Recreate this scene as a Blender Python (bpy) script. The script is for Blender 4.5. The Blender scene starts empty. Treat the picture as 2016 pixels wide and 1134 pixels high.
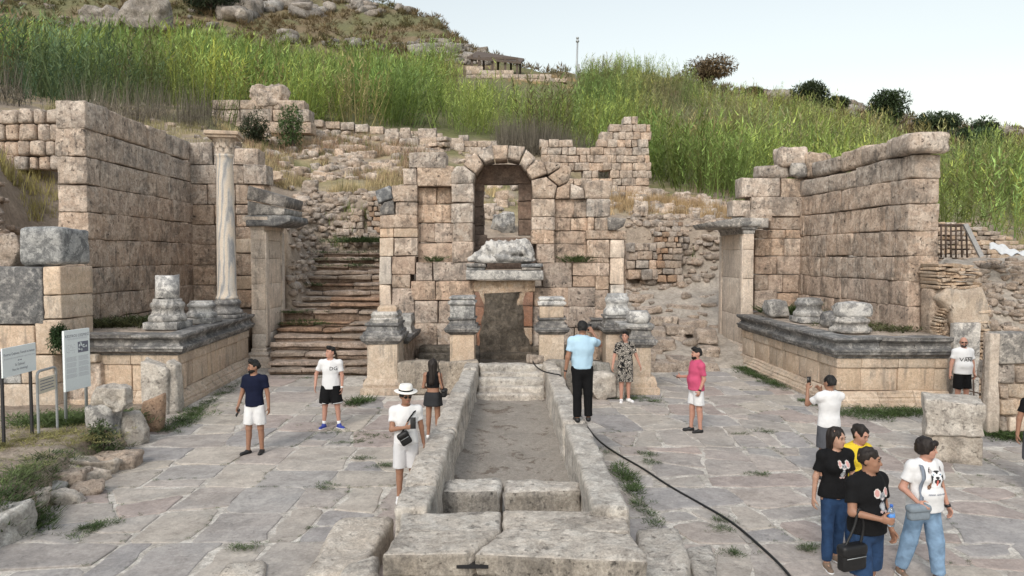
import bpy, math, random
import numpy as np
from mathutils import Vector
from mathutils.bvhtree import BVHTree
R = math.radians
rnd = random.Random(7)
scene = bpy.context.scene
COL = scene.collection

# ------------------------------------------------------------------ camera
CAM_Z, F, CX, CY = 3.7, 1400.0, 1008.0, 567.0
PITCH = math.atan((567 - 503) / F)
cam_d = bpy.data.cameras.new('camera')
cam_d.sensor_width = 36.0
cam_d.lens = 36.0 * F / 2016.0
cam_d.clip_start, cam_d.clip_end = 0.1, 3000
cam = bpy.data.objects.new('camera', cam_d)
COL.objects.link(cam)
cam.location = (0, 0, CAM_Z)
cam.rotation_euler = (R(90) - PITCH, 0, 0)
scene.camera = cam

# ------------------------------------------------------------------ sky, sun, exposure
SUN_EL, SUN_AZ = 40.0, 200.0          # azimuth clockwise from +Y (behind the camera, a little left)
world = bpy.data.worlds.new('World')
scene.world = world
world.use_nodes = True
wn = world.node_tree
wn.nodes.clear()
sky = wn.nodes.new('ShaderNodeTexSky')
sky.sky_type = 'NISHITA'
sky.sun_disc = False
sky.sun_elevation = R(SUN_EL)
sky.sun_rotation = R(SUN_AZ)
sky.air_density, sky.dust_density, sky.ozone_density = 2.0, 2.0, 1.0
hsv = wn.nodes.new('ShaderNodeHueSaturation')
hsv.inputs['Saturation'].default_value = 0.40
wbg = wn.nodes.new('ShaderNodeBackground')
wbg.inputs['Strength'].default_value = 0.15
wo = wn.nodes.new('ShaderNodeOutputWorld')
wn.links.new(sky.outputs[0], hsv.inputs['Color'])
wn.links.new(hsv.outputs[0], wbg.inputs['Color'])
wn.links.new(wbg.outputs[0], wo.inputs['Surface'])
sun_d = bpy.data.lights.new('sun', 'SUN')
sun_d.energy, sun_d.angle, sun_d.color = 1.1, R(15), (1.0, 0.94, 0.86)
sun = bpy.data.objects.new('sun', sun_d)
COL.objects.link(sun)
_d = Vector((math.sin(R(SUN_AZ)) * math.cos(R(SUN_EL)), math.cos(R(SUN_AZ)) * math.cos(R(SUN_EL)), math.sin(R(SUN_EL))))
sun.rotation_euler = _d.to_track_quat('Z', 'Y').to_euler()
sun.location = (0, -20, 40)
scene.view_settings.view_transform = 'Standard'
scene.view_settings.look = 'None'
scene.view_settings.exposure = 0.34
scene.view_settings.gamma = 1.0
scene.view_settings.use_curve_mapping = False

# ------------------------------------------------------------------ pixel -> world
_f = np.array([0, math.cos(PITCH), -math.sin(PITCH)])
_u = np.array([0, math.sin(PITCH), math.cos(PITCH)])
EYE = np.array([0, 0, CAM_Z])
def ray(px, py):
    return np.array([(px - CX) / F, 0, 0]) + _u * ((CY - py) / F) + _f
def W(px, py, Y):
    """Point seen at a pixel of the photograph, on the upright plane at distance Y."""
    d = ray(px, py)
    return EYE + d * (Y / d[1])
def G(px, py, z=0.0):
    d = ray(px, py)
    return EYE + d * ((z - CAM_Z) / d[2])
def hit(px, py, O, N):
    d = ray(px, py)
    return EYE + d * (np.dot(np.asarray(O) - EYE, N) / np.dot(d, N))

# ------------------------------------------------------------------ noise (numpy)
def _hash(ix, iy, iz, s):
    h = (ix * 374761393 + iy * 668265263 + iz * 2147483647 + s * 1274126177) & 0xffffffff
    h = ((h ^ (h >> 13)) * 1274126177) & 0xffffffff
    h = (h ^ (h >> 16))
    return (h & 0xffff) / 32767.5 - 1.0
def vnoise(P, freq=1.0, seed=0):
    P = np.asarray(P, float) * freq
    I = np.floor(P).astype(np.int64)
    f = P - I
    f = f * f * (3 - 2 * f)
    r = 0
    for dx in (0, 1):
        for dy in (0, 1):
            for dz in (0, 1):
                w = (f[..., 0] if dx else 1 - f[..., 0]) * (f[..., 1] if dy else 1 - f[..., 1]) * (f[..., 2] if dz else 1 - f[..., 2])
                r = r + w * _hash(I[..., 0] + dx, I[..., 1] + dy, I[..., 2] + dz, seed)
    return r
def fbm(P, freq=1.0, oct=3, seed=0):
    r, a = 0, 1.0
    for o in range(oct):
        r = r + a * vnoise(P, freq * 2 ** o, seed + o * 17)
        a *= 0.5
    return r

# ------------------------------------------------------------------ objects
ORIG = {}                                   # object -> world origin
GROUPS = {'pedestal': 'pedestals round the basin', 'column_base': 'column bases on the podiums and pedestals', 'podium': 'podiums of the two wings', 'wing_wall': 'wing walls of the fountain',
          'pillar': 'square pillars at the podium ends', 'terrace_wall': 'terrace walls on the slope', 'path_stone': 'stones of the path right of the facade', 'boulder': 'boulders', 'tree': 'trees on the skyline',
          'bush': 'bushes on the hill', 'stone_slab': 'slabs at the channel front', 'phone': 'phones held by visitors', 'retaining_wall': 'retaining walls in the banks', 'ruined_wall': 'ruined walls behind the facade'}
def tag(o, label=None, cat=None, group=None, kind=None):
    if cat and kind is None: kind = 'thing'
    if cat and group is None: group = GROUPS.get(o.name.split('.')[0])
    if label: o['label'] = label
    if cat: o['category'] = cat
    if group: o['group'] = group
    if kind: o['kind'] = kind
    return o
def empty(name, loc, label=None, cat=None, group=None):
    o = bpy.data.objects.new(name, None)
    o.empty_display_size = 0.2
    COL.objects.link(o)
    o.location = tuple(map(float, loc))
    ORIG[o] = np.array(loc, float)
    return tag(o, label, cat, group)
def add(name, V, Fc, mat, parent=None, smooth=True, tint=None, origin=None, vcol=None):
    """One mesh object from world-space vertices; its origin sits at the middle of its base."""
    V = np.asarray(V, float).reshape(-1, 3)
    if origin is None:
        lo, hi = V.min(0), V.max(0)
        origin = np.array([(lo[0] + hi[0]) / 2, (lo[1] + hi[1]) / 2, lo[2]])
    me = bpy.data.meshes.new(name)
    L = V - origin
    if isinstance(Fc, np.ndarray):
        k = Fc.shape[1]
        me.vertices.add(len(L)); me.vertices.foreach_set('co', L.astype(np.float32).ravel())
        me.loops.add(Fc.size); me.loops.foreach_set('vertex_index', Fc.astype(np.int32).ravel())
        me.polygons.add(len(Fc)); me.polygons.foreach_set('loop_start', np.arange(0, Fc.size, k, dtype=np.int32))
        me.update(calc_edges=True)
    else:
        me.from_pydata(L.tolist(), [], Fc)
    if smooth:
        me.polygons.foreach_set('use_smooth', np.ones(len(me.polygons), bool))
    a = me.color_attributes.new('tint', 'FLOAT_COLOR', 'POINT')
    if vcol is None:
        t = (1, 1, 1) if tint is None else tint
        vcol = np.tile(np.array([t[0], t[1], t[2], 1.0], np.float32), (len(V), 1))
    elif vcol.shape[1] == 3:
        vcol = np.hstack([vcol, np.ones((len(vcol), 1))])
    a.data.foreach_set('color', vcol.astype(np.float32).ravel())
    if mat: me.materials.append(mat)
    me.update()
    o = bpy.data.objects.new(name, me)
    COL.objects.link(o)
    ORIG[o] = np.array(origin, float)
    if parent is not None:
        o.parent = parent
        o.location = tuple(ORIG[o] - ORIG[parent])
    else:
        o.location = tuple(ORIG[o])
    return o

# ------------------------------------------------------------------ shapes
_cube_cache = {}
def _cube_grid(n):
    """unit cube surface as an (n+1)^3 lattice shell: integer coords and quads (outward)"""
    if n in _cube_cache: return _cube_cache[n]
    idx, C, Q = {}, [], []
    def vid(c):
        if c not in idx:
            idx[c] = len(C); C.append(c)
        return idx[c]
    for ax in range(3):
        b, c = (ax + 1) % 3, (ax + 2) % 3
        for side in (0, n):
            for i in range(n):
                for j in range(n):
                    q = []
                    for di, dj in ((0, 0), (1, 0), (1, 1), (0, 1)):
                        p = [0, 0, 0]; p[ax] = side; p[b] = i + di; p[c] = j + dj
                        q.append(vid(tuple(p)))
                    if side == 0: q.reverse()
                    Q.append(q)
    _cube_cache[n] = (np.array(C), np.array(Q))
    return _cube_cache[n]
def rbox(size, r=0.03, n=4, jit=0.02, seed=0, freq=1.6, corner=0.0, fine=0.0):
    """rounded, slightly lumpy block, min corner at 0"""
    C, Q = _cube_grid(n)
    size = np.asarray(size, float)
    r = min(r, size.min() * 0.45)
    V = np.zeros((len(C), 3))
    for a in range(3):
        s = size[a]
        ts = np.concatenate([[0.0, r], np.linspace(r, s - r, n - 1)[1:-1], [s - r, s]]) if n >= 3 else np.linspace(0, s, n + 1)
        V[:, a] = ts[C[:, a]]
    q = np.clip(V, r, size - r)
    d = V - q
    l = np.linalg.norm(d, axis=1)
    m = l > 1e-9
    V[m] = q[m] + d[m] / l[m, None] * r
    rs = np.random.RandomState(seed & 0x7fffffff)
    off = rs.rand(3) * 100
    if corner:
        K = (rs.rand(2, 2, 2, 3) - .5) * 2 * corner
        t = V / size
        for i in (0, 1):
            for j in (0, 1):
                for k in (0, 1):
                    w = (t[:, 0] if i else 1 - t[:, 0]) * (t[:, 1] if j else 1 - t[:, 1]) * (t[:, 2] if k else 1 - t[:, 2])
                    V = V + w[:, None] * K[i, j, k]
    if jit:
        c = (V - size / 2)
        nrm = c / (np.linalg.norm(c / size, axis=1)[:, None] * size + 1e-9)
        nrm = np.sign(c) * np.abs(c / size * 2) ** 4
        nrm /= np.linalg.norm(nrm, axis=1)[:, None] + 1e-9
        h = vnoise(V + off, freq, 3) * jit
        if fine: h = h + fbm(V + off, freq * 3.1, 3, 9) * fine
        V = V + nrm * h[:, None]
    return V, Q
class Frame:
    """wall frame: origin O, a along the wall, z up, n pointing into the wall (away from the viewer)"""
    def __init__(s, O, a, n):
        s.O = np.asarray(O, float); s.a = np.asarray(a, float) / np.linalg.norm(a); s.n = np.asarray(n, float) / np.linalg.norm(n)
        s.z = np.array([0, 0, 1.0])
    def P(s, a, n, z): return s.O + s.a * a + s.n * n + s.z * z
    def pix(s, px, py):
        p = hit(px, py, s.O, s.n) - s.O
        return float(p @ s.a), float(p[2])
    def tf(s, V):
        V = np.asarray(V)
        return s.O + V[:, :1] * s.a + V[:, 1:2] * s.n + V[:, 2:3] * s.z
def flip_if(fr, Q):
    # frames whose (a, n, z) is left handed turn faces inside out
    return Q[:, ::-1] if np.dot(np.cross(fr.a, fr.n), fr.z) < 0 else Q
def seed_of(*a): return int(abs(hash(tuple(round(float(x), 3) for x in a)))) % 2147483647
def block(fr, a0, a1, z0, z1, t, mat, parent, name='stone_block', off=0.0, gap=0.009, r=0.025, jit=0.018, n=4, tint=None, corner=0.012, seed=None, fine=0.006, freq=1.6):
    seed = seed_of(a0, a1, z0, z1, t) if seed is None else seed
    sz = (max(a1 - a0 - gap, .03), t, max(z1 - z0 - gap, .03))
    V, Q = rbox(sz, r, n, jit, seed, freq, corner, fine)
    V = V + np.array([a0 + gap / 2, off, z0 + gap / 2])
    return add(name, fr.tf(V), flip_if(fr, Q), mat, parent, tint=tint if tint is not None else stone_tint(seed))
def stone_tint(seed, amt=0.16, warm=0.06):
    r_ = random.Random(seed)
    v = 1 + (r_.random() * 2 - 1) * amt
    w = (r_.random() * 2 - 1) * warm
    return (v * (1 + w), v, v * (1 - w))
def inset_poly(p, d):
    p = np.asarray(p, float); c = p.mean(0)
    n = len(p); out = []
    for i in range(n):
        a, b, e = p[i - 1], p[i], p[(i + 1) % n]
        u1 = b - a; u2 = e - b
        u1 = u1 / (np.linalg.norm(u1) + 1e-9); u2 = u2 / (np.linalg.norm(u2) + 1e-9)
        n1 = np.array([-u1[1], u1[0]]); n2 = np.array([-u2[1], u2[0]])
        m = n1 + n2; l = np.linalg.norm(m)
        if l < .2: m = c - b; m = m / (np.linalg.norm(m) + 1e-9)
        else: m = m / l; m = m / max(np.dot(m, n1), .4)
        out.append(b + m * d)
    return np.array(out)
def poly_area(p):
    p = np.asarray(p); x, y = p[:, 0], p[:, 1]
    return 0.5 * float(np.sum(x * np.roll(y, -1) - y * np.roll(x, -1)))
def subdiv_poly(p, maxlen, wob=0.0, seed=0):
    out = []; n = len(p)
    for i in range(n):
        a, b = np.asarray(p[i], float), np.asarray(p[(i + 1) % n], float)
        L = np.linalg.norm(b - a); k = max(1, int(round(L / maxlen)))
        for j in range(k):
            out.append(a + (b - a) * j / k)
    out = np.array(out)
    if wob:
        P3 = np.hstack([out, np.full((len(out), 1), seed * 3.7)])
        out = out + np.stack([vnoise(P3, 3.1, 1), vnoise(P3, 3.1, 2)], 1) * wob
    return out
def prism(poly, t, r=0.02, sub=0.4, wob=0.01, seed=0, topnoise=0.0):
    """extruded polygon (CCW seen from the front); local (x, depth, y): depth 0 = front face"""
    p = np.asarray(poly, float)
    if poly_area(p) < 0: p = p[::-1]
    p = subdiv_poly(p, sub, wob, seed)
    q = inset_poly(p, r)
    q2 = inset_poly(p, r * 3.2)
    n = len(p)
    c = q2.mean(0)
    z = np.zeros(n)
    V = [np.stack([p[:, 0], z + t, p[:, 1]], 1), np.stack([p[:, 0], z + r, p[:, 1]], 1), np.stack([q[:, 0], z + r * .18, q[:, 1]], 1), np.stack([q2[:, 0], z, q2[:, 1]], 1), [[c[0], 0, c[1]]]]
    V = np.vstack(V)
    Fc = []
    for k in range(3):
        for i in range(n):
            j = (i + 1) % n
            Fc.append((k * n + i, k * n + j, (k + 1) * n + j, (k + 1) * n + i))
    for i in range(n): Fc.append((3 * n + i, 3 * n + (i + 1) % n, 4 * n))
    Fc.append(tuple(range(n - 1, -1, -1)))
    if topnoise:
        V[n:, 1] += vnoise(V[n:] + seed, 2.3, 5) * topnoise
    return V, Fc
def poly_block(fr, poly, t, mat, parent, name='stone_block', off=0.0, r=0.03, sub=.3, wob=.012, seed=None, tint=None, topnoise=.01, gap=.007):
    seed = seed_of(*np.asarray(poly).ravel()) % 1000 if seed is None else seed
    p = np.asarray(poly, float)
    if poly_area(p) < 0: p = p[::-1]
    p = inset_poly(p, gap)
    V, Fc = prism(p, t, r, sub, wob, seed, topnoise)
    V[:, 1] += off
    if np.dot(np.cross(fr.a, fr.n), fr.z) < 0: Fc = [f[::-1] for f in Fc]
    return add(name, fr.tf(V), Fc, mat, parent, tint=tint if tint is not None else stone_tint(seed * 31 + 7))
def tube(pts, rad, n=8, cap=True):
    pts = np.asarray(pts, float); m = len(pts)
    rad = np.broadcast_to(np.asarray(rad, float), (m,))
    T = np.gradient(pts, axis=0); T /= np.linalg.norm(T, axis=1)[:, None] + 1e-9
    up = np.array([0, 0, 1.0]) if abs(T[0][2]) < .9 else np.array([1.0, 0, 0])
    V = []; A = None
    for i in range(m):
        if A is None: A = np.cross(T[i], up)
        else: A = A - T[i] * np.dot(A, T[i])
        A = A / (np.linalg.norm(A) + 1e-9); B = np.cross(T[i], A)
        for k in range(n):
            an = 2 * math.pi * k / n
            V.append(pts[i] + (A * math.cos(an) + B * math.sin(an)) * rad[i])
    Fc = []
    for i in range(m - 1):
        for k in range(n):
            Fc.append((i * n + k, i * n + (k + 1) % n, (i + 1) * n + (k + 1) % n, (i + 1) * n + k))
    if cap:
        Fc.append(tuple(range(n - 1, -1, -1))); Fc.append(tuple((m - 1) * n + k for k in range(n)))
    return np.array(V), Fc
def lathe(prof, n=32, c=(0, 0, 0), ncol=None, squash=1.0):
    V = []; m = len(prof)
    for (r_, z) in prof:
        for k in range(n):
            an = 2 * math.pi * k / n
            V.append((c[0] + r_ * math.cos(an), c[1] + r_ * math.sin(an) * squash, c[2] + z))
    Fc = []
    for i in range(m - 1):
        for k in range(n):
            Fc.append((i * n + k, i * n + (k + 1) % n, (i + 1) * n + (k + 1) % n, (i + 1) * n + k))
    Fc.append(tuple(range(n - 1, -1, -1))); Fc.append(tuple((m - 1) * n + k for k in range(n)))
    return np.array(V), Fc
def box(x0, x1, y0, y1, z0, z1):
    V = [(x, y, z) for x in (x0, x1) for y in (y0, y1) for z in (z0, z1)]
    Fc = [(0, 1, 3, 2), (4, 6, 7, 5), (0, 4, 5, 1), (2, 3, 7, 6), (0, 2, 6, 4), (1, 5, 7, 3)]
    return np.array(V, float), Fc
def join(parts):
    V, Fc, o = [], [], 0
    for v, f in parts:
        V.append(np.asarray(v)); Fc += [tuple(int(i) + o for i in q) for q in f]; o += len(v)
    return np.vstack(V), Fc
def moulding(prof, path, closed=False):
    """sweep a profile [(out, z)] along a plan path [(x, y)] (mitred corners, out = right of travel)"""
    P = np.asarray(path, float); m = len(P); N = []
    for i in range(m):
        ds = []
        if i > 0 or closed: d = P[i] - P[i - 1]; ds.append(d / np.linalg.norm(d))
        if i < m - 1 or closed: d = P[(i + 1) % m] - P[i]; ds.append(d / np.linalg.norm(d))
        ns = [np.array([d[1], -d[0]]) for d in ds]
        mm = sum(ns); mm = mm / np.linalg.norm(mm); mm = mm / max(.3, np.dot(mm, ns[0]))
        N.append(mm)
    k = len(prof); V = []
    for i in range(m):
        for (o, z) in prof:
            V.append((P[i][0] + N[i][0] * o, P[i][1] + N[i][1] * o, z))
    Fc = []
    for i in range(m if closed else m - 1):
        for j in range(k):
            a, b = i * k + j, i * k + (j + 1) % k
            i2 = (i + 1) % m
            Fc.append((a, b, i2 * k + (j + 1) % k, i2 * k + j))
    if not closed:
        Fc.append(tuple(range(k - 1, -1, -1))); Fc.append(tuple((m - 1) * k + j for j in range(k)))
    return np.array(V, float), Fc
def boulder(c, size, seed, n=7, rot=None, rough=.16, cuts=7):
    C, Q = _cube_grid(n)
    size = np.asarray(size, float)
    u = C / n * 2 - 1
    sp = u / (np.linalg.norm(u, axis=1)[:, None] + 1e-9)
    V = (u * .72 + sp * .36) * size / 2
    V = V + (np.random.RandomState(seed % 99991).rand(8, 3)[((u[:, 0] > 0) * 4 + (u[:, 1] > 0) * 2 + (u[:, 2] > 0)).astype(int)] - .5) * size * .22 * np.abs(u).min(1)[:, None] if n <= 4 else V
    rs = np.random.RandomState(seed % 100000)
    off = rs.rand(3) * 50
    d = V / (np.linalg.norm(V, axis=1)[:, None] + 1e-9)
    q = V / size.mean() + off
    h = fbm(q, 1.6, 3, 4) + .5 * (1 - 2 * np.abs(vnoise(q, 3.1, 9)))
    if n > 5: h = h + .30 * fbm(q, 7.5, 3, 6)
    V = V + d * (h * size.mean() * rough * .7)[:, None]
    for _ in range(cuts):                      # flat breaks
        nn = rs.randn(3); nn /= np.linalg.norm(nn)
        hh = (V @ nn); lim = hh.max() * rs.uniform(.62, .9)
        V = V - nn * np.clip(hh - lim, 0, None)[:, None] * .88
    a = rs.rand() * 6.28 if rot is None else rot
    M_ = np.array([[math.cos(a), -math.sin(a), 0], [math.sin(a), math.cos(a), 0], [0, 0, 1]])
    V = V @ M_.T
    V[:, 2] -= V[:, 2].min()
    return V + np.asarray(c), Q
def surface_nets(Fd, org, h):
    S = Fd < 0
    nx, ny, nz = Fd.shape
    cnt = np.zeros((nx - 1, ny - 1, nz - 1), np.int8)
    for i in (0, 1):
        for j in (0, 1):
            for k in (0, 1):
                cnt += S[i:nx - 1 + i, j:ny - 1 + j, k:nz - 1 + k]
    act = (cnt > 0) & (cnt < 8)
    idx = np.full(act.shape, -1, np.int64)
    I, J, K = np.nonzero(act)
    idx[I, J, K] = np.arange(len(I))
    acc = np.zeros((len(I), 3)); num = np.zeros(len(I))
    E = []
    for i in (0, 1):
        for j in (0, 1):
            E += [((0, i, j), (1, i, j)), ((i, 0, j), (i, 1, j)), ((i, j, 0), (i, j, 1))]
    for a, b in E:
        fa = Fd[I + a[0], J + a[1], K + a[2]]; fb = Fd[I + b[0], J + b[1], K + b[2]]
        m = (fa < 0) != (fb < 0)
        t = np.where(m, fa / np.where(np.abs(fa - fb) < 1e-12, 1, fa - fb), 0)
        for q in range(3):
            acc[:, q] += np.where(m, a[q] + t * (b[q] - a[q]), 0)
        num += m
    V = np.asarray(org) + (np.stack([I, J, K], 1) + acc / num[:, None]) * h
    Qs = []
    for ax in range(3):
        sl0 = [slice(None)] * 3; sl1 = [slice(None)] * 3
        sl0[ax] = slice(0, -1); sl1[ax] = slice(1, None)
        s0, s1 = S[tuple(sl0)], S[tuple(sl1)]
        i, j, k = np.nonzero(s0 != s1)
        e = [i, j, k]; b, c = (ax + 1) % 3, (ax + 2) % 3
        lim = [nx, ny, nz]
        ok = (e[b] > 0) & (e[c] > 0) & (e[b] < lim[b] - 1) & (e[c] < lim[c] - 1)
        e = [x[ok] for x in e]
        ins = s0[e[0], e[1], e[2]]
        def cell(db, dc):
            q = [x.copy() for x in e]; q[b] = q[b] - db; q[c] = q[c] - dc
            return idx[q[0], q[1], q[2]]
        quad = np.stack([cell(1, 1), cell(0, 1), cell(0, 0), cell(1, 0)], 1)
        quad[~ins] = quad[~ins][:, ::-1]
        Qs.append(quad)
    return V, np.vstack(Qs)
def nrm(v): v = np.asarray(v, float); return v / (np.linalg.norm(v) + 1e-12)
def rotz(a): return np.array([[math.cos(a), -math.sin(a), 0], [math.sin(a), math.cos(a), 0], [0, 0, 1]])
def rotx(a): return np.array([[1, 0, 0], [0, math.cos(a), -math.sin(a)], [0, math.sin(a), math.cos(a)]])
class Vol:
    """signed distance volume on a regular grid; every primitive only touches the cells near it"""
    def __init__(s, lo, hi, h):
        s.lo = np.asarray(lo, float); s.h = h
        s.n = np.ceil((np.asarray(hi) - s.lo) / h).astype(int) + 1
        s.D = np.full(s.n, .2, np.float32)
    def sub(s, lo, hi):
        a = np.clip(np.floor((lo - s.lo) / s.h).astype(int), 0, s.n); b = np.clip(np.ceil((hi - s.lo) / s.h).astype(int) + 1, 0, s.n)
        sl = tuple(slice(x, y) for x, y in zip(a, b))
        ax = [s.lo[i] + s.h * np.arange(a[i], b[i]) for i in range(3)]
        return sl, ax
    def P(s, ax): return np.stack(np.meshgrid(*ax, indexing='ij'), -1)
    def put(s, sl, d, k):
        o = s.D[sl]
        if k <= 0: s.D[sl] = np.minimum(o, d); return
        h = np.clip(.5 + .5 * (d - o) / k, 0, 1)
        s.D[sl] = d * (1 - h) + o * h - k * h * (1 - h)
    def cone(s, a, b, ra, rb, k=.03, ky=1.0, rot=None, clip=None):
        a, b = np.asarray(a, float), np.asarray(b, float); m = max(ra, rb) + .09
        sl, ax = s.sub(np.minimum(a, b) - m, np.maximum(a, b) + m)
        if min(len(x) for x in ax) < 1: return
        P = s.P(ax); A, B = a, b
        if ky != 1.0:
            Rm = np.eye(3) if rot is None else rot
            P2 = (P - a) @ Rm; P2[..., 1] /= ky; B2 = (b - a) @ Rm; B2[1] /= ky; A2 = np.zeros(3)
        else: P2, A2, B2 = P, A, B
        ab = B2 - A2; t = np.clip(((P2 - A2) @ ab) / (ab @ ab + 1e-12), 0, 1)
        d = np.linalg.norm(P2 - A2 - t[..., None] * ab, axis=-1) - (ra + (rb - ra) * t)
        if ky != 1.0: d = d * (.5 + .5 * ky)
        if clip is not None:
            for (c, n_) in clip: d = np.maximum(d, (P - c) @ nrm(n_))
        s.put(sl, d, k)
    def ell(s, c, r, k=.02, rot=None, neg=False):
        c = np.asarray(c, float); r = np.asarray(r, float); m = r.max() + .07
        sl, ax = s.sub(c - m, c + m)
        if min(len(x) for x in ax) < 1: return
        P = s.P(ax) - c
        if rot is not None: P = P @ rot
        q = np.linalg.norm(P / r, axis=-1); g = np.linalg.norm(P / (r * r), axis=-1)
        d = q * (q - 1) / (g + 1e-9); d = np.where(q < .2, -r.min(), d)
        if neg: s.D[sl] = np.maximum(s.D[sl], -d)
        else: s.put(sl, d, k)
    def cut(s, c, n_):
        P = s.P([s.lo[i] + s.h * np.arange(s.n[i]) for i in range(3)])
        s.D = np.maximum(s.D, ((P - np.asarray(c)) @ nrm(n_)).astype(np.float32))
    def wrinkle(s, amp, f, seed, stretch=(1, 1, .55)):
        P = s.P([s.lo[i] + s.h * np.arange(s.n[i]) for i in range(3)])
        m = np.abs(s.D) < .05
        if m.any(): s.D[m] += (fbm(P[m] * np.array(stretch), f, 2, seed) * amp).astype(np.float32)
    def mesh(s):
        s.D[0], s.D[-1] = np.maximum(s.D[0], .01), np.maximum(s.D[-1], .01)
        s.D[:, 0], s.D[:, -1] = np.maximum(s.D[:, 0], .01), np.maximum(s.D[:, -1], .01)
        s.D[:, :, 0], s.D[:, :, -1] = np.maximum(s.D[:, :, 0], .01), np.maximum(s.D[:, :, -1], .01)
        return surface_nets(s.D, s.lo, s.h)
# ------------------------------------------------------------------ materials
class NT:
    def __init__(s, name):
        s.m = bpy.data.materials.new(name); s.m.use_nodes = True
        s.t = s.m.node_tree; s.t.nodes.clear()
        s.out = s.n('ShaderNodeOutputMaterial'); s.b = s.n('ShaderNodeBsdfPrincipled')
        s.l(s.b.outputs[0], s.out.inputs['Surface'])
    def n(s, k, **kw):
        x = s.t.nodes.new(k)
        for a, v in kw.items(): setattr(x, a, v)
        return x
    def l(s, a, b): s.t.links.new(a, b)
    def pos(s, rand=True, scale=(1, 1, 1)):
        g = s.n('ShaderNodeNewGeometry')
        v = g.outputs['Position']
        if rand:
            o = s.n('ShaderNodeObjectInfo')
            m = s.n('ShaderNodeMath', operation='MULTIPLY'); s.l(o.outputs['Random'], m.inputs[0]); m.inputs[1].default_value = 61.0
            a = s.n('ShaderNodeVectorMath', operation='ADD'); s.l(v, a.inputs[0]); s.l(m.outputs[0], a.inputs[1]); v = a.outputs[0]
        if scale != (1, 1, 1):
            a = s.n('ShaderNodeVectorMath', operation='MULTIPLY'); s.l(v, a.inputs[0]); a.inputs[1].default_value = scale; v = a.outputs[0]
        return v
    def noise(s, v, scale, detail=4, rough=.55, dist=0.0):
        x = s.n('ShaderNodeTexNoise'); x.inputs['Scale'].default_value = scale; x.inputs['Detail'].default_value = detail
        x.inputs['Roughness'].default_value = rough; x.inputs['Distortion'].default_value = dist
        s.l(v, x.inputs['Vector']); return x.outputs[0]
    def step(s, v, a, b):
        x = s.n('ShaderNodeMapRange', interpolation_type='SMOOTHSTEP'); x.inputs['From Min'].default_value = a; x.inputs['From Max'].default_value = b
        s.l(v, x.inputs['Value']); return x.outputs[0]
    def mul(s, a, k):
        x = s.n('ShaderNodeMath', operation='MULTIPLY'); s.l(a, x.inputs[0])
        if isinstance(k, (int, float)): x.inputs[1].default_value = k
        else: s.l(k, x.inputs[1])
        return x.outputs[0]
    def add(s, a, k):
        x = s.n('ShaderNodeMath', operation='ADD'); s.l(a, x.inputs[0])
        if isinstance(k, (int, float)): x.inputs[1].default_value = k
        else: s.l(k, x.inputs[1])
        return x.outputs[0]
    def mix(s, f, a, b, blend='MIX'):
        x = s.n('ShaderNodeMix', data_type='RGBA', blend_type=blend)
        for sock, val in ((x.inputs[0], f), (x.inputs[6], a), (x.inputs[7], b)):
            if isinstance(val, (int, float)): sock.default_value = val
            elif isinstance(val, tuple): sock.default_value = val + (1,) if len(val) == 3 else val
            else: s.l(val, sock)
        return x.outputs[2]
    def tint(s, col):
        a = s.n('ShaderNodeAttribute', attribute_name='tint')
        return s.mix(1.0, col, a.outputs['Color'], 'MULTIPLY')
    def grey(s, f, lo, hi):
        x = s.n('ShaderNodeMapRange'); x.inputs['To Min'].default_value = lo; x.inputs['To Max'].default_value = hi
        x.inputs['From Min'].default_value = .3; x.inputs['From Max'].default_value = .7
        s.l(f, x.inputs['Value']); return x.outputs[0]
    def finish(s, col, rough, bump=None, dist=.02, strength=.6, spec=.3):
        s.l(col, s.b.inputs['Base Color']) if not isinstance(col, tuple) else setattr(s.b.inputs['Base Color'], 'default_value', col + (1,))
        s.b.inputs['Roughness'].default_value = rough
        s.b.inputs['Specular IOR Level'].default_value = spec
        if bump is not None:
            x = s.n('ShaderNodeBump'); x.inputs['Distance'].default_value = dist; x.inputs['Strength'].default_value = strength
            s.l(bump, x.inputs['Height']); s.l(x.outputs[0], s.b.inputs['Normal'])
        return s.m
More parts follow.
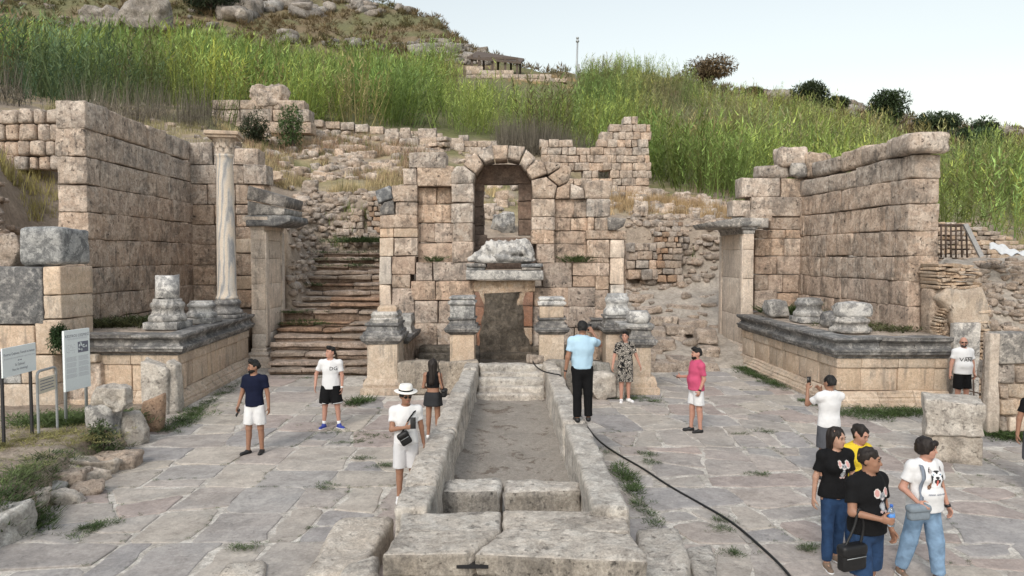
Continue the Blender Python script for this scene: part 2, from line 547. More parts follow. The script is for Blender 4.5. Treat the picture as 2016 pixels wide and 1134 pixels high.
def stone_mat(name, a, b, light, dark, lightamt=.5, stain=.6, stain_at=(.52, .66), scale=1.0, pit=.7, rough=.9, streak=1.0, fine=(.78, 1.2), bump=.03, strength=.8, rand=True, speck=.0, grit=.42, drip=.0, kk=None):
    K_ = .85
    a, b, light = [tuple(x * k for x, k in zip(q, kk or (.862, .815, .785))) for q in (a, b, light)]
    s = NT(name)
    v = s.pos(rand)
    vg = s.pos(False)
    vs = s.pos(False, (1, 1, streak)) if streak != 1 else vg
    n1 = s.noise(vg, .9 * scale, 5, .6)
    n2 = s.noise(v, 4.2 * scale, 7, .68)
    n3 = s.noise(vs, 1.5 * scale, 9, .72, .4)
    n4 = s.noise(v, 34 * scale, 5, .7)
    n5 = s.noise(v, 11 * scale, 6, .62)
    col = s.mix(s.step(n1, .38, .62), a, b)
    col = s.mix(s.mul(s.step(n2, .46, .60), lightamt), col, light)
    n6 = s.noise(v, 6.5 * scale, 5, .75, .3)
    col = s.mix(s.mul(s.mul(s.step(n3, stain_at[0] - .04, stain_at[1] - .07), s.grey(n6, .45, 1.15)), stain), col, dark)
    pits = s.mul(s.step(n5, .43, .34), s.step(n6, .44, .58))
    col = s.mix(s.mul(pits, pit), col, tuple(x * .45 for x in dark))
    if speck:
        col = s.mix(s.mul(s.mul(s.step(n4, .54, .64), s.step(n2, .42, .58)), speck), col, dark)
    if drip:
        vd = s.pos(False, (1.0, 1.0, .16)); nd = s.noise(vd, 5.5, 6, .65)
        col = s.mix(s.mul(s.step(nd, .53, .66), drip), col, dark)
        nl = s.noise(vg, 2.3, 9, .7, .6); col = s.mix(s.mul(s.step(nl, .55, .60), drip * .9), col, tuple(min(.8, x * 1.18) for x in light))
    n7 = s.noise(v, 15 * scale, 8, .78, .2)
    col = s.mix(1.0, col, s.grey(n7, 1 - grit, 1 + grit * .9), 'MULTIPLY')
    col = s.mix(1.0, col, s.grey(n4, *fine), 'MULTIPLY')
    col = s.tint(col)
    h = s.add(s.add(s.mul(n2, .9), s.mul(n7, .6)), s.mul(pits, -.45))
    return s.finish(col, rough, h, bump, strength)
M = {}
# coarse conglomerate ashlar of the wing walls
M['ashlar'] = stone_mat('conglomerate_ashlar', (.56, .445, .355), (.51, .42, .345), (.73, .635, .54), (.10, .088, .077), .8, .6, (.52, .665), 1.0, .8, bump=.05, strength=1.0, speck=.25, drip=.5)
M['ashlar_grey'] = stone_mat('weathered_grey_ashlar', (.56, .47, .39), (.50, .43, .365), (.74, .665, .58), (.10, .093, .087), .8, .6, (.51, .66), 1.0, .75, bump=.05, strength=1.0, speck=.3, drip=.5)
M['ashlar_pink'] = stone_mat('pinkish_ashlar', (.54, .43, .35), (.50, .41, .345), (.69, .585, .49), (.10, .088, .077), .65, .62, (.52, .665), 1.0, .75, bump=.045, strength=1.0, speck=.2, drip=.5)
M['dark_marble'] = stone_mat('blackened_marble', (.20, .20, .20), (.28, .272, .265), (.60, .575, .54), (.055, .056, .06), .6, .7, (.46, .62), 1.6, .25, rough=.75, bump=.015, strength=.6, kk=(.85, .838, .825))
M['cream'] = stone_mat('cream_limestone', (.60, .50, .39), (.56, .46, .365), (.68, .60, .50), (.17, .155, .14), .5, .55, (.58, .74), 1.0, .3, streak=.35, bump=.012, strength=.6, grit=.25, drip=.5)
M['pillar'] = stone_mat('pale_pillar_marble', (.70, .62, .53), (.62, .555, .485), (.80, .735, .65), (.16, .15, .14), .5, .5, (.56, .74), 1.0, .3, streak=.22, bump=.012, strength=.6, grit=.25, drip=.5)
M['white_marble'] = stone_mat('white_marble', (.66, .645, .62), (.58, .57, .555), (.76, .75, .72), (.12, .12, .125), .6, .8, (.52, .62), 2.2, .25, rough=.7, bump=.012, strength=.6, grit=.25, kk=(.85, .838, .825))
M['grey_marble'] = stone_mat('grey_marble', (.52, .505, .48), (.42, .41, .395), (.70, .68, .645), (.08, .082, .086), .65, .8, (.48, .62), 2.0, .3, rough=.75, bump=.014, strength=.6, kk=(.85, .838, .825))
M['channel'] = stone_mat('pale_limestone', (.62, .565, .50), (.54, .495, .445), (.78, .735, .67), (.17, .155, .14), .75, .6, (.52, .68), 1.3, .35, bump=.035, strength=1.0, speck=.12, grit=.35, kk=(.85, .838, .825))
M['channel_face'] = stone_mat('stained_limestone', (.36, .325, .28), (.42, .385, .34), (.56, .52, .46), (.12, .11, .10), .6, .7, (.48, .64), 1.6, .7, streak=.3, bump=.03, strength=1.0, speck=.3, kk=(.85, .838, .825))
M['flag'] = stone_mat('paving_stone', (.48, .445, .415), (.425, .405, .385), (.59, .555, .515), (.19, .17, .152), .6, .45, (.5, .72), .9, .2, rough=.8, bump=.014, strength=.8, fine=(.86, 1.12), grit=.2, kk=(.85, .838, .825))
M['mortar'] = stone_mat('lime_mortar', (.70, .66, .60), (.62, .58, .53), (.80, .77, .72), (.26, .23, .20), .6, .6, (.49, .62), 1.3, .3, bump=.015, strength=.8, rand=False, kk=(.85, .838, .825))
M['dirt'] = stone_mat('dry_earth', (.36, .295, .235), (.42, .36, .295), (.53, .475, .40), (.20, .165, .13), .5, .6, (.5, .68), .9, .4, bump=.05, strength=1.0, rand=False)
M['silt'] = stone_mat('dried_silt', (.33, .30, .265), (.38, .345, .305), (.45, .415, .37), (.13, .095, .07), .4, .8, (.60, .66), 1.3, .3, bump=.02, strength=.9, rand=False, grit=.25, kk=(.85, .838, .825))
M['rubble'] = stone_mat('rubble_stone', (.52, .445, .375), (.46, .40, .345), (.66, .60, .53), (.15, .13, .115), .6, .6, (.5, .66), 1.5, .7, bump=.05, strength=1.0)
M['rubble_red'] = stone_mat('reddish_rubble', (.46, .32, .22), (.40, .29, .215), (.56, .43, .32), (.14, .11, .09), .5, .5, (.5, .66), 2, .6, bump=.04, strength=1.0)
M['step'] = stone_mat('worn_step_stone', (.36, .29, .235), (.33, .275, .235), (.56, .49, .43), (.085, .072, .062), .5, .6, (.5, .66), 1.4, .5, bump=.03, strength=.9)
M['hillrock'] = stone_mat('hill_rock', (.45, .405, .36), (.38, .34, .305), (.56, .525, .48), (.14, .125, .11), .6, .65, (.48, .62), .45, .7, bump=.2, strength=1.0, kk=(.85, .838, .825))
M['brick'] = stone_mat('old_brick', (.56, .45, .34), (.50, .395, .30), (.64, .56, .46), (.19, .155, .125), .6, .5, (.52, .68), 2, .5, bump=.02, strength=.9)
M['sinter'] = stone_mat('dark_lime_crust', (.17, .148, .12), (.21, .185, .15), (.30, .27, .23), (.05, .043, .035), .5, .7, (.45, .62), 2.2, .8, rough=.8, bump=.06, strength=1.0)
M['sinter_pale'] = stone_mat('pale_lime_crust', (.55, .42, .30), (.50, .40, .31), (.68, .60, .50), (.20, .14, .10), .6, .55, (.52, .66), 1.6, .4, bump=.03, strength=.9)
M['jamb'] = stone_mat('dark_brown_stone', (.25, .185, .15), (.21, .165, .14), (.33, .27, .225), (.07, .06, .052), .5, .6, (.5, .66), 1.0, .5, bump=.03, strength=.9)  # dark brown tone for the doorway jambs, lintel and sill
M['redbrick'] = stone_mat('red_brick', (.36, .20, .135), (.32, .19, .14), (.42, .28, .21), (.13, .08, .06), .4, .5, (.5, .66), 2, .6, bump=.02, strength=.9)
def column_mat():
    s = NT('veined_column_marble'); g = s.n('ShaderNodeNewGeometry')
    mp = s.n('ShaderNodeMapping'); mp.inputs['Rotation'].default_value = (0, R(-16), R(30)); mp.inputs['Scale'].default_value = (1, 1, .22)
    s.l(g.outputs['Position'], mp.inputs['Vector']); v = mp.outputs[0]
    w = s.n('ShaderNodeTexWave'); w.inputs['Scale'].default_value = 2.6; w.inputs['Distortion'].default_value = 7; w.inputs['Detail'].default_value = 4; w.inputs['Detail Scale'].default_value = 1.4
    s.l(v, w.inputs['Vector'])
    n = s.noise(g.outputs['Position'], 30, 5, .6); n2 = s.noise(v, 5, 6, .65)
    c = s.mix(s.step(w.outputs['Fac'], .3, .75), (.64, .555, .46), (.50, .47, .44))
    c = s.mix(s.mul(s.step(w.outputs['Fac'], .80, .97), .7), c, (.26, .27, .285))
    c = s.mix(s.mul(s.step(n2, .5, .7), .5), c, (.66, .62, .56))
    c = s.mix(1.0, c, s.grey(n, .85, 1.12), 'MULTIPLY')
    return s.finish(s.tint(c), .6, n, .008, .5)
M['column'] = column_mat()
def leaf_mat(name, trans=.25, rough=.55):
    s = NT(name)
    a = s.n('ShaderNodeAttribute', attribute_name='tint')
    n = s.noise(s.pos(False), 2.0, 3)
    c = s.mix(1.0, a.outputs['Color'], s.grey(n, .8, 1.22), 'MULTIPLY')
    s.finish(c, rough, None, spec=.25)
    tr = s.n('ShaderNodeBsdfTranslucent'); s.l(c, tr.inputs['Color'])
    mx = s.n('ShaderNodeMixShader'); mx.inputs[0].default_value = trans
    s.l(s.b.outputs[0], mx.inputs[1]); s.l(tr.outputs[0], mx.inputs[2]); s.l(mx.outputs[0], s.out.inputs['Surface'])
    return s.m
M['leaf'] = leaf_mat('leaf', .28)
M['dryleaf'] = leaf_mat('dry_leaf', .15, .8)
def plain(name, col, rough=.6, metal=0.0, var=.12, nscale=25, bump=.003, spec=.4):
    s = NT(name); v = s.pos(False); n = s.noise(v, nscale, 5, .6)
    c = s.mix(1.0, s.mix(0.0, col, col), s.grey(n, 1 - var, 1 + var), 'MULTIPLY')
    s.b.inputs['Metallic'].default_value = metal
    return s.finish(s.tint(c), rough, n, bump, .5, spec)
def cloth(name, col, rough=.85, var=.1, wrinkle=1.0):
    s = NT(name); v = s.pos(False)
    n = s.noise(v, 9, 4, .55, .5); f = s.noise(v, 220, 2)
    c = s.mix(1.0, s.mix(0.0, col, col), s.grey(n, 1 - var, 1 + var), 'MULTIPLY')
    h = s.add(s.mul(n, 1.0), s.mul(f, .03))
    return s.finish(s.tint(c), rough, h, .02 * wrinkle, .7, .2)
M['steel'] = plain('galvanised_steel', (.38, .40, .41), .5, .4)
M['black_metal'] = plain('black_painted_metal', (.03, .03, .033), .5)
M['rust'] = plain('rusty_iron', (.10, .07, .055), .8)
M['wood'] = plain('weathered_timber', (.11, .085, .07), .85, var=.3, nscale=12)
M['greywood'] = plain('grey_timber', (.36, .36, .36), .8, var=.2)
M['board'] = plain('white_sign_panel', (.80, .86, .87), .5, var=.03)
M['signtext'] = plain('sign_ink', (.16, .17, .22), .6, var=.05)
M['signpale'] = plain('pale_sign_ink', (.48, .50, .54), .6, var=.05)
M['cream_plate'] = plain('cream_plate', (.62, .58, .48), .6)
M['hose'] = plain('black_hose', (.010, .010, .011), .45)
M['black'] = plain('black_plastic', (.015, .015, .017), .35)
M['sheet'] = cloth('white_sheet', (.62, .63, .64))
# ------------------------------------------------------------------ terrain
HT = {  # column (pixel) -> [(distance, pixel row)]
 -900: [(20, 520), (30, 320), (40, 230), (60, 170), (97, 90), (130, -60), (175, -120)],
 -200: [(20, 540), (23.5, 430), (24.5, 335), (30, 250), (40, 190), (60, 160), (97, 105), (107, 55), (132, -50), (175, -100)],
 0:    [(19.5, 640), (22.5, 470), (23.6, 425), (24.6, 335), (27.5, 300), (30, 230), (40, 192), (60, 162), (80, 140), (97, 112), (106, 62), (130, -30), (175, -90)],
 200:  [(26, 900), (28, 520), (30, 300), (40, 232), (46, 205), (60, 176), (80, 146), (100, 114), (108, 68), (130, -10), (165, -70)],
 400:  [(26.6, 900), (28, 440), (29.5, 320), (36, 275), (44, 245), (46, 222), (60, 190), (80, 155), (100, 120), (108, 78), (130, 10), (165, -50)],
 500:  [(26.8, 900), (27.6, 450), (30, 385), (34, 345), (40, 300), (48, 250), (51, 228), (60, 205), (80, 165), (102, 124), (110, 84), (130, 25), (160, -40)],
 560:  [(23.2, 800), (25.4, 660), (26.2, 500), (27, 430), (31, 395), (34, 372), (40, 320), (48, 268), (53, 238), (60, 216), (80, 172), (104, 127), (112, 88), (130, 38), (160, -30)],
 605:  [(22, 790), (25, 690), (27, 585), (28.5, 520), (30.5, 470), (32.2, 420), (33, 388), (36, 368), (42, 315), (50, 268), (54, 242), (62, 220), (82, 176), (104, 130), (112, 92), (130, 45), (158, -22)],
 650:  [(22, 800), (27, 660), (31.6, 520), (32.6, 430), (33.3, 385), (36, 366), (42, 315), (50, 270), (54, 246), (62, 222), (82, 178), (105, 132), (113, 95), (130, 50), (155, -15)],
 760:  [(23, 760), (28, 660), (31.6, 520), (32.6, 430), (33.3, 388), (36, 368), (42, 320), (50, 276), (54, 252), (62, 228), (82, 184), (105, 138), (114, 102), (130, 62), (150, 2), (152, 8), (170, 60)],
 860:  [(23.5, 760), (30, 620), (33, 430), (36, 390), (42, 330), (48, 292), (54, 266), (62, 240), (82, 194), (105, 145), (114, 108), (128, 72), (140, 34), (144, 38), (170, 110)],
 960:  [(23.5, 760), (26, 620), (30, 500), (34, 440), (38, 400), (46, 332), (52, 285), (62, 254), (82, 204), (104, 150), (110, 142), (120, 112), (124, 104), (150, 150)],
 1060: [(23.5, 760), (26, 640), (30, 520), (34, 450), (40, 390), (46, 345), (52, 295), (62, 262), (82, 212), (104, 158), (112, 142), (118, 140), (150, 190)],
 1180: [(22, 770), (24, 705), (27.5, 645), (32, 560), (33, 470), (34, 420), (40, 385), (46, 370), (52, 335), (62, 285), (82, 222), (104, 168), (112, 152), (120, 150), (150, 200)],
 1250: [(22, 760), (24, 700), (27.5, 642), (32, 562), (33, 450), (33.6, 428), (40, 398), (45, 386), (50, 368), (62, 310), (82, 240), (104, 178), (114, 150), (120, 150), (150, 200)],
 1340: [(22, 755), (24, 698), (27.5, 645), (31.4, 562), (32.4, 460), (33, 430), (40, 408), (46, 394), (55, 352), (68, 305), (86, 240), (106, 190), (118, 160), (124, 160), (150, 210)],
 1420: [(23, 735), (25, 690), (27.5, 652), (31, 566), (32, 450), (32.6, 436), (40, 420), (46, 404), (56, 362), (70, 308), (90, 242), (112, 192), (124, 178), (130, 180), (160, 220)],
 1600: [(23, 700), (29, 560), (33, 480), (40, 440), (55, 382), (75, 306), (95, 250), (116, 214), (128, 200), (134, 202), (160, 240)],
 1760: [(20, 720), (29, 530), (33, 485), (40, 455), (58, 394), (78, 320), (98, 272), (118, 240), (130, 228), (136, 230), (165, 260)],
 1860: [(19, 760), (20, 640), (21.5, 522), (26, 512), (32, 488), (40, 466), (60, 396), (80, 330), (100, 290), (122, 258), (134, 246), (165, 262)],
 2016: [(19, 780), (20.5, 600), (22, 520), (26, 506), (32, 486), (40, 468), (60, 410), (80, 352), (100, 304), (128, 262), (140, 256), (175, 262)],
 2300: [(19, 800), (22, 560), (26, 500), (32, 480), (40, 462), (60, 412), (80, 360), (100, 315), (128, 275), (145, 262), (175, 262)],
 2900: [(19, 900), (24, 560), (32, 480), (40, 462), (60, 420), (100, 330), (145, 275), (175, 270)],
}
for _k in HT: HT[_k] = [(17.0, 1900), (HT[_k][0][0] - .5, 1150)] + HT[_k]
HP = sorted(HT)
def _zrow(py): return np.tan(np.arctan((CY - py) / F) - PITCH)
def hill_z(X, Y):
    X = np.asarray(X, float); Y = np.asarray(Y, float)
    px = CX + F * X / np.maximum(Y, 1e-6)
    rows = np.stack([np.interp(Y, [q[0] for q in HT[c]], [q[1] for q in HT[c]]) for c in HP], -1)
    k = np.clip(np.searchsorted(HP, px) - 1, 0, len(HP) - 2)
    hp = np.array(HP, float)
    t = np.clip((px - hp[k]) / (hp[k + 1] - hp[k]), 0, 1)
    py = np.take_along_axis(rows, k[..., None], -1)[..., 0] * (1 - t) + np.take_along_axis(rows, k[..., None] + 1, -1)[..., 0] * t
    z = CAM_Z + _zrow(py) * Y
    P = np.stack([X, Y, X * 0], -1)
    amp = np.interp(Y, [20, 34, 60, 100, 130], [.05, .10, .3, .5, 1.1])
    return z + fbm(P, .35, 4, 5) * amp * np.interp(Y, [20, 60, 100], [.6, .5, .45]) + fbm(P, 1.7, 3, 8) * np.interp(Y, [20, 30, 34, 60], [.10, .12, .06, .05])
def hz(x, y): return float(hill_z(np.array([x]), np.array([y]))[0])
def WH(px, Y):
    """terrain point seen in pixel column px at distance Y"""
    x = (px - CX) / F * Y
    return np.array([x, Y, hz(x, Y)])
us = np.arange(-900, 2901, 12.0)
ds = np.unique(np.concatenate([np.arange(19, 35, .28), np.arange(35, 60, .7), np.arange(60, 132, 1.5), np.arange(132, 176, 4)]))
U, D = np.meshgrid(us, ds)
HX, HY = (U - CX) / F * D, D
HZ = hill_z(HX, HY)
HV = np.stack([HX, HY, HZ], -1).reshape(-1, 3)
nc = len(us)
gi = np.arange((len(ds) - 1) * nc).reshape(-1, nc)[:, :-1].ravel()
HQ = np.stack([gi, gi + 1, gi + 1 + nc, gi + nc], 1)
# ground colour by what grows there (earth, dry grass, scrub), broken up by noise
def mixc(a, b, t): return np.asarray(a) * (1 - t[:, None]) + np.asarray(b) * t[:, None]
def sst(x, a, b):
    t = np.clip((x - a) / (b - a), 0, 1); return t * t * (3 - 2 * t)
n_a = fbm(HV, .25, 4, 21); n_b = fbm(HV, 1.1, 3, 22)
c = np.tile(np.array([.33, .27, .215]), (len(HV), 1))
dry = sst(HV[:, 1], 33, 37) * sst(n_b + .5 * n_a, -.35, .35)
c = mixc(c, (.38, .305, .185), dry * .9)
c = mixc(c, (.43, .385, .335), sst(-HV[:, 1], -32.5, -31) * sst(HV[:, 0], 3, 5) * .9)
c = mixc(c, (.16, .165, .075), sst(HV[:, 1], 34, 40) * sst(n_a, .05, .55) * .8)
c = mixc(c, (.12, .13, .055), sst(HV[:, 1], 50, 56) * .8)
c = mixc(c, (.21, .165, .105), sst(HV[:, 1], 98, 108) * sst(n_a, -.3, .3))
s_ = NT('hill_soil'); v_ = s_.pos(False)
k_ = s_.noise(v_, 1.6, 8, .7); k2_ = s_.noise(v_, 9, 6, .7)
cc_ = s_.mix(1.0, s_.tint((.0, .0, .0) if False else s_.mix(0.0, (1, 1, 1), (1, 1, 1))), s_.grey(k_, .72, 1.3), 'MULTIPLY')
cc_ = s_.mix(1.0, cc_, s_.grey(k2_, .75, 1.25), 'MULTIPLY')
M['hill'] = s_.finish(cc_, .95, s_.add(k_, s_.mul(k2_, .4)), .12, 1.0, .1)
hill = add('hillside', HV, HQ, M['hill'], vcol=c, origin=(0, 60, 0))
tag(hill, kind='structure')
gv = np.array([(-500, -60, -.07), (500, -60, -.07), (500, 400, -.07), (-500, 400, -.07)])
ground = add('ground', gv, [(0, 1, 2, 3)], M['dirt']); tag(ground, kind='structure')

# ------------------------------------------------------------------ plaza of irregular flagstones
plaza = add('plaza', *[(lambda v, q: (v, q))(np.array([(-9.2, 3, -.010), (16, 3, -.010), (16, 24.4, -.010), (-9.2, 24.4, -.010)]), [(0, 1, 2, 3)])][0], M['mortar'])
tag(plaza, kind='structure')
LEFT_Y = [3, 8, 9.5, 11, 13, 15, 17.4, 24]
LEFT_X = [-5.6, -6.15, -6.4, -6.9, -7.25, -7.7, -8.35, -8.75]
def left_edge(y): return float(np.interp(y, LEFT_Y, LEFT_X))
def split(p, rs, out):
    A = abs(poly_area(p))
    c = p.mean(0)
    dist = np.hypot(c[0], c[1])
    lim = rs.choice([.35, .7, 1.0, 1.5, 2.2], p=[.18, .25, .25, .2, .12]) * (1.0 + .03 * max(0, dist - 12))
    if c[0] < 0: lim *= 1.5
    if A < lim or A < .25:
        out.append(p); return
    q = p - c
    cov = q.T @ q
    w, v = np.linalg.eigh(cov)
    ax = v[:, 1]
    if w[1] < w[0] * 1.9: ax = np.array([1.0, 0]) if rs.rand() < .6 else np.array([0, 1.0])
    an = rs.randn() * (.13 if c[0] < 0 else .24)
    nrm = np.array([ax[0] * math.cos(an) - ax[1] * math.sin(an), ax[0] * math.sin(an) + ax[1] * math.cos(an)])
    pr = q @ nrm
    cut = (rs.rand() - .5) * .36 * (pr.max() - pr.min()) + (pr.max() + pr.min()) / 2
    a, b = [], []
    n = len(p)
    for i in range(n):
        j = (i + 1) % n; di, dj = pr[i] - cut, pr[j] - cut
        (a if di < 0 else b).append(p[i])
        if di * dj < 0:
            x = p[i] + (p[j] - p[i]) * (di / (di - dj)); a.append(x); b.append(x)
    for r_ in (a, b):
        if len(r_) >= 3: split(np.array(r_), rs, out)
rs = np.random.RandomState(12)
cells = []
for y0, y1 in ((6.2, 9.0), (9.0, 11.2), (11.2, 13.6), (13.6, 16.4), (16.4, 20), (20, 24.3)):
    for x0, x1 in ((-9, -5), (-5, -1.2), (1.2, 5), (5, 9), (9, 13.5)):
        split(np.array([(x0, y0), (x1, y0), (x1, y1), (x0, y1)], float), rs, cells)
def blocked(x, y):
    if abs(x) < 1.5 and 6.3 < y < 19.6: return True
    if 18.4 < y < 24.4 and -4.1 < x < 3.95: return True
    if x < left_edge(y) - .15: return True
    if x > 7.95 and y > 17.1 and x < 12: return True
    if x < -8.1 and y > 17: return True
    if y > 22.2: return True
    if y > 21.6 and x < -3.8: return True
    if y > 17.6 and x > 10.5: return True
    return False
fl = []
for p in cells:
    c_ = p.mean(0)
    if blocked(*c_): continue
    q = inset_poly(p if poly_area(p) > 0 else p[::-1], .011 + .045 * rs.rand() ** 3)
    cc = []
    for i in range(len(q)):
        a_, b_, e_ = q[i - 1], q[i], q[(i + 1) % len(q)]; k_ = rs.uniform(.02, .12 if c_[0] < 0 else .2)
        cc += [b_ + (a_ - b_) * k_, b_ + (e_ - b_) * k_]
    q = np.array(cc)
    if poly_area(q) < .1: continue
    q = subdiv_poly(q, .2, .07, rs.randint(500))
    pr = np.stack([CX + F * q[:, 0] / q[:, 1], 503 + F * 3.7 / q[:, 1]], 1)
    vis = pr[:, 0].max() > -150 and pr[:, 0].min() < 2166 and pr[:, 1].min() < 1250
    inview = pr[:, 0].max() > 0 and pr[:, 0].min() < 2016 and pr[:, 1].min() < 1134
    if vis: fl.append((inview * 1e6 + abs(poly_area(pr)), q, rs.randint(1 << 30)))
fl.sort(key=lambda t: -t[0])
TINTS = [(1.0, .90, .88), (.86, .87, .91), (.94, .86, .85), (1.0, 1.0, 1.02), (1.03, .98, .96), (.90, .91, .93), (1.1, 1.07, 1.02), (.96, .91, .90), (1.12, 1.08, 1.01), (.88, .87, .88), (1.02, 1.0, .98), (1.06, 1.03, .99), (.97, .94, .93)]
def flag_geo(q, sd):
    r_ = random.Random(sd)
    V, Fc = prism(q, .10, .012, 9, 0, sd % 97, .004)
    tx, ty, h = r_.gauss(0, .004), r_.gauss(0, .004), abs(r_.gauss(0, .006))
    cx, cy = q.mean(0)
    X = np.stack([V[:, 0], V[:, 2], -V[:, 1] + h + (V[:, 0] - cx) * tx + (V[:, 2] - cy) * ty], 1)
    k = r_.choice(TINTS); g = r_.uniform(.93, 1.07)
    return X, Fc, (k[0] * g, k[1] * g, k[2] * g)
rest = []; resc = []
for i, (_, q, sd) in enumerate(fl):
    V, Fc, t = flag_geo(q, sd)
    if i < 298: add('paving_stone', V, Fc, M['flag'], plaza, tint=t, smooth=False)
    else: rest.append((V, Fc)); resc.append(np.tile(np.array([t]), (len(V), 1)))
if rest:
    V, Fc = join(rest)
    o = add('small_paving_stone', V, Fc, M['flag'], plaza, vcol=np.vstack(resc), smooth=False); tag(o, kind='stuff')
# ------------------------------------------------------------------ wing walls
def course_wall(root, fr, thick, zs, joints, mats, end_px=None, top_noise=True, span=None, rseed=0):
    """zs: course levels top -> down; joints: list of lists of positions along the wall"""
    for k, js in enumerate(joints):
        z1, z0 = zs[k], zs[k + 1]
        for i in range(len(js) - 1):
            m = mats(k, i, len(joints))
            sd = seed_of(k, i, rseed)
            r_ = random.Random(sd)
            top = k == 0
            block(fr, js[i], js[i + 1], z0 + r_.uniform(-.012, .012), z1 + r_.uniform(-.012, .012) - (r_.uniform(0, .10) if top else 0), thick, m, root,
                  off=r_.uniform(-.02, .02), r=r_.uniform(.018, .04) * (1.7 if top else 1), jit=.03 * (2 if top else 1), n=7, seed=sd,
                  tint=stone_tint(sd, .07, .03), corner=.015, fine=.014, gap=r_.choice([.004, .006, .012, .02]))
lw = empty('wing_wall', (-11.6, 22.5, 1.6), 'tall left wing wall of coarse ashlar blocks behind the column', 'wall')
A_, B_ = np.array([-11.42, 19.2, 0]), np.array([-11.64, 26.0, 0])
frL = Frame(A_, B_ - A_, (-1, 0, 0))
def aL(px): return frL.pix(px, 500)[0]
zsL = [7.92, 7.10, 6.36, 5.60, 4.87, 4.14, 3.38, 2.63, 1.92, 1.4]
jL = [[222, 307, 340], [236, 278, 350], [204, 304, 345], [208, 281, 319, 353], [208, 250, 301, 337], [236, 285, 327, 358], [230, 272, 314, 350], [197, 243, 288, 330, 360], [200, 240, 300]]
L_len = 6.8
course_wall(lw, frL, .8, zsL, [[0.0] + [aL(p) for p in r_] + [L_len] for r_ in jL],
            lambda k, i, n: M['ashlar_grey'] if k < 3 else M['ashlar'], rseed=1)
frR2 = Frame((0, 26.0, 0), (1, 0, 0), (0, 1, 0))
def rects(root, fr, rl, thick, mat, name='stone_block', **kw):
    for q in rl:
        x0, y0, x1, y1 = q[:4]
        off = q[4] if len(q) > 4 else 0.0
        m = q[5] if len(q) > 5 else mat
        a0, z1 = fr.pix(x0, y0); a1, z0 = fr.pix(x1, y1)
        a1b, _ = fr.pix(x1, y0)
        kw2 = dict(r=.028, n=6, jit=.025, fine=.012); kw2.update(kw)
        block(fr, a0, (a1 + a1b) / 2, z0, z1, thick, m, root, name, off=off, **kw2)
ag, as_, ap = M['ashlar_grey'], M['ashlar'], M['ashlar_pink']
rects(lw, frR2, [(368, 280, 417, 324, 0, ag), (419, 285, 462, 324, 0, ag), (463, 293, 508, 324, 0, ag), (368, 325, 430, 362, 0, ag), (430, 325, 480, 362, 0, ag), (481, 325, 526, 363, -.1, ag),
      (368, 363, 407, 402), (408, 363, 462, 402), (463, 363, 488, 402, 0, ag), (489, 363, 520, 402), (368, 403, 421, 442), (422, 403, 463, 442), (464, 403, 500, 421), (464, 422, 500, 446),
      (368, 443, 424, 481, 0), (425, 443, 463, 481), (464, 447, 500, 470), (464, 470, 500, 498, -.04, M['cream']), (368, 482, 424, 521, 0), (425, 482, 463, 521), (464, 499, 500, 542),
      (368, 522, 425, 561, 0), (426, 522, 463, 561), (464, 543, 500, 570, -.04, M['cream']), (368, 562, 425, 605), (426, 562, 463, 605), (464, 571, 500, 605)], .8, as_)

rw = empty('wing_wall', (10.6, 22.4, 1.6), 'tall right wing wall of coarse ashlar with an overhanging top block', 'wall')
C_, D_ = np.array([10.70, 19.2, 0]), np.array([10.33, 25.6, 0])
frR = Frame(C_, D_ - C_, (1, 0, 0))
R_len = float(np.linalg.norm(D_ - C_))
def aR(px): return frR.pix(px, 520)[0]
zR = lambda py: float(W(1788, py, 19.2)[2])
zsR = [zR(y) for y in (303, 350, 400, 453, 505, 554, 604, 652)]
jR = [[1690, 1640], [1753, 1664, 1612], [1746, 1652, 1600], [1736, 1687, 1640, 1610], [1762, 1712, 1668, 1630, 1596], [1752, 1711, 1667, 1630, 1600], [1737, 1700, 1655, 1610]]
jl = [[0.0] + [aR(p) for p in r_] + [R_len] for r_ in jR]
course_wall(rw, frR, .8, zsR, jl, lambda k, i, n: M['ashlar_grey'] if (k < 1) else (M['ashlar'] if k < 5 else M['ashlar_pink']), rseed=2)
# broken top course: the big overhanging block and its neighbours
for px0, px1, pyt, sd in ((1743, 1700, 279, 3), (1714, 1662, 286, 5), (1660, 1613, 306, 7)):
    a0, a1 = aR(px0), aR(px1)
    zt = 3.7 + (503 - pyt) * float(frR.P(a0, 0, 0)[1]) / F
    block(frR, a0, a1, zsR[0], zt, .75, ag, rw, r=.09, jit=.06, n=7, fine=.03, seed=sd, corner=.05)
V, Q = rbox((1.55, .95, .62), .08, 9, .06, 11, 1.4, .04, .03)
V = V + np.array([-.22, -.15, zsR[0] + .015]); V[:, 1] -= 0.0
block(frR, -.25, aR(1744), zsR[0] + .01, zR(262), .95, ag, rw, r=.09, jit=.06, n=8, fine=.03, seed=77, corner=.05, off=-.1)
frRr = Frame((0, 25.6, 0), (1, 0, 0), (0, 1, 0))
rects(rw, frRr, [(1460, 350, 1536, 388, -.05, ag), (1538, 351, 1590, 388, 0, ag), (1478, 388, 1590, 426, -.1, ag), (1442, 394, 1478, 426, -.05, ag), (1516, 427, 1590, 452), (1487, 453, 1513, 469), (1514, 453, 1547, 469), (1548, 453, 1590, 469),
      (1487, 470, 1506, 504), (1507, 470, 1544, 504), (1545, 470, 1590, 504), (1487, 505, 1530, 540, 0, ap), (1531, 505, 1590, 540, 0, ap), (1487, 541, 1512, 571), (1513, 541, 1541, 576, 0, ap), (1542, 541, 1590, 576, 0, ap), (1487, 572, 1530, 612, 0, ap), (1531, 577, 1590, 616, 0, ap)], .8, as_)
rects(rw, frRr, [(1495, 325, 1557, 350, 0, ag)], .7, ag, r=.1, jit=.08, n=7, fine=.03)
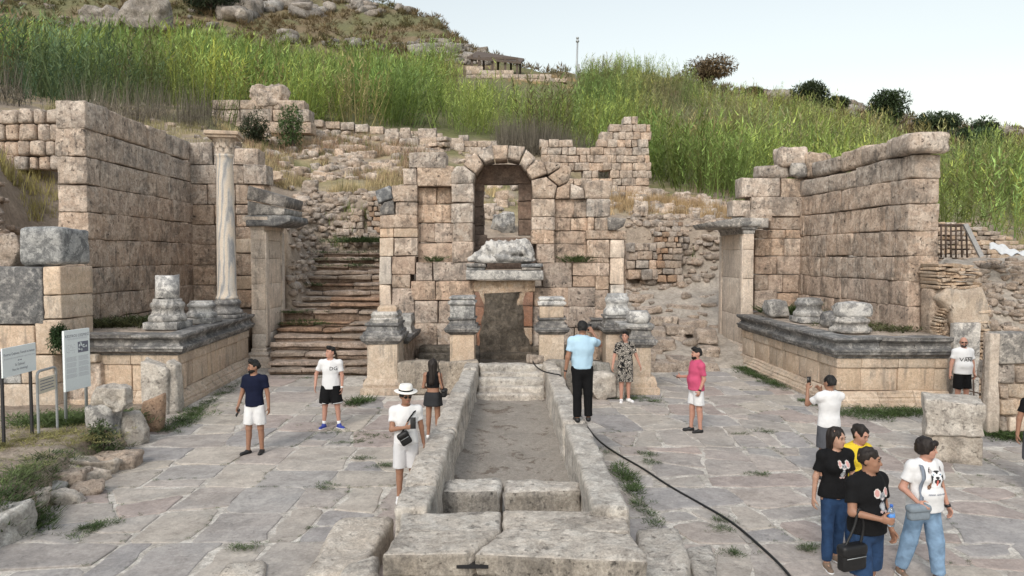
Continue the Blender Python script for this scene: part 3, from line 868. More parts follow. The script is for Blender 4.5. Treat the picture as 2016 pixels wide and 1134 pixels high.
rects(rw, frRr, [(1534, 288, 1590, 328, -.1, ag)], .8, ag, r=.12, jit=.08, n=7, fine=.04)
rects(rw, frRr, [(1553, 322, 1585, 350, -.2, M['grey_marble'])], .5, ag, r=.1, jit=.1, n=7, fine=.05)
rects(rw, frRr, [(1582, 302, 1634, 352, -.35, ag)], .7, ag, r=.12, jit=.1, n=7, fine=.05)

# ------------------------------------------------------------------ podiums
CORN = [(0, 0), (.02, .0), (.03, .05), (.16, .12), (.17, .2), (.20, .21), (.20, .27), (.10, .29), (.05, .36), (.07, .44), (.18, .52), (.20, .56), (.20, .62), (-.35, .62), (-.35, 0)]
BASEP = [(.0, .46), (.04, .42), (.05, .36), (.10, .30), (.10, .25), (.16, .20), (.16, .13), (.22, .12), (.22, 0), (-.3, 0), (-.3, .46)]
def podium(label, face_path, cuts_front, cuts_side, body, z_top, sgn, top_poly):
    """plan path walks the visible edge; body panels are separate slabs between plinth and cornice"""
    p0, p1, p2 = [np.array(p, float) for p in face_path]          # outer end of the front, front corner, far end of the side
    root = empty('podium', ((p0[0] + p2[0]) / 2, (p0[1] + p2[1]) / 2, 0), label, 'podium')
    zc = z_top - .53
    def seg(a, b, cuts, prof, zb, mat, name, corner_at=None):
        ts = [0.0] + cuts + [1.0]
        for i in range(len(ts) - 1):
            A, B = a + (b - a) * ts[i], a + (b - a) * ts[i + 1]
            g = (b - a) / np.linalg.norm(b - a) * .006
            path = [A + g, B - g]
            yield i, path
    # cornice and plinth: mitred stones at the corner, straight stones beyond
    def run(prof, zb, mat, name):
        cf, cs = cuts_front, cuts_side
        pf = [p0 + (p1 - p0) * t for t in [0.0] + cf]
        ps = [p1 + (p2 - p1) * t for t in cs + [1.0]]
        pts = pf + [p1] + ps
        paths = []
        for i in range(len(pf) - 1): paths.append([pf[i], pf[i + 1]])
        paths.append([pf[-1], p1, ps[0]])
        for i in range(len(ps) - 1): paths.append([ps[i], ps[i + 1]])
        for k, pa in enumerate(paths):
            pa = [np.array(q) for q in pa]
            d = pa[1] - pa[0]; pa[0] = pa[0] + d / np.linalg.norm(d) * .006
            d = pa[-1] - pa[-2]; pa[-1] = pa[-1] - d / np.linalg.norm(d) * .006
            jr = random.Random(k * 7 + int(zb * 100))
            pr = [(o + (jr.uniform(-.012, .012) if o > 0 else 0), z + zb) for o, z in prof]
            # subdivide for a worn edge
            pp = [pa[0]]
            for q in range(len(pa) - 1):
                n_ = max(1, int(np.linalg.norm(pa[q + 1] - pa[q]) / .22))
                for u in range(1, n_ + 1): pp.append(pa[q] + (pa[q + 1] - pa[q]) * u / n_)
            if sgn < 0: pp = pp[::-1]
            V, Fc = moulding(pr, pp)
            wear = vnoise(V, 2.3, 31) * .018 + vnoise(V, 7, 32) * .008
            V[:, 2] += wear * (V[:, 2] > zb + .1)
            V[:, :2] += np.stack([vnoise(V, 3.3, 33), vnoise(V, 3.3, 34)], 1) * .012
            add(name, V, Fc, mat, root, tint=stone_tint(k * 13 + int(zb * 10), .12, .02), smooth=False)
    run([(o, z * .53 / .62) for o, z in CORN], zc, M['dark_marble'], 'cornice_stone')
    run([(o, z * .36 / .46) for o, z in BASEP], 0.0, M['cream'], 'plinth_stone')
    for (a, b, cuts, sd) in ((p0, p1, body[0], 1), (p1, p2, body[1], 2)):
        L = np.linalg.norm(b - a); d = (b - a) / L
        nin = np.array([-d[1], d[0]]) * (1 if sgn > 0 else -1)
        fr = Frame((a[0], a[1], 0), (d[0], d[1], 0), (nin[0], nin[1], 0))
        ts = [0.0] + cuts + [1.0]
        for i in range(len(ts) - 1):
            block(fr, ts[i] * L + (0.02 if i == 0 and sd == 2 else 0), ts[i + 1] * L, .36, zc - .24, .4, M['cream'], root, 'panel_stone', off=.02 + .015 * ((i * 5 + sd) % 3), r=.015, jit=.008, n=4, gap=.012, corner=.004, fine=.003, tint=stone_tint(i * 3 + sd * 50, .1, .04))
            block(fr, ts[i] * L, ts[i + 1] * L, zc - .24, zc, .42, M['cream'], root, 'frieze_stone', off=-.005, r=.012, jit=.006, n=4, gap=.01, corner=.004, fine=.003, tint=stone_tint(i * 5 + sd * 60, .1, .04))
    # earth and slabs behind the cornice
    n = len(top_poly)
    V = np.array([(x, y, z_top - .03) for x, y in top_poly] + [(x, y, 0) for x, y in top_poly])
    Fc = [tuple(range(n))] + [tuple(range(2 * n - 1, n - 1, -1))] + [(i + n, (i + 1) % n + n, (i + 1) % n, i) for i in range(n)]
    add('podium_core', V, Fc, M['rubble'], root)
    return root
PZ = 1.78
podium('left podium with a blackened moulded cornice carrying the tall column', [(-11.3, 17.45), (-8.22, 17.4), (-8.66, 23.35)], [.33, .66], [.26, .55, .82],
       ([.3, .62], [.18, .36, .62, .8]), PZ, 1, [(-11.3, 17.6), (-8.4, 17.6), (-8.85, 23.3), (-8.85, 25.9), (-11.6, 25.9), (-11.6, 17.6)])
podium('right podium with a blackened moulded cornice below the right wing wall', [(10.75, 17.4), (8.02, 17.42), (7.86, 24.2)], [.32, .64], [.22, .4, .55, .68, .84],
       ([.12, .45, .78], [.16, .34, .5, .66, .84]), 1.70, -1, [(10.9, 17.6), (10.9, 25.5), (8.05, 25.5), (8.05, 24.2), (8.2, 17.6)])

# ------------------------------------------------------------------ corner pillars
def pillar(label, x0, x1, y0, y1, z1, zc, splits, side):
    root = empty('pillar', ((x0 + x1) / 2, (y0 + y1) / 2, 0), label, 'pillar')
    fr = Frame((x0, y0, 0), (1, 0, 0), (0, 1, 0))
    zz = [.62] + splits + [z1]
    for i in range(len(zz) - 1):
        block(fr, 0, x1 - x0, zz[i], zz[i + 1], y1 - y0, M['pillar'], root, 'shaft_stone', r=.015, jit=.008, n=5, gap=.008, corner=.003, fine=.003, tint=stone_tint(i + int(x0 * 10), .07, .03))
    # raised border strips of the panelled inner face
    xi = x1 if side > 0 else x0
    for (ya, yb) in ((y0 + .04, y0 + .34), (y1 - .34, y1 - .04)):
        lo, hi = (xi - .02, xi + .035) if side > 0 else (xi - .035, xi + .02)
        V, Q = rbox((hi - lo, yb - ya, z1 - .75), .012, 4, .006, int(ya * 10)); add('border_strip', V + np.array([lo, ya, .68]), Q, M['pillar'], root)
    pa = [(x0, y1), (x0, y0), (x1, y0), (x1, y1)]
    base = [(.0, .62), (.03, .58), (.03, .5), (.10, .46), (.12, .40), (.09, .36), (.16, .30), (.19, .22), (.19, .14), (.24, .13), (.24, 0), (-.2, 0), (-.2, .62)]
    V, Fc = moulding(base, pa); V = V + vnoise(V, 3, 3)[:, None] * .012
    add('moulded_base', V, Fc, M['pillar'], root, smooth=False)
    cap = [(-.2, 0), (.0, 0), (.02, .06), (.02, .12), (.07, .16), (.09, .22), (.16, .27), (.18, .33), (.18, .42), (-.2, .42)]
    V, Fc = moulding([(o, z + z1) for o, z in cap], pa); V = V + vnoise(V, 3, 5)[:, None] * .012
    add('capital', V, Fc, M['pillar'] if side > 0 else M['grey_marble'], root, smooth=False)
    V, Fc = box(x0 + .01, x1 - .01, y0 + .01, y1, z1, z1 + .42)
    add('capital_core', V, Fc, M['pillar'], root)
    return root
lp = pillar('tall pale square pillar between the left podium and the stairs', -8.63, -8.17, 23.5, 25.5, 4.55, 0, [1.1, 1.9, 2.75, 3.6, 4.2], 1)
rp = pillar('tall grey square pillar beside the right podium, its inner face panelled', 8.0, 8.36, 24.6, 27.4, 4.45, 0, [1.6, 2.9, 3.9], -1)
# cornice stones of the left pillar entablature (tilted top block)
frE = Frame((0, 23.45, 0), (1, 0, 0), (0, 1, 0))
for poly, t, m, off in (([(487, 394), (560, 410), (559, 424), (487, 424)], 2.0, M['grey_marble'], 0), ([(490, 365), (566, 388), (561, 409), (487, 393)], 1.9, M['dark_marble'], -.08), ([(484, 424), (572, 424), (574, 436), (548, 446), (486, 446)], 2.1, M['dark_marble'], -.12)):
    P_ = [frE.pix(*q) for q in poly]
    poly_block(frE, P_, t, m, lp, 'entablature_stone', off=off, r=.025, sub=.25)
frE2 = Frame((0, 24.5, 0), (1, 0, 0), (0, 1, 0))
P_ = [frE2.pix(*q) for q in [(1404, 436), (1455, 428), (1514, 429), (1514, 449), (1412, 447)]]
poly_block(frE2, P_, 2.9, M['grey_marble'], rp, 'entablature_stone', off=0, r=.03)
V, Q = rbox((.75, 2.2, .4), .03, 4, .01, 3); add('back_stone', V + np.array([8.33, 24.9, 4.9]), Q, ag, rp)

# ------------------------------------------------------------------ facade of the fountain
FY = 22.5
fac = empty('fountain_facade', (-.3, FY + .5, .3), 'central fountain facade of large stone blocks with a round arch', 'facade')
frF = Frame((0, FY, 0), (1, 0, 0), (0, 1, 0))
cr, pl = M['cream'], M['pillar']
rects(fac, frF, [
 (804, 299, 877, 331, 0, ag), (793, 331, 820, 364, 0, ag), (820, 326, 894, 367, 0, ag),
 (770, 364, 822, 398, 0, ag), (889, 361, 932, 399, -.03, ag), (779, 398, 822, 424, 0, as_), (888, 400, 932, 439, -.03, ag),
 (747, 424, 822, 449, -.03, as_), (747, 449, 774, 468, 0, cr), (774, 449, 822, 468, 0, cr), (891, 439, 931, 477, -.03, as_), (747, 468, 774, 504, 0, cr), (775, 468, 822, 504, 0, as_),
 (890, 477, 931, 516, -.03, ap), (747, 504, 771, 560, -.05, pl), (747, 560, 771, 640, -.05, pl), (772, 505, 818, 541, 0, ap), (818, 516, 852, 553, 0, ap), (853, 516, 934, 553, 0, ap),
 (772, 541, 808, 567, 0, as_), (772, 567, 816, 620, 0, ap), (808, 553, 857, 592, 0, ap), (857, 553, 936, 592, 0, ap), (816, 592, 862, 637, 0, ap), (862, 592, 938, 637, 0, ap),
 (772, 620, 816, 700, 0, ap), (816, 637, 860, 705, 0, as_), (860, 637, 938, 705, 0, as_), (747, 640, 772, 705, 0, as_),
 (1047, 392, 1093, 427, -.03, ag), (1155, 392, 1201, 427, 0, ag), (1046, 427, 1092, 453, -.03, as_), (1157, 428, 1170, 453, 0, as_), (1171, 428, 1200, 453, 0, ag),
 (1046, 453, 1092, 480, -.03, as_), (1154, 453, 1235, 472, -.03, as_), (1056, 480, 1092, 518, -.03, ap), (1156, 472, 1200, 507, 0, as_), (1156, 507, 1199, 518, 0, as_),
 (1201, 472, 1228, 508, -.05, pl), (1201, 508, 1228, 560, -.05, pl), (1201, 560, 1228, 650, -.05, pl), (1200, 472, 1234, 700, .25, ap),
 (1068, 518, 1126, 566, 0, ap), (1127, 518, 1199, 543, 0, ap), (1127, 543, 1172, 566, 0, ap), (1172, 543, 1199, 570, 0, as_), (1050, 566, 1118, 604, 0, ap), (1118, 566, 1172, 604, 0, ap), (1172, 570, 1199, 610, 0, ap),
 (1048, 604, 1120, 645, 0, ap), (1120, 604, 1172, 645, 0, ap), (1172, 610, 1199, 650, 0, ap), (1048, 645, 1130, 705, 0, as_), (1130, 645, 1200, 705, 0, as_)], 1.0, as_)
# recessed niche backs
rects(fac, frF, [(820, 367, 858, 401, .3, as_), (858, 366, 892, 400, .3, as_), (820, 402, 892, 438, .3, as_), (820, 439, 854, 477, .3, ap), (854, 439, 892, 477, .3, ap), (820, 478, 892, 520, .3, ap),
 (1092, 391, 1132, 428, .22, ap), (1132, 391, 1156, 428, .22, as_), (1090, 428, 1124, 454, .25, ap), (1124, 428, 1158, 454, .25, as_), (1090, 454, 1158, 480, .28, ap), (1090, 480, 1158, 520, .28, ap)], .6, as_)
# arch stones and their neighbours
for poly, off, m in (
 ([(886, 340), (897, 327), (913, 326), (936, 342), (932, 362), (888, 363)], -.02, ag),
 ([(912, 323), (935, 299), (952, 321), (937, 343)], -.04, ag), ([(937, 297), (968, 285), (973, 314), (953, 320)], -.04, ag), ([(969, 285), (1000, 285), (999, 312), (974, 314)], -.04, ag),
 ([(1001, 286), (1034, 288), (1024, 318), (1000, 312)], -.04, ag), ([(1036, 293), (1055, 311), (1034, 337), (1024, 319)], -.04, ag), ([(1035, 333), (1056, 314), (1070, 319), (1078, 342), (1046, 353)], -.02, ag),
 ([(1071, 317), (1102, 319), (1104, 328), (1079, 344)], 0, ag), ([(1079, 347), (1113, 325), (1127, 329), (1121, 356), (1101, 366)], .02, ag),
 ([(1047, 354), (1076, 348), (1097, 365), (1092, 391), (1048, 391)], -.03, ag), ([(1097, 369), (1123, 359), (1122, 391), (1093, 391)], .05, as_), ([(1124, 360), (1150, 370), (1153, 391), (1123, 391)], .05, ag),
 ([(1148, 358), (1180, 354), (1207, 356), (1200, 392), (1153, 392)], 0, ag), ([(1195, 428), (1232, 430), (1226, 446), (1212, 453), (1196, 453)], -.15, M['dark_marble']),
 ([(739, 376), (768, 365), (775, 391), (745, 401)], -.1, M['dark_marble']), ([(748, 411), (757, 397), (775, 393), (778, 423), (748, 424)], -.05, M['dark_marble'])):
    poly_block(frF, [frF.pix(*q) for q in poly], 1.15 if m is ag else .9, m, fac, 'arch_stone' if m is ag else 'stone_block', off=off, r=.035, sub=.22, wob=.02, topnoise=.02)
# inner doorway behind the arch: jambs, lintel, sill
frD = Frame((0, FY + 1.15, 0), (1, 0, 0), (0, 1, 0))
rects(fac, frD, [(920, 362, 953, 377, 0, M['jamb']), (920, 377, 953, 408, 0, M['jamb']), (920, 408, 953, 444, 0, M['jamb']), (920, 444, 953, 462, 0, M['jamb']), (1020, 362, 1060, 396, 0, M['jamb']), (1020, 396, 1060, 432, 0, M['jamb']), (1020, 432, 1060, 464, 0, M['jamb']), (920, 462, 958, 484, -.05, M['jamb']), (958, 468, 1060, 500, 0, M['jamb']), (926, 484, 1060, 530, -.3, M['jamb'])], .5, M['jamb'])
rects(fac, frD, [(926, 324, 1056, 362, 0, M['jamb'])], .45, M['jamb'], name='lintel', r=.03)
# projecting statue shelf
frS = Frame((0, FY - .62, 0), (1, 0, 0), (0, 1, 0))
rects(fac, frS, [(917, 532, 1070, 552, 0, M['grey_marble'])], .8, M['grey_marble'], name='shelf_slab', r=.03)
for x0, x1 in ((917, 957), (1026, 1069)):
    rects(fac, frS, [(x0, 519, x1, 526, 0, M['dark_marble']), (x0 + 2, 526, x1 - 2, 532, .06, M['dark_marble'])], .75, M['dark_marble'], name='shelf_moulding', r=.02)
# lime crust left by the water, brick ends beside it
frC = Frame((0, FY - .3, 0), (1, 0, 0), (0, 1, 0))
poly = [(953, 577), (1027, 574), (1032, 630), (1046, 688), (1040, 701), (938, 700), (946, 650)]
def lump(fr, poly, t, mat, name, off, amp, seed, sub=.06, parent=fac):
    """thick uneven crust: polygon filled with a grid of bulging points"""
    P = np.array([fr.pix(*q) for q in poly]); 
    x0, x1, z0, z1 = P[:, 0].min(), P[:, 0].max(), P[:, 1].min(), P[:, 1].max()
    rows = int((z1 - z0) / sub) + 2; cols = 26
    V = []
    for i in range(rows):
        z = z0 + (z1 - z0) * i / (rows - 1)
        xs = []
        for k in range(len(P)):
            a, b = P[k], P[(k + 1) % len(P)]
            if (a[1] - z) * (b[1] - z) <= 0 and abs(a[1] - b[1]) > 1e-9: xs.append(a[0] + (b[0] - a[0]) * (z - a[1]) / (b[1] - a[1]))
        xa, xb = min(xs), max(xs)
        for j in range(cols):
            u = j / (cols - 1)
            bul = (1 - abs(2 * u - 1) ** 4) * (.35 + .65 * (1 - i / (rows - 1)) ** .5 + .2)
            V.append((xa + (xb - xa) * u, t - t * bul, z))
    V = np.array(V); Q3 = np.stack([V[:, 0], V[:, 1] * 0, V[:, 2]], 1)
    V[:, 1] -= (fbm(Q3 * [1.6, 1, 1], 3.2, 4, seed) * amp)
    V[:, 0] += vnoise(Q3, 4, seed + 2) * .03
    V[:, 1] += off
    Fc = [(i * cols + j, i * cols + j + 1, (i + 1) * cols + j + 1, (i + 1) * cols + j) for i in range(rows - 1) for j in range(cols - 1)]
    return add(name, fr.tf(V), Fc, mat, parent)
rects(fac, frC, [(933, 553, 1054, 575, .05, M['sinter_pale']), (934, 575, 954, 605, .06, M['redbrick']), (936, 605, 953, 640, .06, M['redbrick']), (938, 640, 953, 690, .06, M['redbrick']), (1024, 575, 1050, 603, .06, M['redbrick']), (1026, 603, 1049, 644, .06, M['redbrick']), (1028, 645, 1049, 680, .06, M['sinter_pale']), (950, 573, 1028, 700, .1, M['sinter'])], .4, M['redbrick'], name='masonry_core', jit=.02, r=.025)
lump(frC, [(932, 553), (1053, 553), (1048, 572), (1030, 604), (955, 606), (940, 576)], .14, M['sinter_pale'], 'pale_crust', -.03, .03, 3)
lump(frC, poly, .30, M['sinter'], 'dark_crust', -.20, .06, 5)

# ------------------------------------------------------------------ basin
bas = empty('basin', (0, 20.6, 0), 'stone basin with a low worn rim in front of the facade', 'basin')
def rough_block(x0, x1, y0, y1, z0, z1, mat, parent, name, seed, n=8, r=.05, jit=.05, fine=.02, corner=.03, tint=None):
    V, Q = rbox((x1 - x0, y1 - y0, z1 - z0), r, n, jit, seed, 1.3, corner, fine)
    return add(name, V + np.array([x0, y0, z0]), Q, mat, parent, tint=tint or stone_tint(seed, .08))
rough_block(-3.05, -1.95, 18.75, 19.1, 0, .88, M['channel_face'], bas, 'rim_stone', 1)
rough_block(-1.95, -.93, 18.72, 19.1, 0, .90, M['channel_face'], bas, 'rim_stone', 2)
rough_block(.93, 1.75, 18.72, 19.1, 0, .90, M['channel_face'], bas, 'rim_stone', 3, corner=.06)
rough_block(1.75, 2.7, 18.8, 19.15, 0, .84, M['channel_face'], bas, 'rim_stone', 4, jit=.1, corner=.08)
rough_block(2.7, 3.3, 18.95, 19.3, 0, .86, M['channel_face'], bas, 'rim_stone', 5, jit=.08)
V, Fc = box(-4.0, 3.6, 19.0, 22.6, -.05, .34); add('basin_floor', V, Fc, M['sinter'], bas)
for y0, z1, sd in ((21.1, .50, 1), (21.6, .66, 2), (22.0, .80, 3)):
    for x0, x1 in ((-2.9, -1.0), (-1.0, .6), (.6, 2.8)):
        rough_block(x0, x1, y0, 22.6, .3, z1 + .02 * sd, M['sinter'], bas, 'wet_ledge', sd * 10 + int(x0 * 3) + 40, n=6)
rough_block(1.05, 2.4, 18.2, 18.75, -.03, .52, M['channel'], bas, 'fallen_stone', 31, jit=.16, fine=.06, r=.18) if False else None

# ------------------------------------------------------------------ pedestals round the basin
CORN2 = [(-.25, 0), (.0, 0), (.02, .03), (.10, .10), (.11, .15), (.13, .16), (.13, .22), (.0, .24), (-.25, .24)]
def tier(x0, x1, y0, y1, prof, mat, name, root, seed=0):
    pa = [(x1, y1), (x0, y1), (x0, y0), (x1, y0)]
    pa = [(x0, y0), (x1, y0), (x1, y1), (x0, y1)]
    V, Fc = moulding(prof, pa, True)
    V = V + (vnoise(V, 3.1, seed + 3) * .014)[:, None] + (vnoise(V, 9, seed + 4) * .006)[:, None]
    zt = [p for p in prof]
    # close the top with a cap at the highest level
    k = len(prof); ztop = max(range(k), key=lambda i: prof[i][1] + prof[i][0] * 1e-3)
    Fc.append(tuple(i * k + ztop for i in range(4)))
    return add(name, V, Fc, mat, root, smooth=False, tint=stone_tint(seed, .1, .02))
def shaft(x0, x1, y0, y1, z0, z1, mat, root, seed, name='shaft_block'):
    V, Q = rbox((x1 - x0, y1 - y0, z1 - z0), .015, 5, .012, seed, 1.8, .005, .004)
    return add(name, V + np.array([x0, y0, z0]), Q, mat, root, tint=stone_tint(seed, .08, .04))
def zpy(py, Y): return float(W(1008, py, Y)[2])
ORIG_CORN = CORN2
def pedestal(label, pxa, pxb, Y, rows, dep, zb, front_mat):
    """rows: pixel levels (shaft top, cornice top, plinth top)"""
    xa, xb = W(pxa, 650, Y)[0], W(pxb, 650, Y)[0]
    root = empty('pedestal', ((xa + xb) / 2, Y + dep / 2, zb), label, 'pedestal', )
    zs, zc, zp = [zpy(p, Y) for p in rows]
    shaft(xa + .02, xb - .02, Y + .02, Y + dep - .02, zb, zs, front_mat, root, int(pxa))
    h = zc - zs
    tier(xa, xb, Y, Y + dep, [(o, zs + z / .24 * h) for o, z in CORN2], M['dark_marble'], 'cornice_stone', root, int(pxa) + 1)
    h2 = zp - zc
    tier(xa, xb, Y + .02, Y + dep - .02, [(o, zc + z * h2) for o, z in ((-.25, 0), (.06, 0), (.06, .25), (.0, .35), (-.02, .7), (.03, .85), (.03, 1), (-.25, 1))], M['dark_marble'], 'plinth_stone', root, int(pxa) + 2)
    return root, xa, xb, zp
# two inner pedestals, each with a column base on top
def attic_base(x, y, z0, R_, H, mat, label, seed, disc=True, group=None, n=36):
    root = empty('column_base', (x, y, z0), label, 'column base', group)  # each one is a moulded column base
    V, Q = rbox((2.5 * R_, 2.5 * R_, .24 * H), .02, 4, .015, seed, 2, .01, .005)
    if disc:
        add('plinth', V + np.array([x - 1.25 * R_, y - 1.25 * R_, z0]), Q, mat, root, tint=stone_tint(seed, .1, .02))
    z = z0 + (.24 * H if disc else 0); hh = H * (.76 if disc else 1)
    pr = [(1.22, 0), (1.27, .05), (1.29, .14), (1.26, .24), (1.18, .3), (1.10, .33), (1.05, .42), (1.05, .52), (1.10, .60), (1.15, .63), (1.18, .70), (1.17, .78), (1.10, .84), (1.02, .86), (1.0, .92), (.97, 1.0)]
    V, Fc = lathe([(p[0] * R_, p[1] * hh) for p in pr], n, (x, y, z))
    V = V + (vnoise(V, 3.5, seed + 5) * .02)[:, None]
    add('torus_moulding', V, Fc, mat, root, tint=stone_tint(seed + 1, .1, .02))
    return root
pr1, xa, xb, zp = pedestal('slim pedestal with a worn carved base, left of the lime crusted wall', 884, 935, 19.7, (659, 645, 626), .72, .1, M['cream'])
def crown(root, xa, xb, Y, z0, z1, mats, seed):
    h = z1 - z0
    shaft(xa + .03, xb - .02, Y + .04, Y + .66, z0, z0 + h * .56, mats[0], root, seed, 'carved_block')
    tier(xa + .03, xb - .03, Y + .04, Y + .66, [(o, z0 + h * (.56 + z * .44)) for o, z in ((-.25, 0), (-.01, 0), (.05, .2), (.06, .42), (.0, .5), (-.02, .62), (.03, .74), (.03, .86), (-.02, 1), (-.25, 1))], mats[1], 'moulded_top', root, seed + 1)
crown(pr1, xa, xb, 19.7, zp, zpy(583, 19.7), (M['grey_marble'], M['grey_marble']), 41)
pr2, xa, xb, zp = pedestal('slim pedestal with a cream core showing, right of the lime crusted wall', 1061, 1112, 19.7, (659, 645, 626), .72, .1, M['cream'])
crown(pr2, xa, xb, 19.7, zp, zpy(586, 19.7), (M['cream'], M['white_marble']), 45)
# left corner arm
pr3, xa, xb, zp = pedestal('big left corner pedestal with a stained shaft on a stepped foot', 720, 783, 18.8, (678, 659, 637), 1.1, 0, M['cream'])
tier(xa - .03, xb + .03, 18.77, 19.93, [(-.25, 0), (.10, 0), (.10, .17), (.03, .2), (.05, .28), (-.01, .42), (-.25, .42)], M['cream'], 'moulded_foot', pr3, 4)
tier(xa + .14, xb - .05, 18.95, 19.7, [(-.2, zp), (.04, zp), (.05, zp + .1), (.0, zp + .14), (.03, zp + .22), (-.02, zp + .30), (-.2, zp + .30)], M['grey_marble'], 'column_base_block', pr3, 6)
tier(xa + .3, xb - .1, 19.1, 19.6, [(-.2, zp + .3), (.02, zp + .3), (.03, zp + .4), (-.02, zp + .46), (-.2, zp + .46)], M['cream'], 'top_fragment', pr3, 8)
shaft(-3.35, -3.05, 19.9, 22.4, 0, 1.2, M['ashlar'], pr3, 12, 'side_wall')
tier(-3.5, -2.95, 20.0, 22.2, [(-.2, 1.2), (.0, 1.2), (.08, 1.3), (.08, 1.4), (-.2, 1.42)], M['dark_marble'], 'side_cornice', pr3, 14)
tier(-3.42, -3.0, 21.0, 21.7, [(-.2, 1.42), (.05, 1.42), (.0, 1.6), (.04, 1.75), (.0, 1.95), (-.2, 1.95)], M['grey_marble'], 'side_base', pr3, 16)
# right corner arm
pr4, xa, xb, zp = pedestal('big right corner pedestal of pale blocks with a flat blackened top', 1242, 1284, 18.9, (684, 668, 645), 1.0, 0, M['cream'])
tier(xa - .02, xb + .05, 18.87, 19.93, [(-.25, 0), (.14, 0), (.14, .17), (.07, .2), (.07, .30), (.02, .46), (-.25, .46)], M['cream'], 'moulded_foot', pr4, 24)
tier(xa - .26, xb + .03, 18.95, 19.85, [(-.2, zp - .02), (.02, zp - .02), (.04, zp + .03), (.04, zp + .09), (-.2, zp + .09)], M['grey_marble'], 'top_slab', pr4, 26)
pr5, xa, xb, zp = pedestal('grey pedestal holding a round white column base near the right pilaster', 1192, 1244, 20.4, (658, 645, 622), .8, .1, M['cream'])
attic_base((xa + xb) / 2, 20.8, zp, .30, .62, M['white_marble'], 'round white column base on the grey pedestal near the right pilaster', 51, False)
pr6, xa, xb, zp = pedestal('small dark pedestal set back against the facade, right of the basin', 1166, 1190, 21.6, (650, 640, 628), .6, .3, M['ashlar_pink'])

# ------------------------------------------------------------------ column and bases on the podiums
colm = empty('column', (-8.85, 22.05, PZ), 'tall grey veined marble column with a leafy capital on the left podium', 'column')
cx_, cy_ = -8.85, 22.05
V, Q = rbox((.92, .92, .10), .02, 4, .01, 3); add('plinth', V + np.array([cx_ - .46, cy_ - .46, PZ]), Q, M['dark_marble'], colm)
prof = [(.45, .0), (.47, .06), (.44, .13), (.39, .16), (.37, .22), (.37, .28), (.40, .31), (.42, .36), (.40, .41), (.36, .44), (.35, .47)]
V, Fc = lathe(prof, 36, (cx_, cy_, PZ + .10)); add('base', V, Fc, M['dark_marble'], colm)
zb_, zt_ = PZ + .57, 6.80
prof = [(.33, 0), (.33, .06), (.295, .12), (.288, .3)] + [(.288 - .036 * t - .012 * (t ** 3), .3 + (zt_ - zb_ - .45) * t) for t in np.linspace(.1, 1, 12)] + [(.25, zt_ - zb_ - .10), (.275, zt_ - zb_ - .06), (.275, zt_ - zb_)]
V, Fc = lathe(prof, 40, (cx_, cy_, zb_)); add('shaft', V, Fc, M['column'], colm)
prof = [(.25, 0), (.27, .04), (.245, .07), (.25, .2), (.28, .36), (.35, .46), (.36, .47)]
V, Fc = lathe(prof, 32, (cx_, cy_, zt_)); add('capital_bell', V, Fc, M['pillar'], colm)
for row, (h0, h1, rr, nl, w_) in enumerate(((.06, .26, .255, 8, .17), (.18, .42, .275, 8, .15))):
    for k in range(nl):
        an = 2 * math.pi * (k + .5 * row) / nl
        pts = []
        for t in np.linspace(0, 1, 6):
            out = rr + .02 + .10 * t ** 3; z = h0 + (h1 - h0) * (t if t < .85 else .85 + (t - .85) * -.6)
            ww = w_ * (1 - .55 * t ** 2) * .5
            for u in (-1, 0, 1):
                x = out - abs(u) * .015; y = u * ww
                pts.append((cx_ + x * math.cos(an) - y * math.sin(an), cy_ + x * math.sin(an) + y * math.cos(an), zt_ + z))
        P1 = np.array(pts); inner = P1.copy(); c0 = np.array([cx_, cy_]); d = P1[:, :2] - c0; inner[:, :2] = c0 + d * .9
        Vv = np.vstack([P1, inner]); Fv = []
        for i in range(5):
            for j in range(2):
                a = i * 3 + j
                Fv += [(a, a + 1, a + 4, a + 3), (a + 18, a + 21, a + 22, a + 19)]
        for i in range(5):
            Fv += [(i * 3, i * 3 + 3, i * 3 + 21, i * 3 + 18), (i * 3 + 2, i * 3 + 20, i * 3 + 23, i * 3 + 5)]
        add('acanthus_leaf', Vv, Fv, M['pillar'], colm)
for z0, z1, hw in ((.47, .55, .43), (.55, .66, .49)):
    V, Q = rbox((2 * hw, 2 * hw, z1 - z0), .015, 5, .008, 9)
    V = V - np.array([hw, hw, 0]); a = R(12)
    V = np.stack([V[:, 0] * math.cos(a) - V[:, 1] * math.sin(a), V[:, 0] * math.sin(a) + V[:, 1] * math.cos(a), V[:, 2]], 1)
    add('abacus', V + np.array([cx_, cy_, zt_ + z0]), Q, M['cream'], colm)
attic_base(-8.92, 20.4, PZ, .335, .62, M['grey_marble'], 'squat grey column base on the left podium right beside the tall column', 61)
cb = attic_base(-9.10, 18.75, PZ, .36, .78, M['grey_marble'], 'grey column base topped by a broken marble shaft stub on the left podium', 63)
V, Fc = lathe([(.30, 0), (.30, .3), (.29, .62)], 14, (-9.10, 18.75, PZ + .78))
V = V + np.stack([fbm(V, 2.6, 3, 3), fbm(V, 2.6, 3, 4), fbm(V, 2.6, 3, 6) * .8], 1) * .035
add('broken_shaft', V, Fc, M['grey_marble'], cb, tint=(1.5, 1.52, 1.56))
attic_base(8.95, 21.4, 1.70, .34, .72, M['grey_marble'], 'round grey column base in the middle of the right podium', 65)
att = attic_base(8.85, 18.55, 1.70, .40, .42, M['grey_marble'], 'grey moulded base with a white broken block on the right podium corner', 67, False)
V, Q = boulder((8.87, 18.5, 2.10), (.78, .6, .36), 9, 7, 0, .10); add('white_fragment', V, Q, M['white_marble'], att)
o = add('stone_fragment', *boulder((8.55, 23.0, 1.70), (.78, .6, .52), 12, 7, .1, .10), M['grey_marble']); tag(o, 'worn grey stone fragment on the far end of the right podium', 'stone')
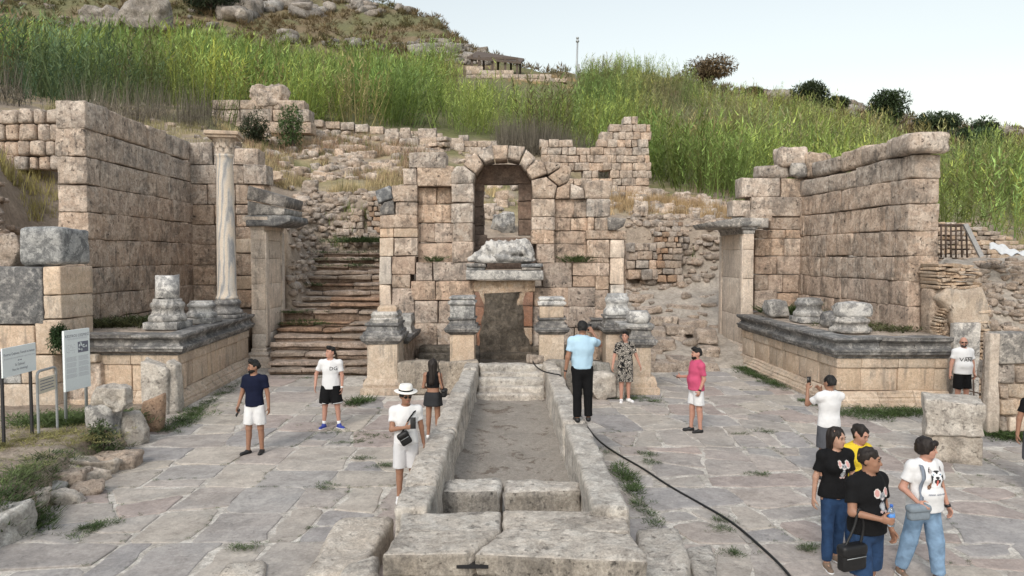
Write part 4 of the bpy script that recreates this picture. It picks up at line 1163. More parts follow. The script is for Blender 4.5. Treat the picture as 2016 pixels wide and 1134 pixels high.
o = add('stone_fragment', *boulder((8.98, 19.9, 1.70), (.5, .45, .42), 14, 6, .4, .08), M['dark_marble']); tag(o, 'small dark block between the two column bases on the right podium', 'stone')
o = add('carved_capital', *[(lambda V, Fc: (V + np.stack([vnoise(V, 5, 2), vnoise(V, 5, 3), vnoise(V, 5, 4)], 1) * .03, Fc))(*lathe([(.22, 0), (.30, .05), (.34, .16), (.31, .2), (.30, .24), (.27, .3), (.25, .34)], 18, (3.45, 19.35, 1.85)))][0], M['white_marble']); tag(o, 'white carved fragment sitting on the right corner pedestal', 'stone')

# ------------------------------------------------------------------ reclining statue on the shelf
v = Vol((-1.3, -.55, -.02), (1.3, .55, 1.05), .021)
for a, b, ra, rb, k in (((-1.06, -.05, .12), (-.80, -.06, .20), .085, .13, .05), ((-.80, -.06, .20), (-.36, -.06, .46), .15, .235, .1), ((-.36, -.06, .46), (-.02, .04, .40), .245, .30, .12), ((-.30, .12, .40), (.05, .1, .38), .25, .28, .1), ((-.02, .04, .40), (.45, .02, .44), .29, .27, .12), ((.45, .02, .44), (.72, .02, .56), .28, .24, .1), ((.72, .02, .52), (.96, .04, .36), .24, .20, .1), ((.30, -.26, .34), (.70, -.24, .40), .09, .11, .06), ((.70, -.24, .40), (.92, -.16, .22), .11, .12, .06), ((-.66, -.2, .12), (.2, -.25, .12), .12, .14, .1)):
    v.cone(a, b, ra, rb, k)
v.ell((.12, .0, .10), (1.0, .36, .15), .08)
v.cut((1.07, 0, .35), (1.0, .1, .25)); v.cut((.5, 0, .80), (.12, 0, 1.0))
Pg = v.P([v.lo[i] + v.h * np.arange(v.n[i]) for i in range(3)])
w1 = fbm(Pg, 1.8, 3, 4)
ph = Pg[..., 0] * 13 + Pg[..., 2] * 7 + w1 * 1.6
fold = (np.abs(np.sin(ph)) ** .6 - .65) * .055 * np.clip((Pg[..., 0] + 1.1) * 2.2, 0, 1) * np.clip((Pg[..., 2] - .10) * 6, .15, 1)
v.D = v.D + (fold + fbm(Pg, 6, 2, 8) * .004).astype(np.float32)
v.cut((0, 0, 0), (0, 0, -1))
V, Q = v.mesh()
pz = W(988, 518, 22.05)
sta = empty('statue', (pz[0], 22.2, pz[2]), 'headless white marble statue of a reclining draped figure on the shelf below the arch', 'statue')
up_ = V[:, 2] > .17 + .05 * vnoise(V, 3, 2)
add('figure', V * [.94, .9, .98] + np.array([pz[0], 22.2, pz[2]]), Q, M['white_marble'], sta)
V, Q = boulder((pz[0] + .12, 22.2, pz[2] + .01), (1.6, .70, .16), 71, 10, 0, .10); add('base_rock', V, Q, M['grey_marble'], sta)
# ------------------------------------------------------------------ water channel
def quad_stone(cs, z0, z1, mat, parent, name, seed, n=10, r=.05, jit=.03, fine=.015, tint=None, freq=1.6, face=None):
    """rough block over a plan quadrilateral (front-left, front-right, back-right, back-left)"""
    cs = [np.asarray(c, float)[:2] for c in cs]
    w = (np.linalg.norm(cs[1] - cs[0]) + np.linalg.norm(cs[2] - cs[3])) / 2
    d = (np.linalg.norm(cs[3] - cs[0]) + np.linalg.norm(cs[2] - cs[1])) / 2
    V, Q = rbox((w, d, z1 - z0), r, n, jit, seed, freq, .012, fine)
    u, v = V[:, :1] / w, V[:, 1:2] / d
    XY = cs[0] * (1 - u) * (1 - v) + cs[1] * u * (1 - v) + cs[2] * u * v + cs[3] * (1 - u) * v
    o = add(name, np.hstack([XY, V[:, 2:] + z0]), Q, mat, parent, tint=tint or stone_tint(seed, .06, .02))
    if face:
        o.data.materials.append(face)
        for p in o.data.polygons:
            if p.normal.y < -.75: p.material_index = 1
    return o
ch = empty('water_channel', (0, 12.5, 0), 'long dry stone water channel running towards the fountain', 'water channel')
CM = M['channel']
def lin(y, a, b): return a + (b - a) * (y - 7.9) / (18.7 - 7.9)
for side in (-1, 1):
    o0, o1, i0, i1 = (-1.35, -1.22, -.95, -.88) if side < 0 else (1.31, 1.18, .91, .82)
    cuts = [7.92, 8.62, 11.4, 14.6, 17.55, 18.72] if side < 0 else [7.82, 11.9, 15.2, 17.6, 18.74]
    for k in range(len(cuts) - 1):
        ya, yb = cuts[k] + .004, cuts[k + 1] - .004
        xs = (lin(ya, o0, o1), lin(ya, i0, i1), lin(yb, i0, i1), lin(yb, o0, o1))
        if side > 0: xs = (xs[1], xs[0], xs[3], xs[2])
        L = yb - ya
        quad_stone([(xs[0], ya), (xs[1], ya), (xs[2], yb), (xs[3], yb)], -.02, .88 + .015 * math.sin(k * 2.1 + side), CM, ch, 'side_wall_stone', 300 + k + 10 * side, n=int(8 + L * 4), r=.05, jit=.035, fine=.02, freq=2.0)
yy = np.linspace(8.2, 17.5, 60); xx = np.linspace(-1.0, 1.0, 16)
XX, YY = np.meshgrid(xx, yy)
P_ = np.stack([XX, YY, XX * 0], -1).reshape(-1, 3)
P_[:, 2] = .13 + fbm(P_, 1.4, 4, 2) * .018 + (np.abs(P_[:, 0]) ** 4) * .08
gi = np.arange(59 * 16).reshape(59, 16)[:, :-1].ravel()
add('channel_floor', P_, np.stack([gi, gi + 1, gi + 17, gi + 16], 1), M['silt'], ch)
for i in range(5):
    quad_stone([(-.88 + .01 * i, 17.4 + .25 * i), (.83, 17.38 + .25 * i), (.83, 18.75), (-.88, 18.75)], .05, .29 + .14 * i, M['channel'], ch, 'channel_step', 350 + i, n=14, r=.05, jit=.05, fine=.02)
for a, b, sd in ((-.94, -.155, 1), (-.125, .93, 2)):
    quad_stone([(a, 9.2), (b, 9.22), (b, 9.78), (a, 9.74)], .05, .62, M['channel'], ch, 'cross_stone', 360 + sd, n=16, r=.08, jit=.05, fine=.03, face=M['channel_face'])
zk = .8
g = lambda px, py, z=zk: G(px, py, z)
for q, sd in (([(784, 1040), (986, 1041), (986, 1003), (786, 1003)], 1), ([(989, 1041), (1240, 1047), (1234, 1001), (989, 1003)], 2)):
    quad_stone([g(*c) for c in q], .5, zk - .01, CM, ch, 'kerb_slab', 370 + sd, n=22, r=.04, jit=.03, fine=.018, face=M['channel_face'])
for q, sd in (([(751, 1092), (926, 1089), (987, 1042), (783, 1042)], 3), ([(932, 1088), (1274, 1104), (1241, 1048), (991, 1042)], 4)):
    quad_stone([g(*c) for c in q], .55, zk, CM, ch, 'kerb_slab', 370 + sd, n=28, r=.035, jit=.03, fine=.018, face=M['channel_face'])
quad_stone([(-1.22, 6.98), (1.22, 6.98), (1.2, 8.1), (-1.2, 8.1)], -.02, .57, M['channel_face'], ch, 'base_stone', 380, n=16)
a, b = W(900, 1104, 6.9), W(962, 1111, 6.9)
V, Fc = box(a[0], b[0], 6.80, 6.98, b[2], a[2]); add('drain_slot', V, Fc, M['black'], ch, smooth=False)  # solid black box paints the darkness inside the slot opening
for q, z1, sd, lab in (([(590, 1140), (716, 1120), (776, 1016), (668, 1022)], .34, 1, 'wide worn slab left of the channel front'), ([(640, 1175), (742, 1160), (744, 1098), (676, 1112)], .38, 2, 'small worn slab under the left front corner of the channel'), ([(1268, 1150), (1372, 1150), (1336, 1036), (1250, 1032)], .36, 3, 'worn slab right of the channel front')):
    o = quad_stone([G(*c, z1) for c in q], -.05, z1, CM, None, 'stone_slab', 390 + sd, n=14, r=.07, jit=.06, fine=.02)
    tag(o, lab, 'stone slab')
for q, z1, sd in (([(1366, 1140), (1420, 1140), (1400, 1070), (1350, 1075)], .06, 5), ([(430, 1134), (520, 1140), (520, 1105), (450, 1108)], .07, 6)):
    o = quad_stone([G(*c, z1) for c in q], -.05, z1, M['channel'], None, 'stone_slab', 390 + sd, n=8, r=.04, jit=.05, fine=.02)
    tag(o, 'low rough slab right of the worn slab at the channel front' if sd == 5 else 'low rough grey slab on the paving at the bottom left', 'stone slab')

# ------------------------------------------------------------------ staircase
st = empty('staircase', (-5.9, 26, 0), 'steep worn stone staircase climbing left of the facade', 'staircase')
ys = [741, 728, 712, 693, 675, 660, 647, 634, 611, 598, 586, 573, 558, 544, 533, 520, 508, 494]
xl = [533, 533, 535, 536, 538, 545, 550, 556, 556, 562, 572, 585, 592, 597, 602, 610, 622, 640]
r_ = random.Random(5)
for i in range(1, 18):
    Y = 21.8 + .5 * (i - 1)
    z = float(W(700, ys[i], Y)[2]); zp_ = 0 if i == 1 else float(W(700, ys[i - 1], Y - .5)[2])
    xa = W(xl[i], ys[i], Y)[0] - .1; xb = -4.28 if i > 2 else -3.95
    n = r_.choice([2, 3, 3]); cut = sorted(xa + (xb - xa) * (k + r_.uniform(-.25, .25)) / n for k in range(1, n))
    xs = [xa] + cut + [xb]
    for k in range(n):
        sd = i * 10 + k
        dy = r_.uniform(-.07, .07); dz = r_.uniform(-.03, .03)
        rd = r_.random()
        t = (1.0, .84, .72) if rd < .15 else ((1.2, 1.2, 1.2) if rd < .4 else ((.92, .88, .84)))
        zt = z + dz; h_ = max(.16, z - zp_ - .01); th_ = min(h_ * .62, r_.uniform(.10, .14))
        V, Q = rbox((xs[k + 1] - xs[k] - .015, .95, th_), .025, 8, .04, sd, 1.8, .03, .02)
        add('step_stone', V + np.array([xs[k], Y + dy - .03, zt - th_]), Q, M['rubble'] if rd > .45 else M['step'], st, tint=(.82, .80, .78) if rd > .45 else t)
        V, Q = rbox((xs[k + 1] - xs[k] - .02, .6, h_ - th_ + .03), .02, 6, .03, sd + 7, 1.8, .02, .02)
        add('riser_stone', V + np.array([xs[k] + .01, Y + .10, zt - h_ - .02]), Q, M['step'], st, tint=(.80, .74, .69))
    V, Fc = box(xa, xb, Y + .22, Y + 1.0, z - 1.2, z - .06)
    add('step_bedding', V, Fc, M['step'], st, smooth=False)

# ------------------------------------------------------------------ rubble, boulders and ruins
def rocks(name, spots, mat, label, seed=0, kind='stuff'):
    """many loose stones as one joined mass"""
    parts, cols = [], []
    for i, (p, s) in enumerate(spots):
        rr = random.Random(seed * 1000 + i)
        V, Q = boulder((0, 0, 0), (s * rr.uniform(.8, 1.9), s * rr.uniform(.7, 1.1), s * rr.uniform(.4, .8)), seed * 131 + i, 2 if s < .22 else 3, None, .2)
        parts.append((V + np.array(p) - np.array([0, 0, s * .28]), Q))
        t = stone_tint(seed + i, .2, .05); cols.append(np.tile(np.array([t]), (len(V), 1)))
    V = []; Qs = []; o = 0
    for v, q in parts: V.append(v); Qs.append(q + o); o += len(v)
    ob = add(name, np.vstack(V), np.vstack(Qs), mat, vcol=np.vstack(cols), smooth=False)
    return tag(ob, label, None, kind=kind)
def rock(px, py_top, py_bot, wpx, Y, mat, label, seed, name='boulder', depth=None, rough=.18, z=None, n=14, cat='boulder', rot=None, slab=False):
    a = W(px, py_bot, Y); k = Y / F
    w, h = wpx * k, (py_bot - py_top) * k
    zb = a[2] if z is None else z
    V, Q = boulder((a[0], Y + (depth or w * .7) / 2, zb - h * .12), (w * 1.06, depth or w * .7, h * 1.25), seed, n, 0 if rot is None else rot, rough)
    if slab:
        V, Q = rbox((w, depth, h * 1.2), .04, 9, .06, seed, 2.0, .08, .03); V = V + np.array([a[0] - w / 2, Y, zb - h * .15])
    o = add(name, V, Q, mat)
    return tag(o, label, cat)
rr = random.Random(3)
spots = []
for i in range(300):           # bank between the left pillar and the stairs
    px = rr.uniform(562, 640); Y = rr.uniform(23.8, 31.5)
    p = WH(px, Y); spots.append((p, rr.uniform(.06, .34)))
for i in range(220):           # cut face above the stairs
    px = rr.uniform(590, 748); Y = rr.uniform(31.8, 33.6)
    p = WH(px, Y); spots.append((p, rr.uniform(.15, .45)))
rocks('rubble_bank', spots, M['rubble'], 'rubble on the bank beside the stairs', 1)
spots = []
for i in range(260):
    px = rr.uniform(1236, 1425); Y = rr.uniform(31.2, 33.8)
    spots.append((WH(px, Y), rr.uniform(.06, .40)))
for i in range(24):
    px = rr.uniform(1240, 1410); Y = rr.uniform(24, 31)
    spots.append((WH(px, Y), rr.uniform(.15, .5)))
rocks('rubble_bank', spots, M['rubble'], 'rubble on the bank right of the facade', 2)
spots = []
for i in range(330):
    px = rr.uniform(490, 870); Y = rr.choice([rr.uniform(34, 52), rr.uniform(41, 53), rr.uniform(37, 40)])
    spots.append((WH(px, Y), rr.uniform(.12, .65)))
for i in range(260):
    px = rr.uniform(900, 1440); Y = rr.uniform(35, 48)
    spots.append((WH(px, Y), rr.uniform(.15, .6)))
for i in range(60):
    px = rr.uniform(120, 500); Y = rr.uniform(36, 44)
    spots.append((WH(px, Y), rr.uniform(.15, .5)))
rocks('scattered_stones', spots, M['ashlar_grey'], 'loose stones on the slope behind the ruin', 3)
spots = []
for i in range(260):           # left bank behind the stub wall and right mound behind the brick niche
    px = rr.uniform(-80, 118); Y = rr.uniform(21, 24.6); spots.append((WH(px, Y), rr.uniform(.15, .5)))
for i in range(520):
    px = rr.uniform(1925, 2150); Y = rr.uniform(19.6, 22.2); spots.append((WH(px, Y), rr.uniform(.06, .28)))
rocks('rubble_bank', spots, M['rubble'], 'rubble at the outer banks', 4)
def masonry(root, fr, x0, x1, rows, wpx, mats, thick=.7, topf=None, holes=(), seed=0, name='wall_block', r=.035, jit=.04, n=4):
    rr = random.Random(seed)
    for k in range(len(rows) - 1):
        ya, yb = rows[k], rows[k + 1]
        x = x0 + rr.uniform(-.5, 0) * wpx
        while x < x1 - wpx * .2:
            w = wpx * rr.uniform(.6, 1.5); xe = min(x + w, x1 + rr.uniform(-2, 2))
            xs = max(x, x0 + rr.uniform(-2, 2))
            xm = (xs + xe) / 2
            x += w
            if xe - xs < wpx * .3: continue
            if topf is not None and (ya + yb) / 2 < topf(xm): continue
            if any(hx0 < xm < hx1 and hy0 < (ya + yb) / 2 < hy1 for hx0, hy0, hx1, hy1 in holes): continue
            a0, z1 = fr.pix(xs, ya); a1, z0 = fr.pix(xe, yb)
            block(fr, a0, a1, z0, z1, thick, rr.choice(mats), root, name, off=rr.uniform(-.06, .06), gap=.018, r=r, jit=jit, n=n, corner=.03, fine=0, seed=rr.randint(0, 10 ** 8), tint=stone_tint(rr.randint(0, 9999), .14, .05))
# tall ruined wall with a window hole, behind the arch to the right
YR = 44.0
rwall = empty('ruined_wall', tuple(W(1200, 385, YR)), 'tall ruined wall of small blocks with a square hole behind the facade', 'wall')
frW = Frame((0, YR, 0), (1, 0, 0), (0, 1, 0))
tp = lambda x: float(np.interp(x, [1055, 1068, 1069, 1127, 1128, 1164, 1165, 1172, 1173, 1197, 1198, 1231, 1232, 1263, 1264, 1285], [310, 306, 282, 282, 294, 293, 271, 271, 254, 253, 240, 239, 230, 229, 246, 246]))
masonry(rwall, frW, 1064, 1281, [229 + 15.2 * k for k in range(12)], 19, [ag, as_, as_], 1.0, tp, [(1188, 328, 1206, 352), (1130, 325, 1140, 345)], 9)
cw = empty('ruined_wall', tuple(W(930, 320, 47)), 'low curved ruined wall seen just left of the arch top', 'wall')
frW2 = Frame(W(822, 320, 44) * [1, 1, 0], W(900, 320, 49) * [1, 1, 0] - W(822, 320, 44) * [1, 1, 0], (-.9, .5, 0))
masonry(cw, frW2, 824, 900, [268, 279, 290, 301, 312, 325, 338], 16, [ag], .8, lambda x: 318 - (x - 820) * .68, (), 4)
frW3 = Frame((0, 49, 0), (1, 0, 0), (0, 1, 0))
masonry(cw, frW3, 901, 985, [265, 277, 289, 301, 313, 326], 20, [ag], .8, lambda x: 264 if x < 930 else 272, (), 5)
tw = empty('terrace_wall', tuple(W(510, 236, 47)), 'two course terrace wall on the slope above the tall column', 'wall')
frW4 = Frame((0, 47, 0), (1, 0, 0), (0, 1, 0))
masonry(tw, frW4, 418, 610, [197, 215, 239, 262], 44, [ag], 1.2, lambda x: 190 + max(0, x - 560) * .5, (), 6, n=4)
tw2 = empty('terrace_wall', tuple(W(740, 262, 52)), 'long low terrace wall of flat blocks below the reeds', 'wall')
for k, x in enumerate(np.arange(612, 870, 29)):
    y = 234 + (x - 612) * .125; w = 28 + rr.uniform(-6, 5)
    fr_ = Frame((0, 52 + rr.uniform(-.2, .2), 0), (1, 0, 0), (0, 1, 0))
    rects(tw2, fr_, [(x, y + rr.uniform(-2, 2), x + w, y + 15, 0, ag), (x - 4, y + 15, x + w + 4, y + 32, .3, ag)], 1.0, ag, name='wall_block', jit=.06, n=4)
rects(tw2, frW4, [(758, 236, 788, 250, 4.5, ag), (846, 253, 870, 264, 4.5, ag)], 1.0, ag, name='wall_block', jit=.05)
def terrace(px0, px1, Y, hpx, wpx, label, seed, rows=1, skip=.12, mats=None):
    r4 = random.Random(seed); root = empty('terrace_wall', tuple(WH((px0 + px1) / 2, Y)), label, 'wall')
    x = px0
    while x < px1:
        w = wpx * r4.uniform(.5, 1.6)
        if r4.random() > skip:
            for k in range(rows if r4.random() > .3 else max(1, rows - 1)):
                yy_ = Y + r4.uniform(-.25, .25) + .25 * k
                b_ = WH(x + w / 2, yy_); h = hpx * Y / F * r4.uniform(.8, 1.25)
                V, Q = rbox((w * Y / F * .98, .7, h + .15), .05, 5, .05, r4.randint(0, 9999), 1.8, .07, .02)
                add('wall_block', V + np.array([b_[0] - w * Y / F / 2, yy_, b_[2] - .12 + k * h]), Q, (mats or [ag, ag, as_])[r4.randint(0, 2)], root, tint=stone_tint(r4.randint(0, 9999), .14))
        x += w
terrace(555, 800, 40.2, 13, 30, 'broken row of pale blocks across the dry slope, lower one', 1)
terrace(620, 800, 38.0, 11, 26, 'short row of flat stones just above the stair bank', 2, 1, .3)
terrace(640, 860, 45.5, 12, 26, 'broken row of blocks in the middle of the dry slope', 3, 1, .2)
terrace(560, 720, 43.0, 10, 22, 'faint row of small stones on the dry slope below the shrubs', 4, 1, .35)
terrace(760, 900, 48.5, 13, 24, 'stepped row of blocks left of the curved ruin', 5, 2, .15)
terrace(1230, 1440, 42.5, 13, 32, 'row of pale blocks on the terrace right of the tall ruined wall', 6, 1, .2)
terrace(1225, 1420, 36.5, 10, 26, 'row of small stones along the edge of the right bank', 7, 1, .3)
terrace(930, 1030, 37.0, 14, 26, 'short row of blocks seen through the arch', 8, 2, .1)
tw3 = empty('terrace_wall', tuple(W(60, 308, 28)), 'old block wall with deep dark joints at the far left', 'wall')
frW5 = Frame((0, 28, 0), (1, 0, 0), (0, 1, 0))
masonry(tw3, frW5, -60, 122, [214, 243, 277, 306, 335], 27, [ag, as_], .8, lambda x: 214, (), 12, r=.09, jit=.06)
# masonry patch in the bank right of the facade
mp = empty('retaining_wall', tuple(W(1318, 556, 31.0)), 'patch of reddish rubble masonry in the bank right of the facade', 'wall')
frW6 = Frame((0, 31.2, 0), (1, 0, 0), (0, 1, 0))
masonry(mp, frW6, 1294, 1345, [436, 446, 456, 465, 477, 488, 500, 513, 528, 541, 556], 15, [M['rubble_red'], M['rubble'], M['rubble']], .9, None, (), 14, 'wall_stone')
masonry(mp, frW6, 1236, 1294, [478, 495, 512, 530, 550], 22, [M['rubble'], as_], .9, None, (), 15, 'wall_stone')
mp2 = empty('retaining_wall', tuple(W(690, 490, 31.8)), 'dry stone wall above the top of the staircase', 'wall')
frW7 = Frame((0, 32.0, 0), (1, 0, 0), (0, 1, 0))
masonry(mp2, frW7, 640, 716, [412, 424, 436, 450, 464, 478, 494], 20, [M['rubble'], as_], .9, lambda x: 486 - (x - 640) * 1.1, (), 16, 'wall_stone')
frW8 = Frame((0, 33.2, 0), (1, 0, 0), (0, 1, 0))
masonry(mp2, frW8, 650, 748, [384, 392, 400, 409, 418, 428], 13, [M['rubble'], ag], .9, None, (), 17, 'wall_stone')
masonry(mp2, frW7, 722, 750, [386, 396, 406, 416, 426, 436, 446, 458], 14, [M['rubble_red'], M['rubble']], .9, None, (), 18, 'wall_stone')
# bits seen through the arch
o = rock(990, 433, 462, 40, 33, M['grey_marble'], 'pale fluted block seen through the arch', 5, 'stone_block', cat='stone')
o = rock(962, 408, 432, 20, 34.5, ag, 'small grey block seen through the arch, left side', 6, 'stone_block', cat='stone')
# boulders on the near slope
for i, (px, yt, yb, w, Y, m, lab) in enumerate([
    (525, 180, 212, 62, 47, ag, 'large slanting pale boulder at the edge of the reeds'),
    (608, 366, 386, 26, 33.2, M['rubble'], 'round boulder on the bank above the stairs'),
    (540, 345, 356, 28, 33.5, M['cream'], 'flat pale stone on the slope beside the left pillar'),
    (1262, 400, 425, 24, 33.6, ag, 'pointed boulder on the bank right of the facade'),
    (1385, 393, 416, 32, 43, ag, 'grey boulder on the terrace below the reeds, left one'),
    (1415, 404, 420, 24, 43, ag, 'grey boulder on the terrace below the reeds, right one'),
    (1345, 385, 404, 34, 44, ag, 'broad pale boulder on the terrace behind the facade'),
    (1285, 386, 402, 50, 44, ag, 'long pale block on the terrace near the ruined wall'),
    (1245, 380, 394, 40, 44, ag, 'pale block at the foot of the tall ruined wall'),
    (198, 26, 58, 70, 107, M['hillrock'], 'rounded grey crag on the upper left hill, left half'),
    (276, 12, 56, 70, 107, M['hillrock'], 'big grey crag on the upper left hill, right half')]):
    rock(px, yt, yb, w, Y, m, lab, 200 + i, n=16, rough=.26)
hs = []
for (x0, x1, ya, yb, Y0, Y1, n, s0, s1) in ((455, 500, 8, 50, 122, 132, 26, 1.5, 4), (500, 620, -5, 25, 132, 145, 26, 1.5, 4.5), (620, 760, -5, 30, 138, 148, 20, 1.0, 3.0), (560, 720, 50, 80, 113, 120, 14, .8, 2.2), (820, 960, 60, 105, 112, 124, 90, .7, 2.0), (720, 840, 60, 105, 113, 120, 24, .6, 1.6), (0, 40, -10, 25, 120, 135, 14, 1.5, 4), (785, 812, -5, 10, 146, 152, 10, 1.2, 2.6),
                                       (1480, 1580, 180, 215, 116, 128, 60, .8, 2.4), (1600, 1720, 195, 235, 114, 130, 80, .8, 2.2), (1730, 1860, 220, 262, 114, 132, 60, .8, 2), (1930, 2080, 245, 275, 120, 138, 60, .8, 2.2), (0, 500, -20, 60, 108, 135, 30, .6, 1.6)):
    for i in range(n):
        px = rr.uniform(x0, x1); Y = rr.uniform(Y0, Y1)
        hs.append((WH(px, Y), rr.uniform(s0, s1)))
rocks('hill_rocks', hs, M['hillrock'], 'rock outcrops on the hill', 7)
# step stones on the path right of the facade
for i, (px, yt, yb, w, Y) in enumerate([(1262, 700, 728, 62, 22.6), (1300, 712, 736, 70, 22.4), (1345, 708, 734, 52, 22.6), (1390, 712, 736, 58, 22.6), (1300, 668, 690, 66, 24.6), (1285, 650, 664, 60, 25.6), (1345, 645, 660, 70, 26.2), (1250, 676, 706, 44, 23.6), (1392, 650, 672, 40, 25.6)]):
    rock(px, yt, yb, w, Y, M['rubble'], ['dark flat stone beside the right corner pedestal', 'flat stone edging the lower path', 'stone edging the lower path behind the pink shirt', 'stone edging the path below the right pillar', 'pale long slab on the path', 'upper pale slab on the path', 'low kerb stone across the upper path', 'tilted grey slab beside the right corner pedestal', 'rough block by the foot of the right pillar'][i], 400 + i, 'path_stone', depth=.75, rough=.10, n=12, cat='stone', slab=True)
for i, (px, yt, yb, w, Y, lab) in enumerate([(1268, 690, 704, 70, 24.4, 'dark broad slab at the left side of the path'), (1330, 684, 698, 60, 25.0, 'thin pale slab across the middle of the path'), (1250, 640, 656, 48, 26.4, 'tilted pale block near the round white column base'), (1300, 628, 640, 70, 27.4, 'long low step stone on the upper path'),
        (1368, 634, 646, 56, 27.2, 'step stone on the upper path beside the right pillar'), (1280, 606, 616, 50, 28.8, 'flat stone half sunk in the upper path'), (1345, 602, 612, 64, 29.2, 'wide flat stone near the top of the path'), (1395, 690, 706, 50, 24.2, 'broken slab at the foot of the right pillar base'), (1262, 580, 592, 46, 30.2, 'small fallen block below the bank masonry'), (1392, 580, 592, 40, 30.4, 'small fallen block below the right end of the bank')]):
    rock(px, yt, yb, w, Y, ag if i % 2 else M['rubble'], lab, 460 + i, 'path_stone', depth=.8, n=12, cat='stone', slab=True)
# boulders by the basin
for i, (px, yt, yb, w, Y, lab) in enumerate([(1185, 752, 792, 52, 18.0, 'rough pale boulder at the foot of the basin rim'), (1215, 765, 792, 26, 18.2, 'small boulder next to the larger one at the basin rim')]):
    rock(px, yt, yb, w, Y, M['channel'], lab, 420 + i, depth=.5, z=0)
o = rock(1054, 711, 722, 30, 18.5, M['rubble'], 'rounded stone lying on the rim of the channel steps', 431, 'stone', depth=.3, cat='stone', z=.86)

# ------------------------------------------------------------------ left bank with the signs
bx = np.linspace(-16, -5.4, 110); by = np.linspace(6.5, 19.6, 120)
BX, BY = np.meshgrid(bx, by)
edge = np.interp(BY, LEFT_Y, LEFT_X)
P_ = np.stack([BX, BY, BX * 0], -1)
dd = edge - BX + vnoise(P_, .9, 4) * .18
h_ = np.clip((dd - .05) / .42, 0, 1); h_ = h_ * h_ * (3 - 2 * h_)
top = np.interp(BY, [6, 13, 14.5, 17, 20], [.5, .46, .34, .12, .05])
BZ = -.06 + h_ * (top + .06) + fbm(P_, .8, 4, 6) * .06 * h_ + fbm(P_, 3.5, 2, 7) * .02 * h_
P_[..., 2] = BZ
gi = np.arange(119 * 110).reshape(119, 110)[:, :-1].ravel()
bank = add('bank', P_.reshape(-1, 3), np.stack([gi, gi + 1, gi + 111, gi + 110], 1), M['dirt']); tag(bank, kind='structure')
def bank_z(x, y):
    d = left_edge(y) - x
    t = min(1, max(0, (d - .05) / .42)); t = t * t * (3 - 2 * t)
    return -.06 + t * (float(np.interp(y, [6, 13, 14.5, 17, 20], [.5, .46, .34, .12, .05])) + .06)
kb = empty('low_kerb_wall', (-6.7, 11, 0), 'low broken wall of stones edging the grassy bank at the left', 'wall')
for i, (px, py, w, h, d) in enumerate([(222, 892, .6, .26, .4), (188, 903, .6, .3, .5), (150, 918, .75, .34, .5), (108, 936, .7, .36, .5), (66, 955, .6, .26, .45), (30, 985, .7, .42, .6), (2, 1012, .6, .46, .6), (-40, 1040, .7, .5, .6), (138, 890, .6, .2, .5), (86, 905, .6, .2, .5), (40, 925, .5, .2, .5), (128, 962, .4, .22, .3), (170, 945, .35, .2, .3)]):
    p = G(px, py + 20, .1)
    h = h * .62; w = w * 1.25
    V, Q = rbox((w, d, h + .12), .05, 9, .06, 500 + i, 2.4, .10, .04)
    aa = .35 * math.sin(i * 2.3); V = V - [w / 2, d / 2, 0]; V = np.stack([V[:, 0] * math.cos(aa) - V[:, 1] * math.sin(aa), V[:, 0] * math.sin(aa) + V[:, 1] * math.cos(aa), V[:, 2]], 1)
    add('kerb_stone', V + np.array([p[0] - .1, p[1] + .15, -.08]), Q, M['channel'] if i % 3 else M['rubble'], kb, tint=stone_tint(i, .12))
def slab_up(px0, px1, yt, yb, Y, t, mat, label, seed, lean=0.0, top=0.0, cat='boulder', name='boulder'):
    a, b_ = W(px0, yb, Y), W(px1, yb, Y); h = float(W(px0, yt, Y)[2]) + .1
    V, Q = rbox((b_[0] - a[0], t, h), .05, 10, .05, seed, 1.8, .05, .02)
    V[:, 2] += (V[:, 2] / h) * (V[:, 0] / (b_[0] - a[0]) - .5) * top
    V[:, 0] += V[:, 2] * lean
    o = add(name, V + np.array([a[0], Y, -.1]), Q, mat); return tag(o, label, cat)
slab_up(172, 222, 800, 886, 13.4, .30, M['grey_marble'], 'upright grey stone slab at the end of the grassy bank', 1)
rock(212, 772, 812, 68, 13.4, M['channel'], 'rough boulder capping the upright grey slab', 522, depth=.45, n=16)
rock(250, 828, 884, 48, 13.7, M['channel'], 'pitted boulder right of the upright grey slab', 523, depth=.4, n=16, z=-.1)
slab_up(266, 312, 782, 856, 14.8, .22, M['rubble_red'], 'tilted brown slab between the boulders', 4, .16, .12)
slab_up(275, 330, 716, 800, 16.4, .45, M['channel'], 'tall split boulder against the left podium', 5, -.02, -.2)
slab_up(326, 345, 712, 800, 16.5, .40, M['channel'], 'thin rough stone leaning on the podium corner', 6, .0, -.1)
# stub wall at the far left
sw = empty('wall_stub', (-12.2, 17.0, 0), 'massive wall stub of smooth dark stained blocks at the left edge', 'wall')
frS2 = Frame((0, 16.9, 0), (1, 0, 0), (0, 1, 0))
rects(sw, frS2, [(30, 446, 116, 523, .1, M['grey_marble'])], 1.2, ag, r=.1, jit=.06, n=8, fine=.02)
rects(sw, frS2, [(-90, 525, 84, 640, 0, M['dark_marble']), (84, 525, 120, 582, 0, M['cream']), (84, 582, 121, 629, 0, M['cream']), (-90, 640, 68, 702, 0, M['cream']), (68, 630, 122, 698, 0, M['cream']), (-90, 703, 40, 756, .02, M['grey_marble']), (41, 700, 105, 756, 0, M['cream']), (-90, 757, 110, 816, .03, M['cream']), (-90, 817, 115, 880, .03, M['ashlar'])], 1.3, as_, r=.03, jit=.012)
rects(sw, frS2, [(105, 700, 175, 720, .3, M['cream']), (110, 720, 180, 800, .4, M['ashlar'])], .8, as_, r=.05)
rock(16, 470, 522, 36, 17.4, M['rubble'], 'dark boulder behind the left wall stub', 541)

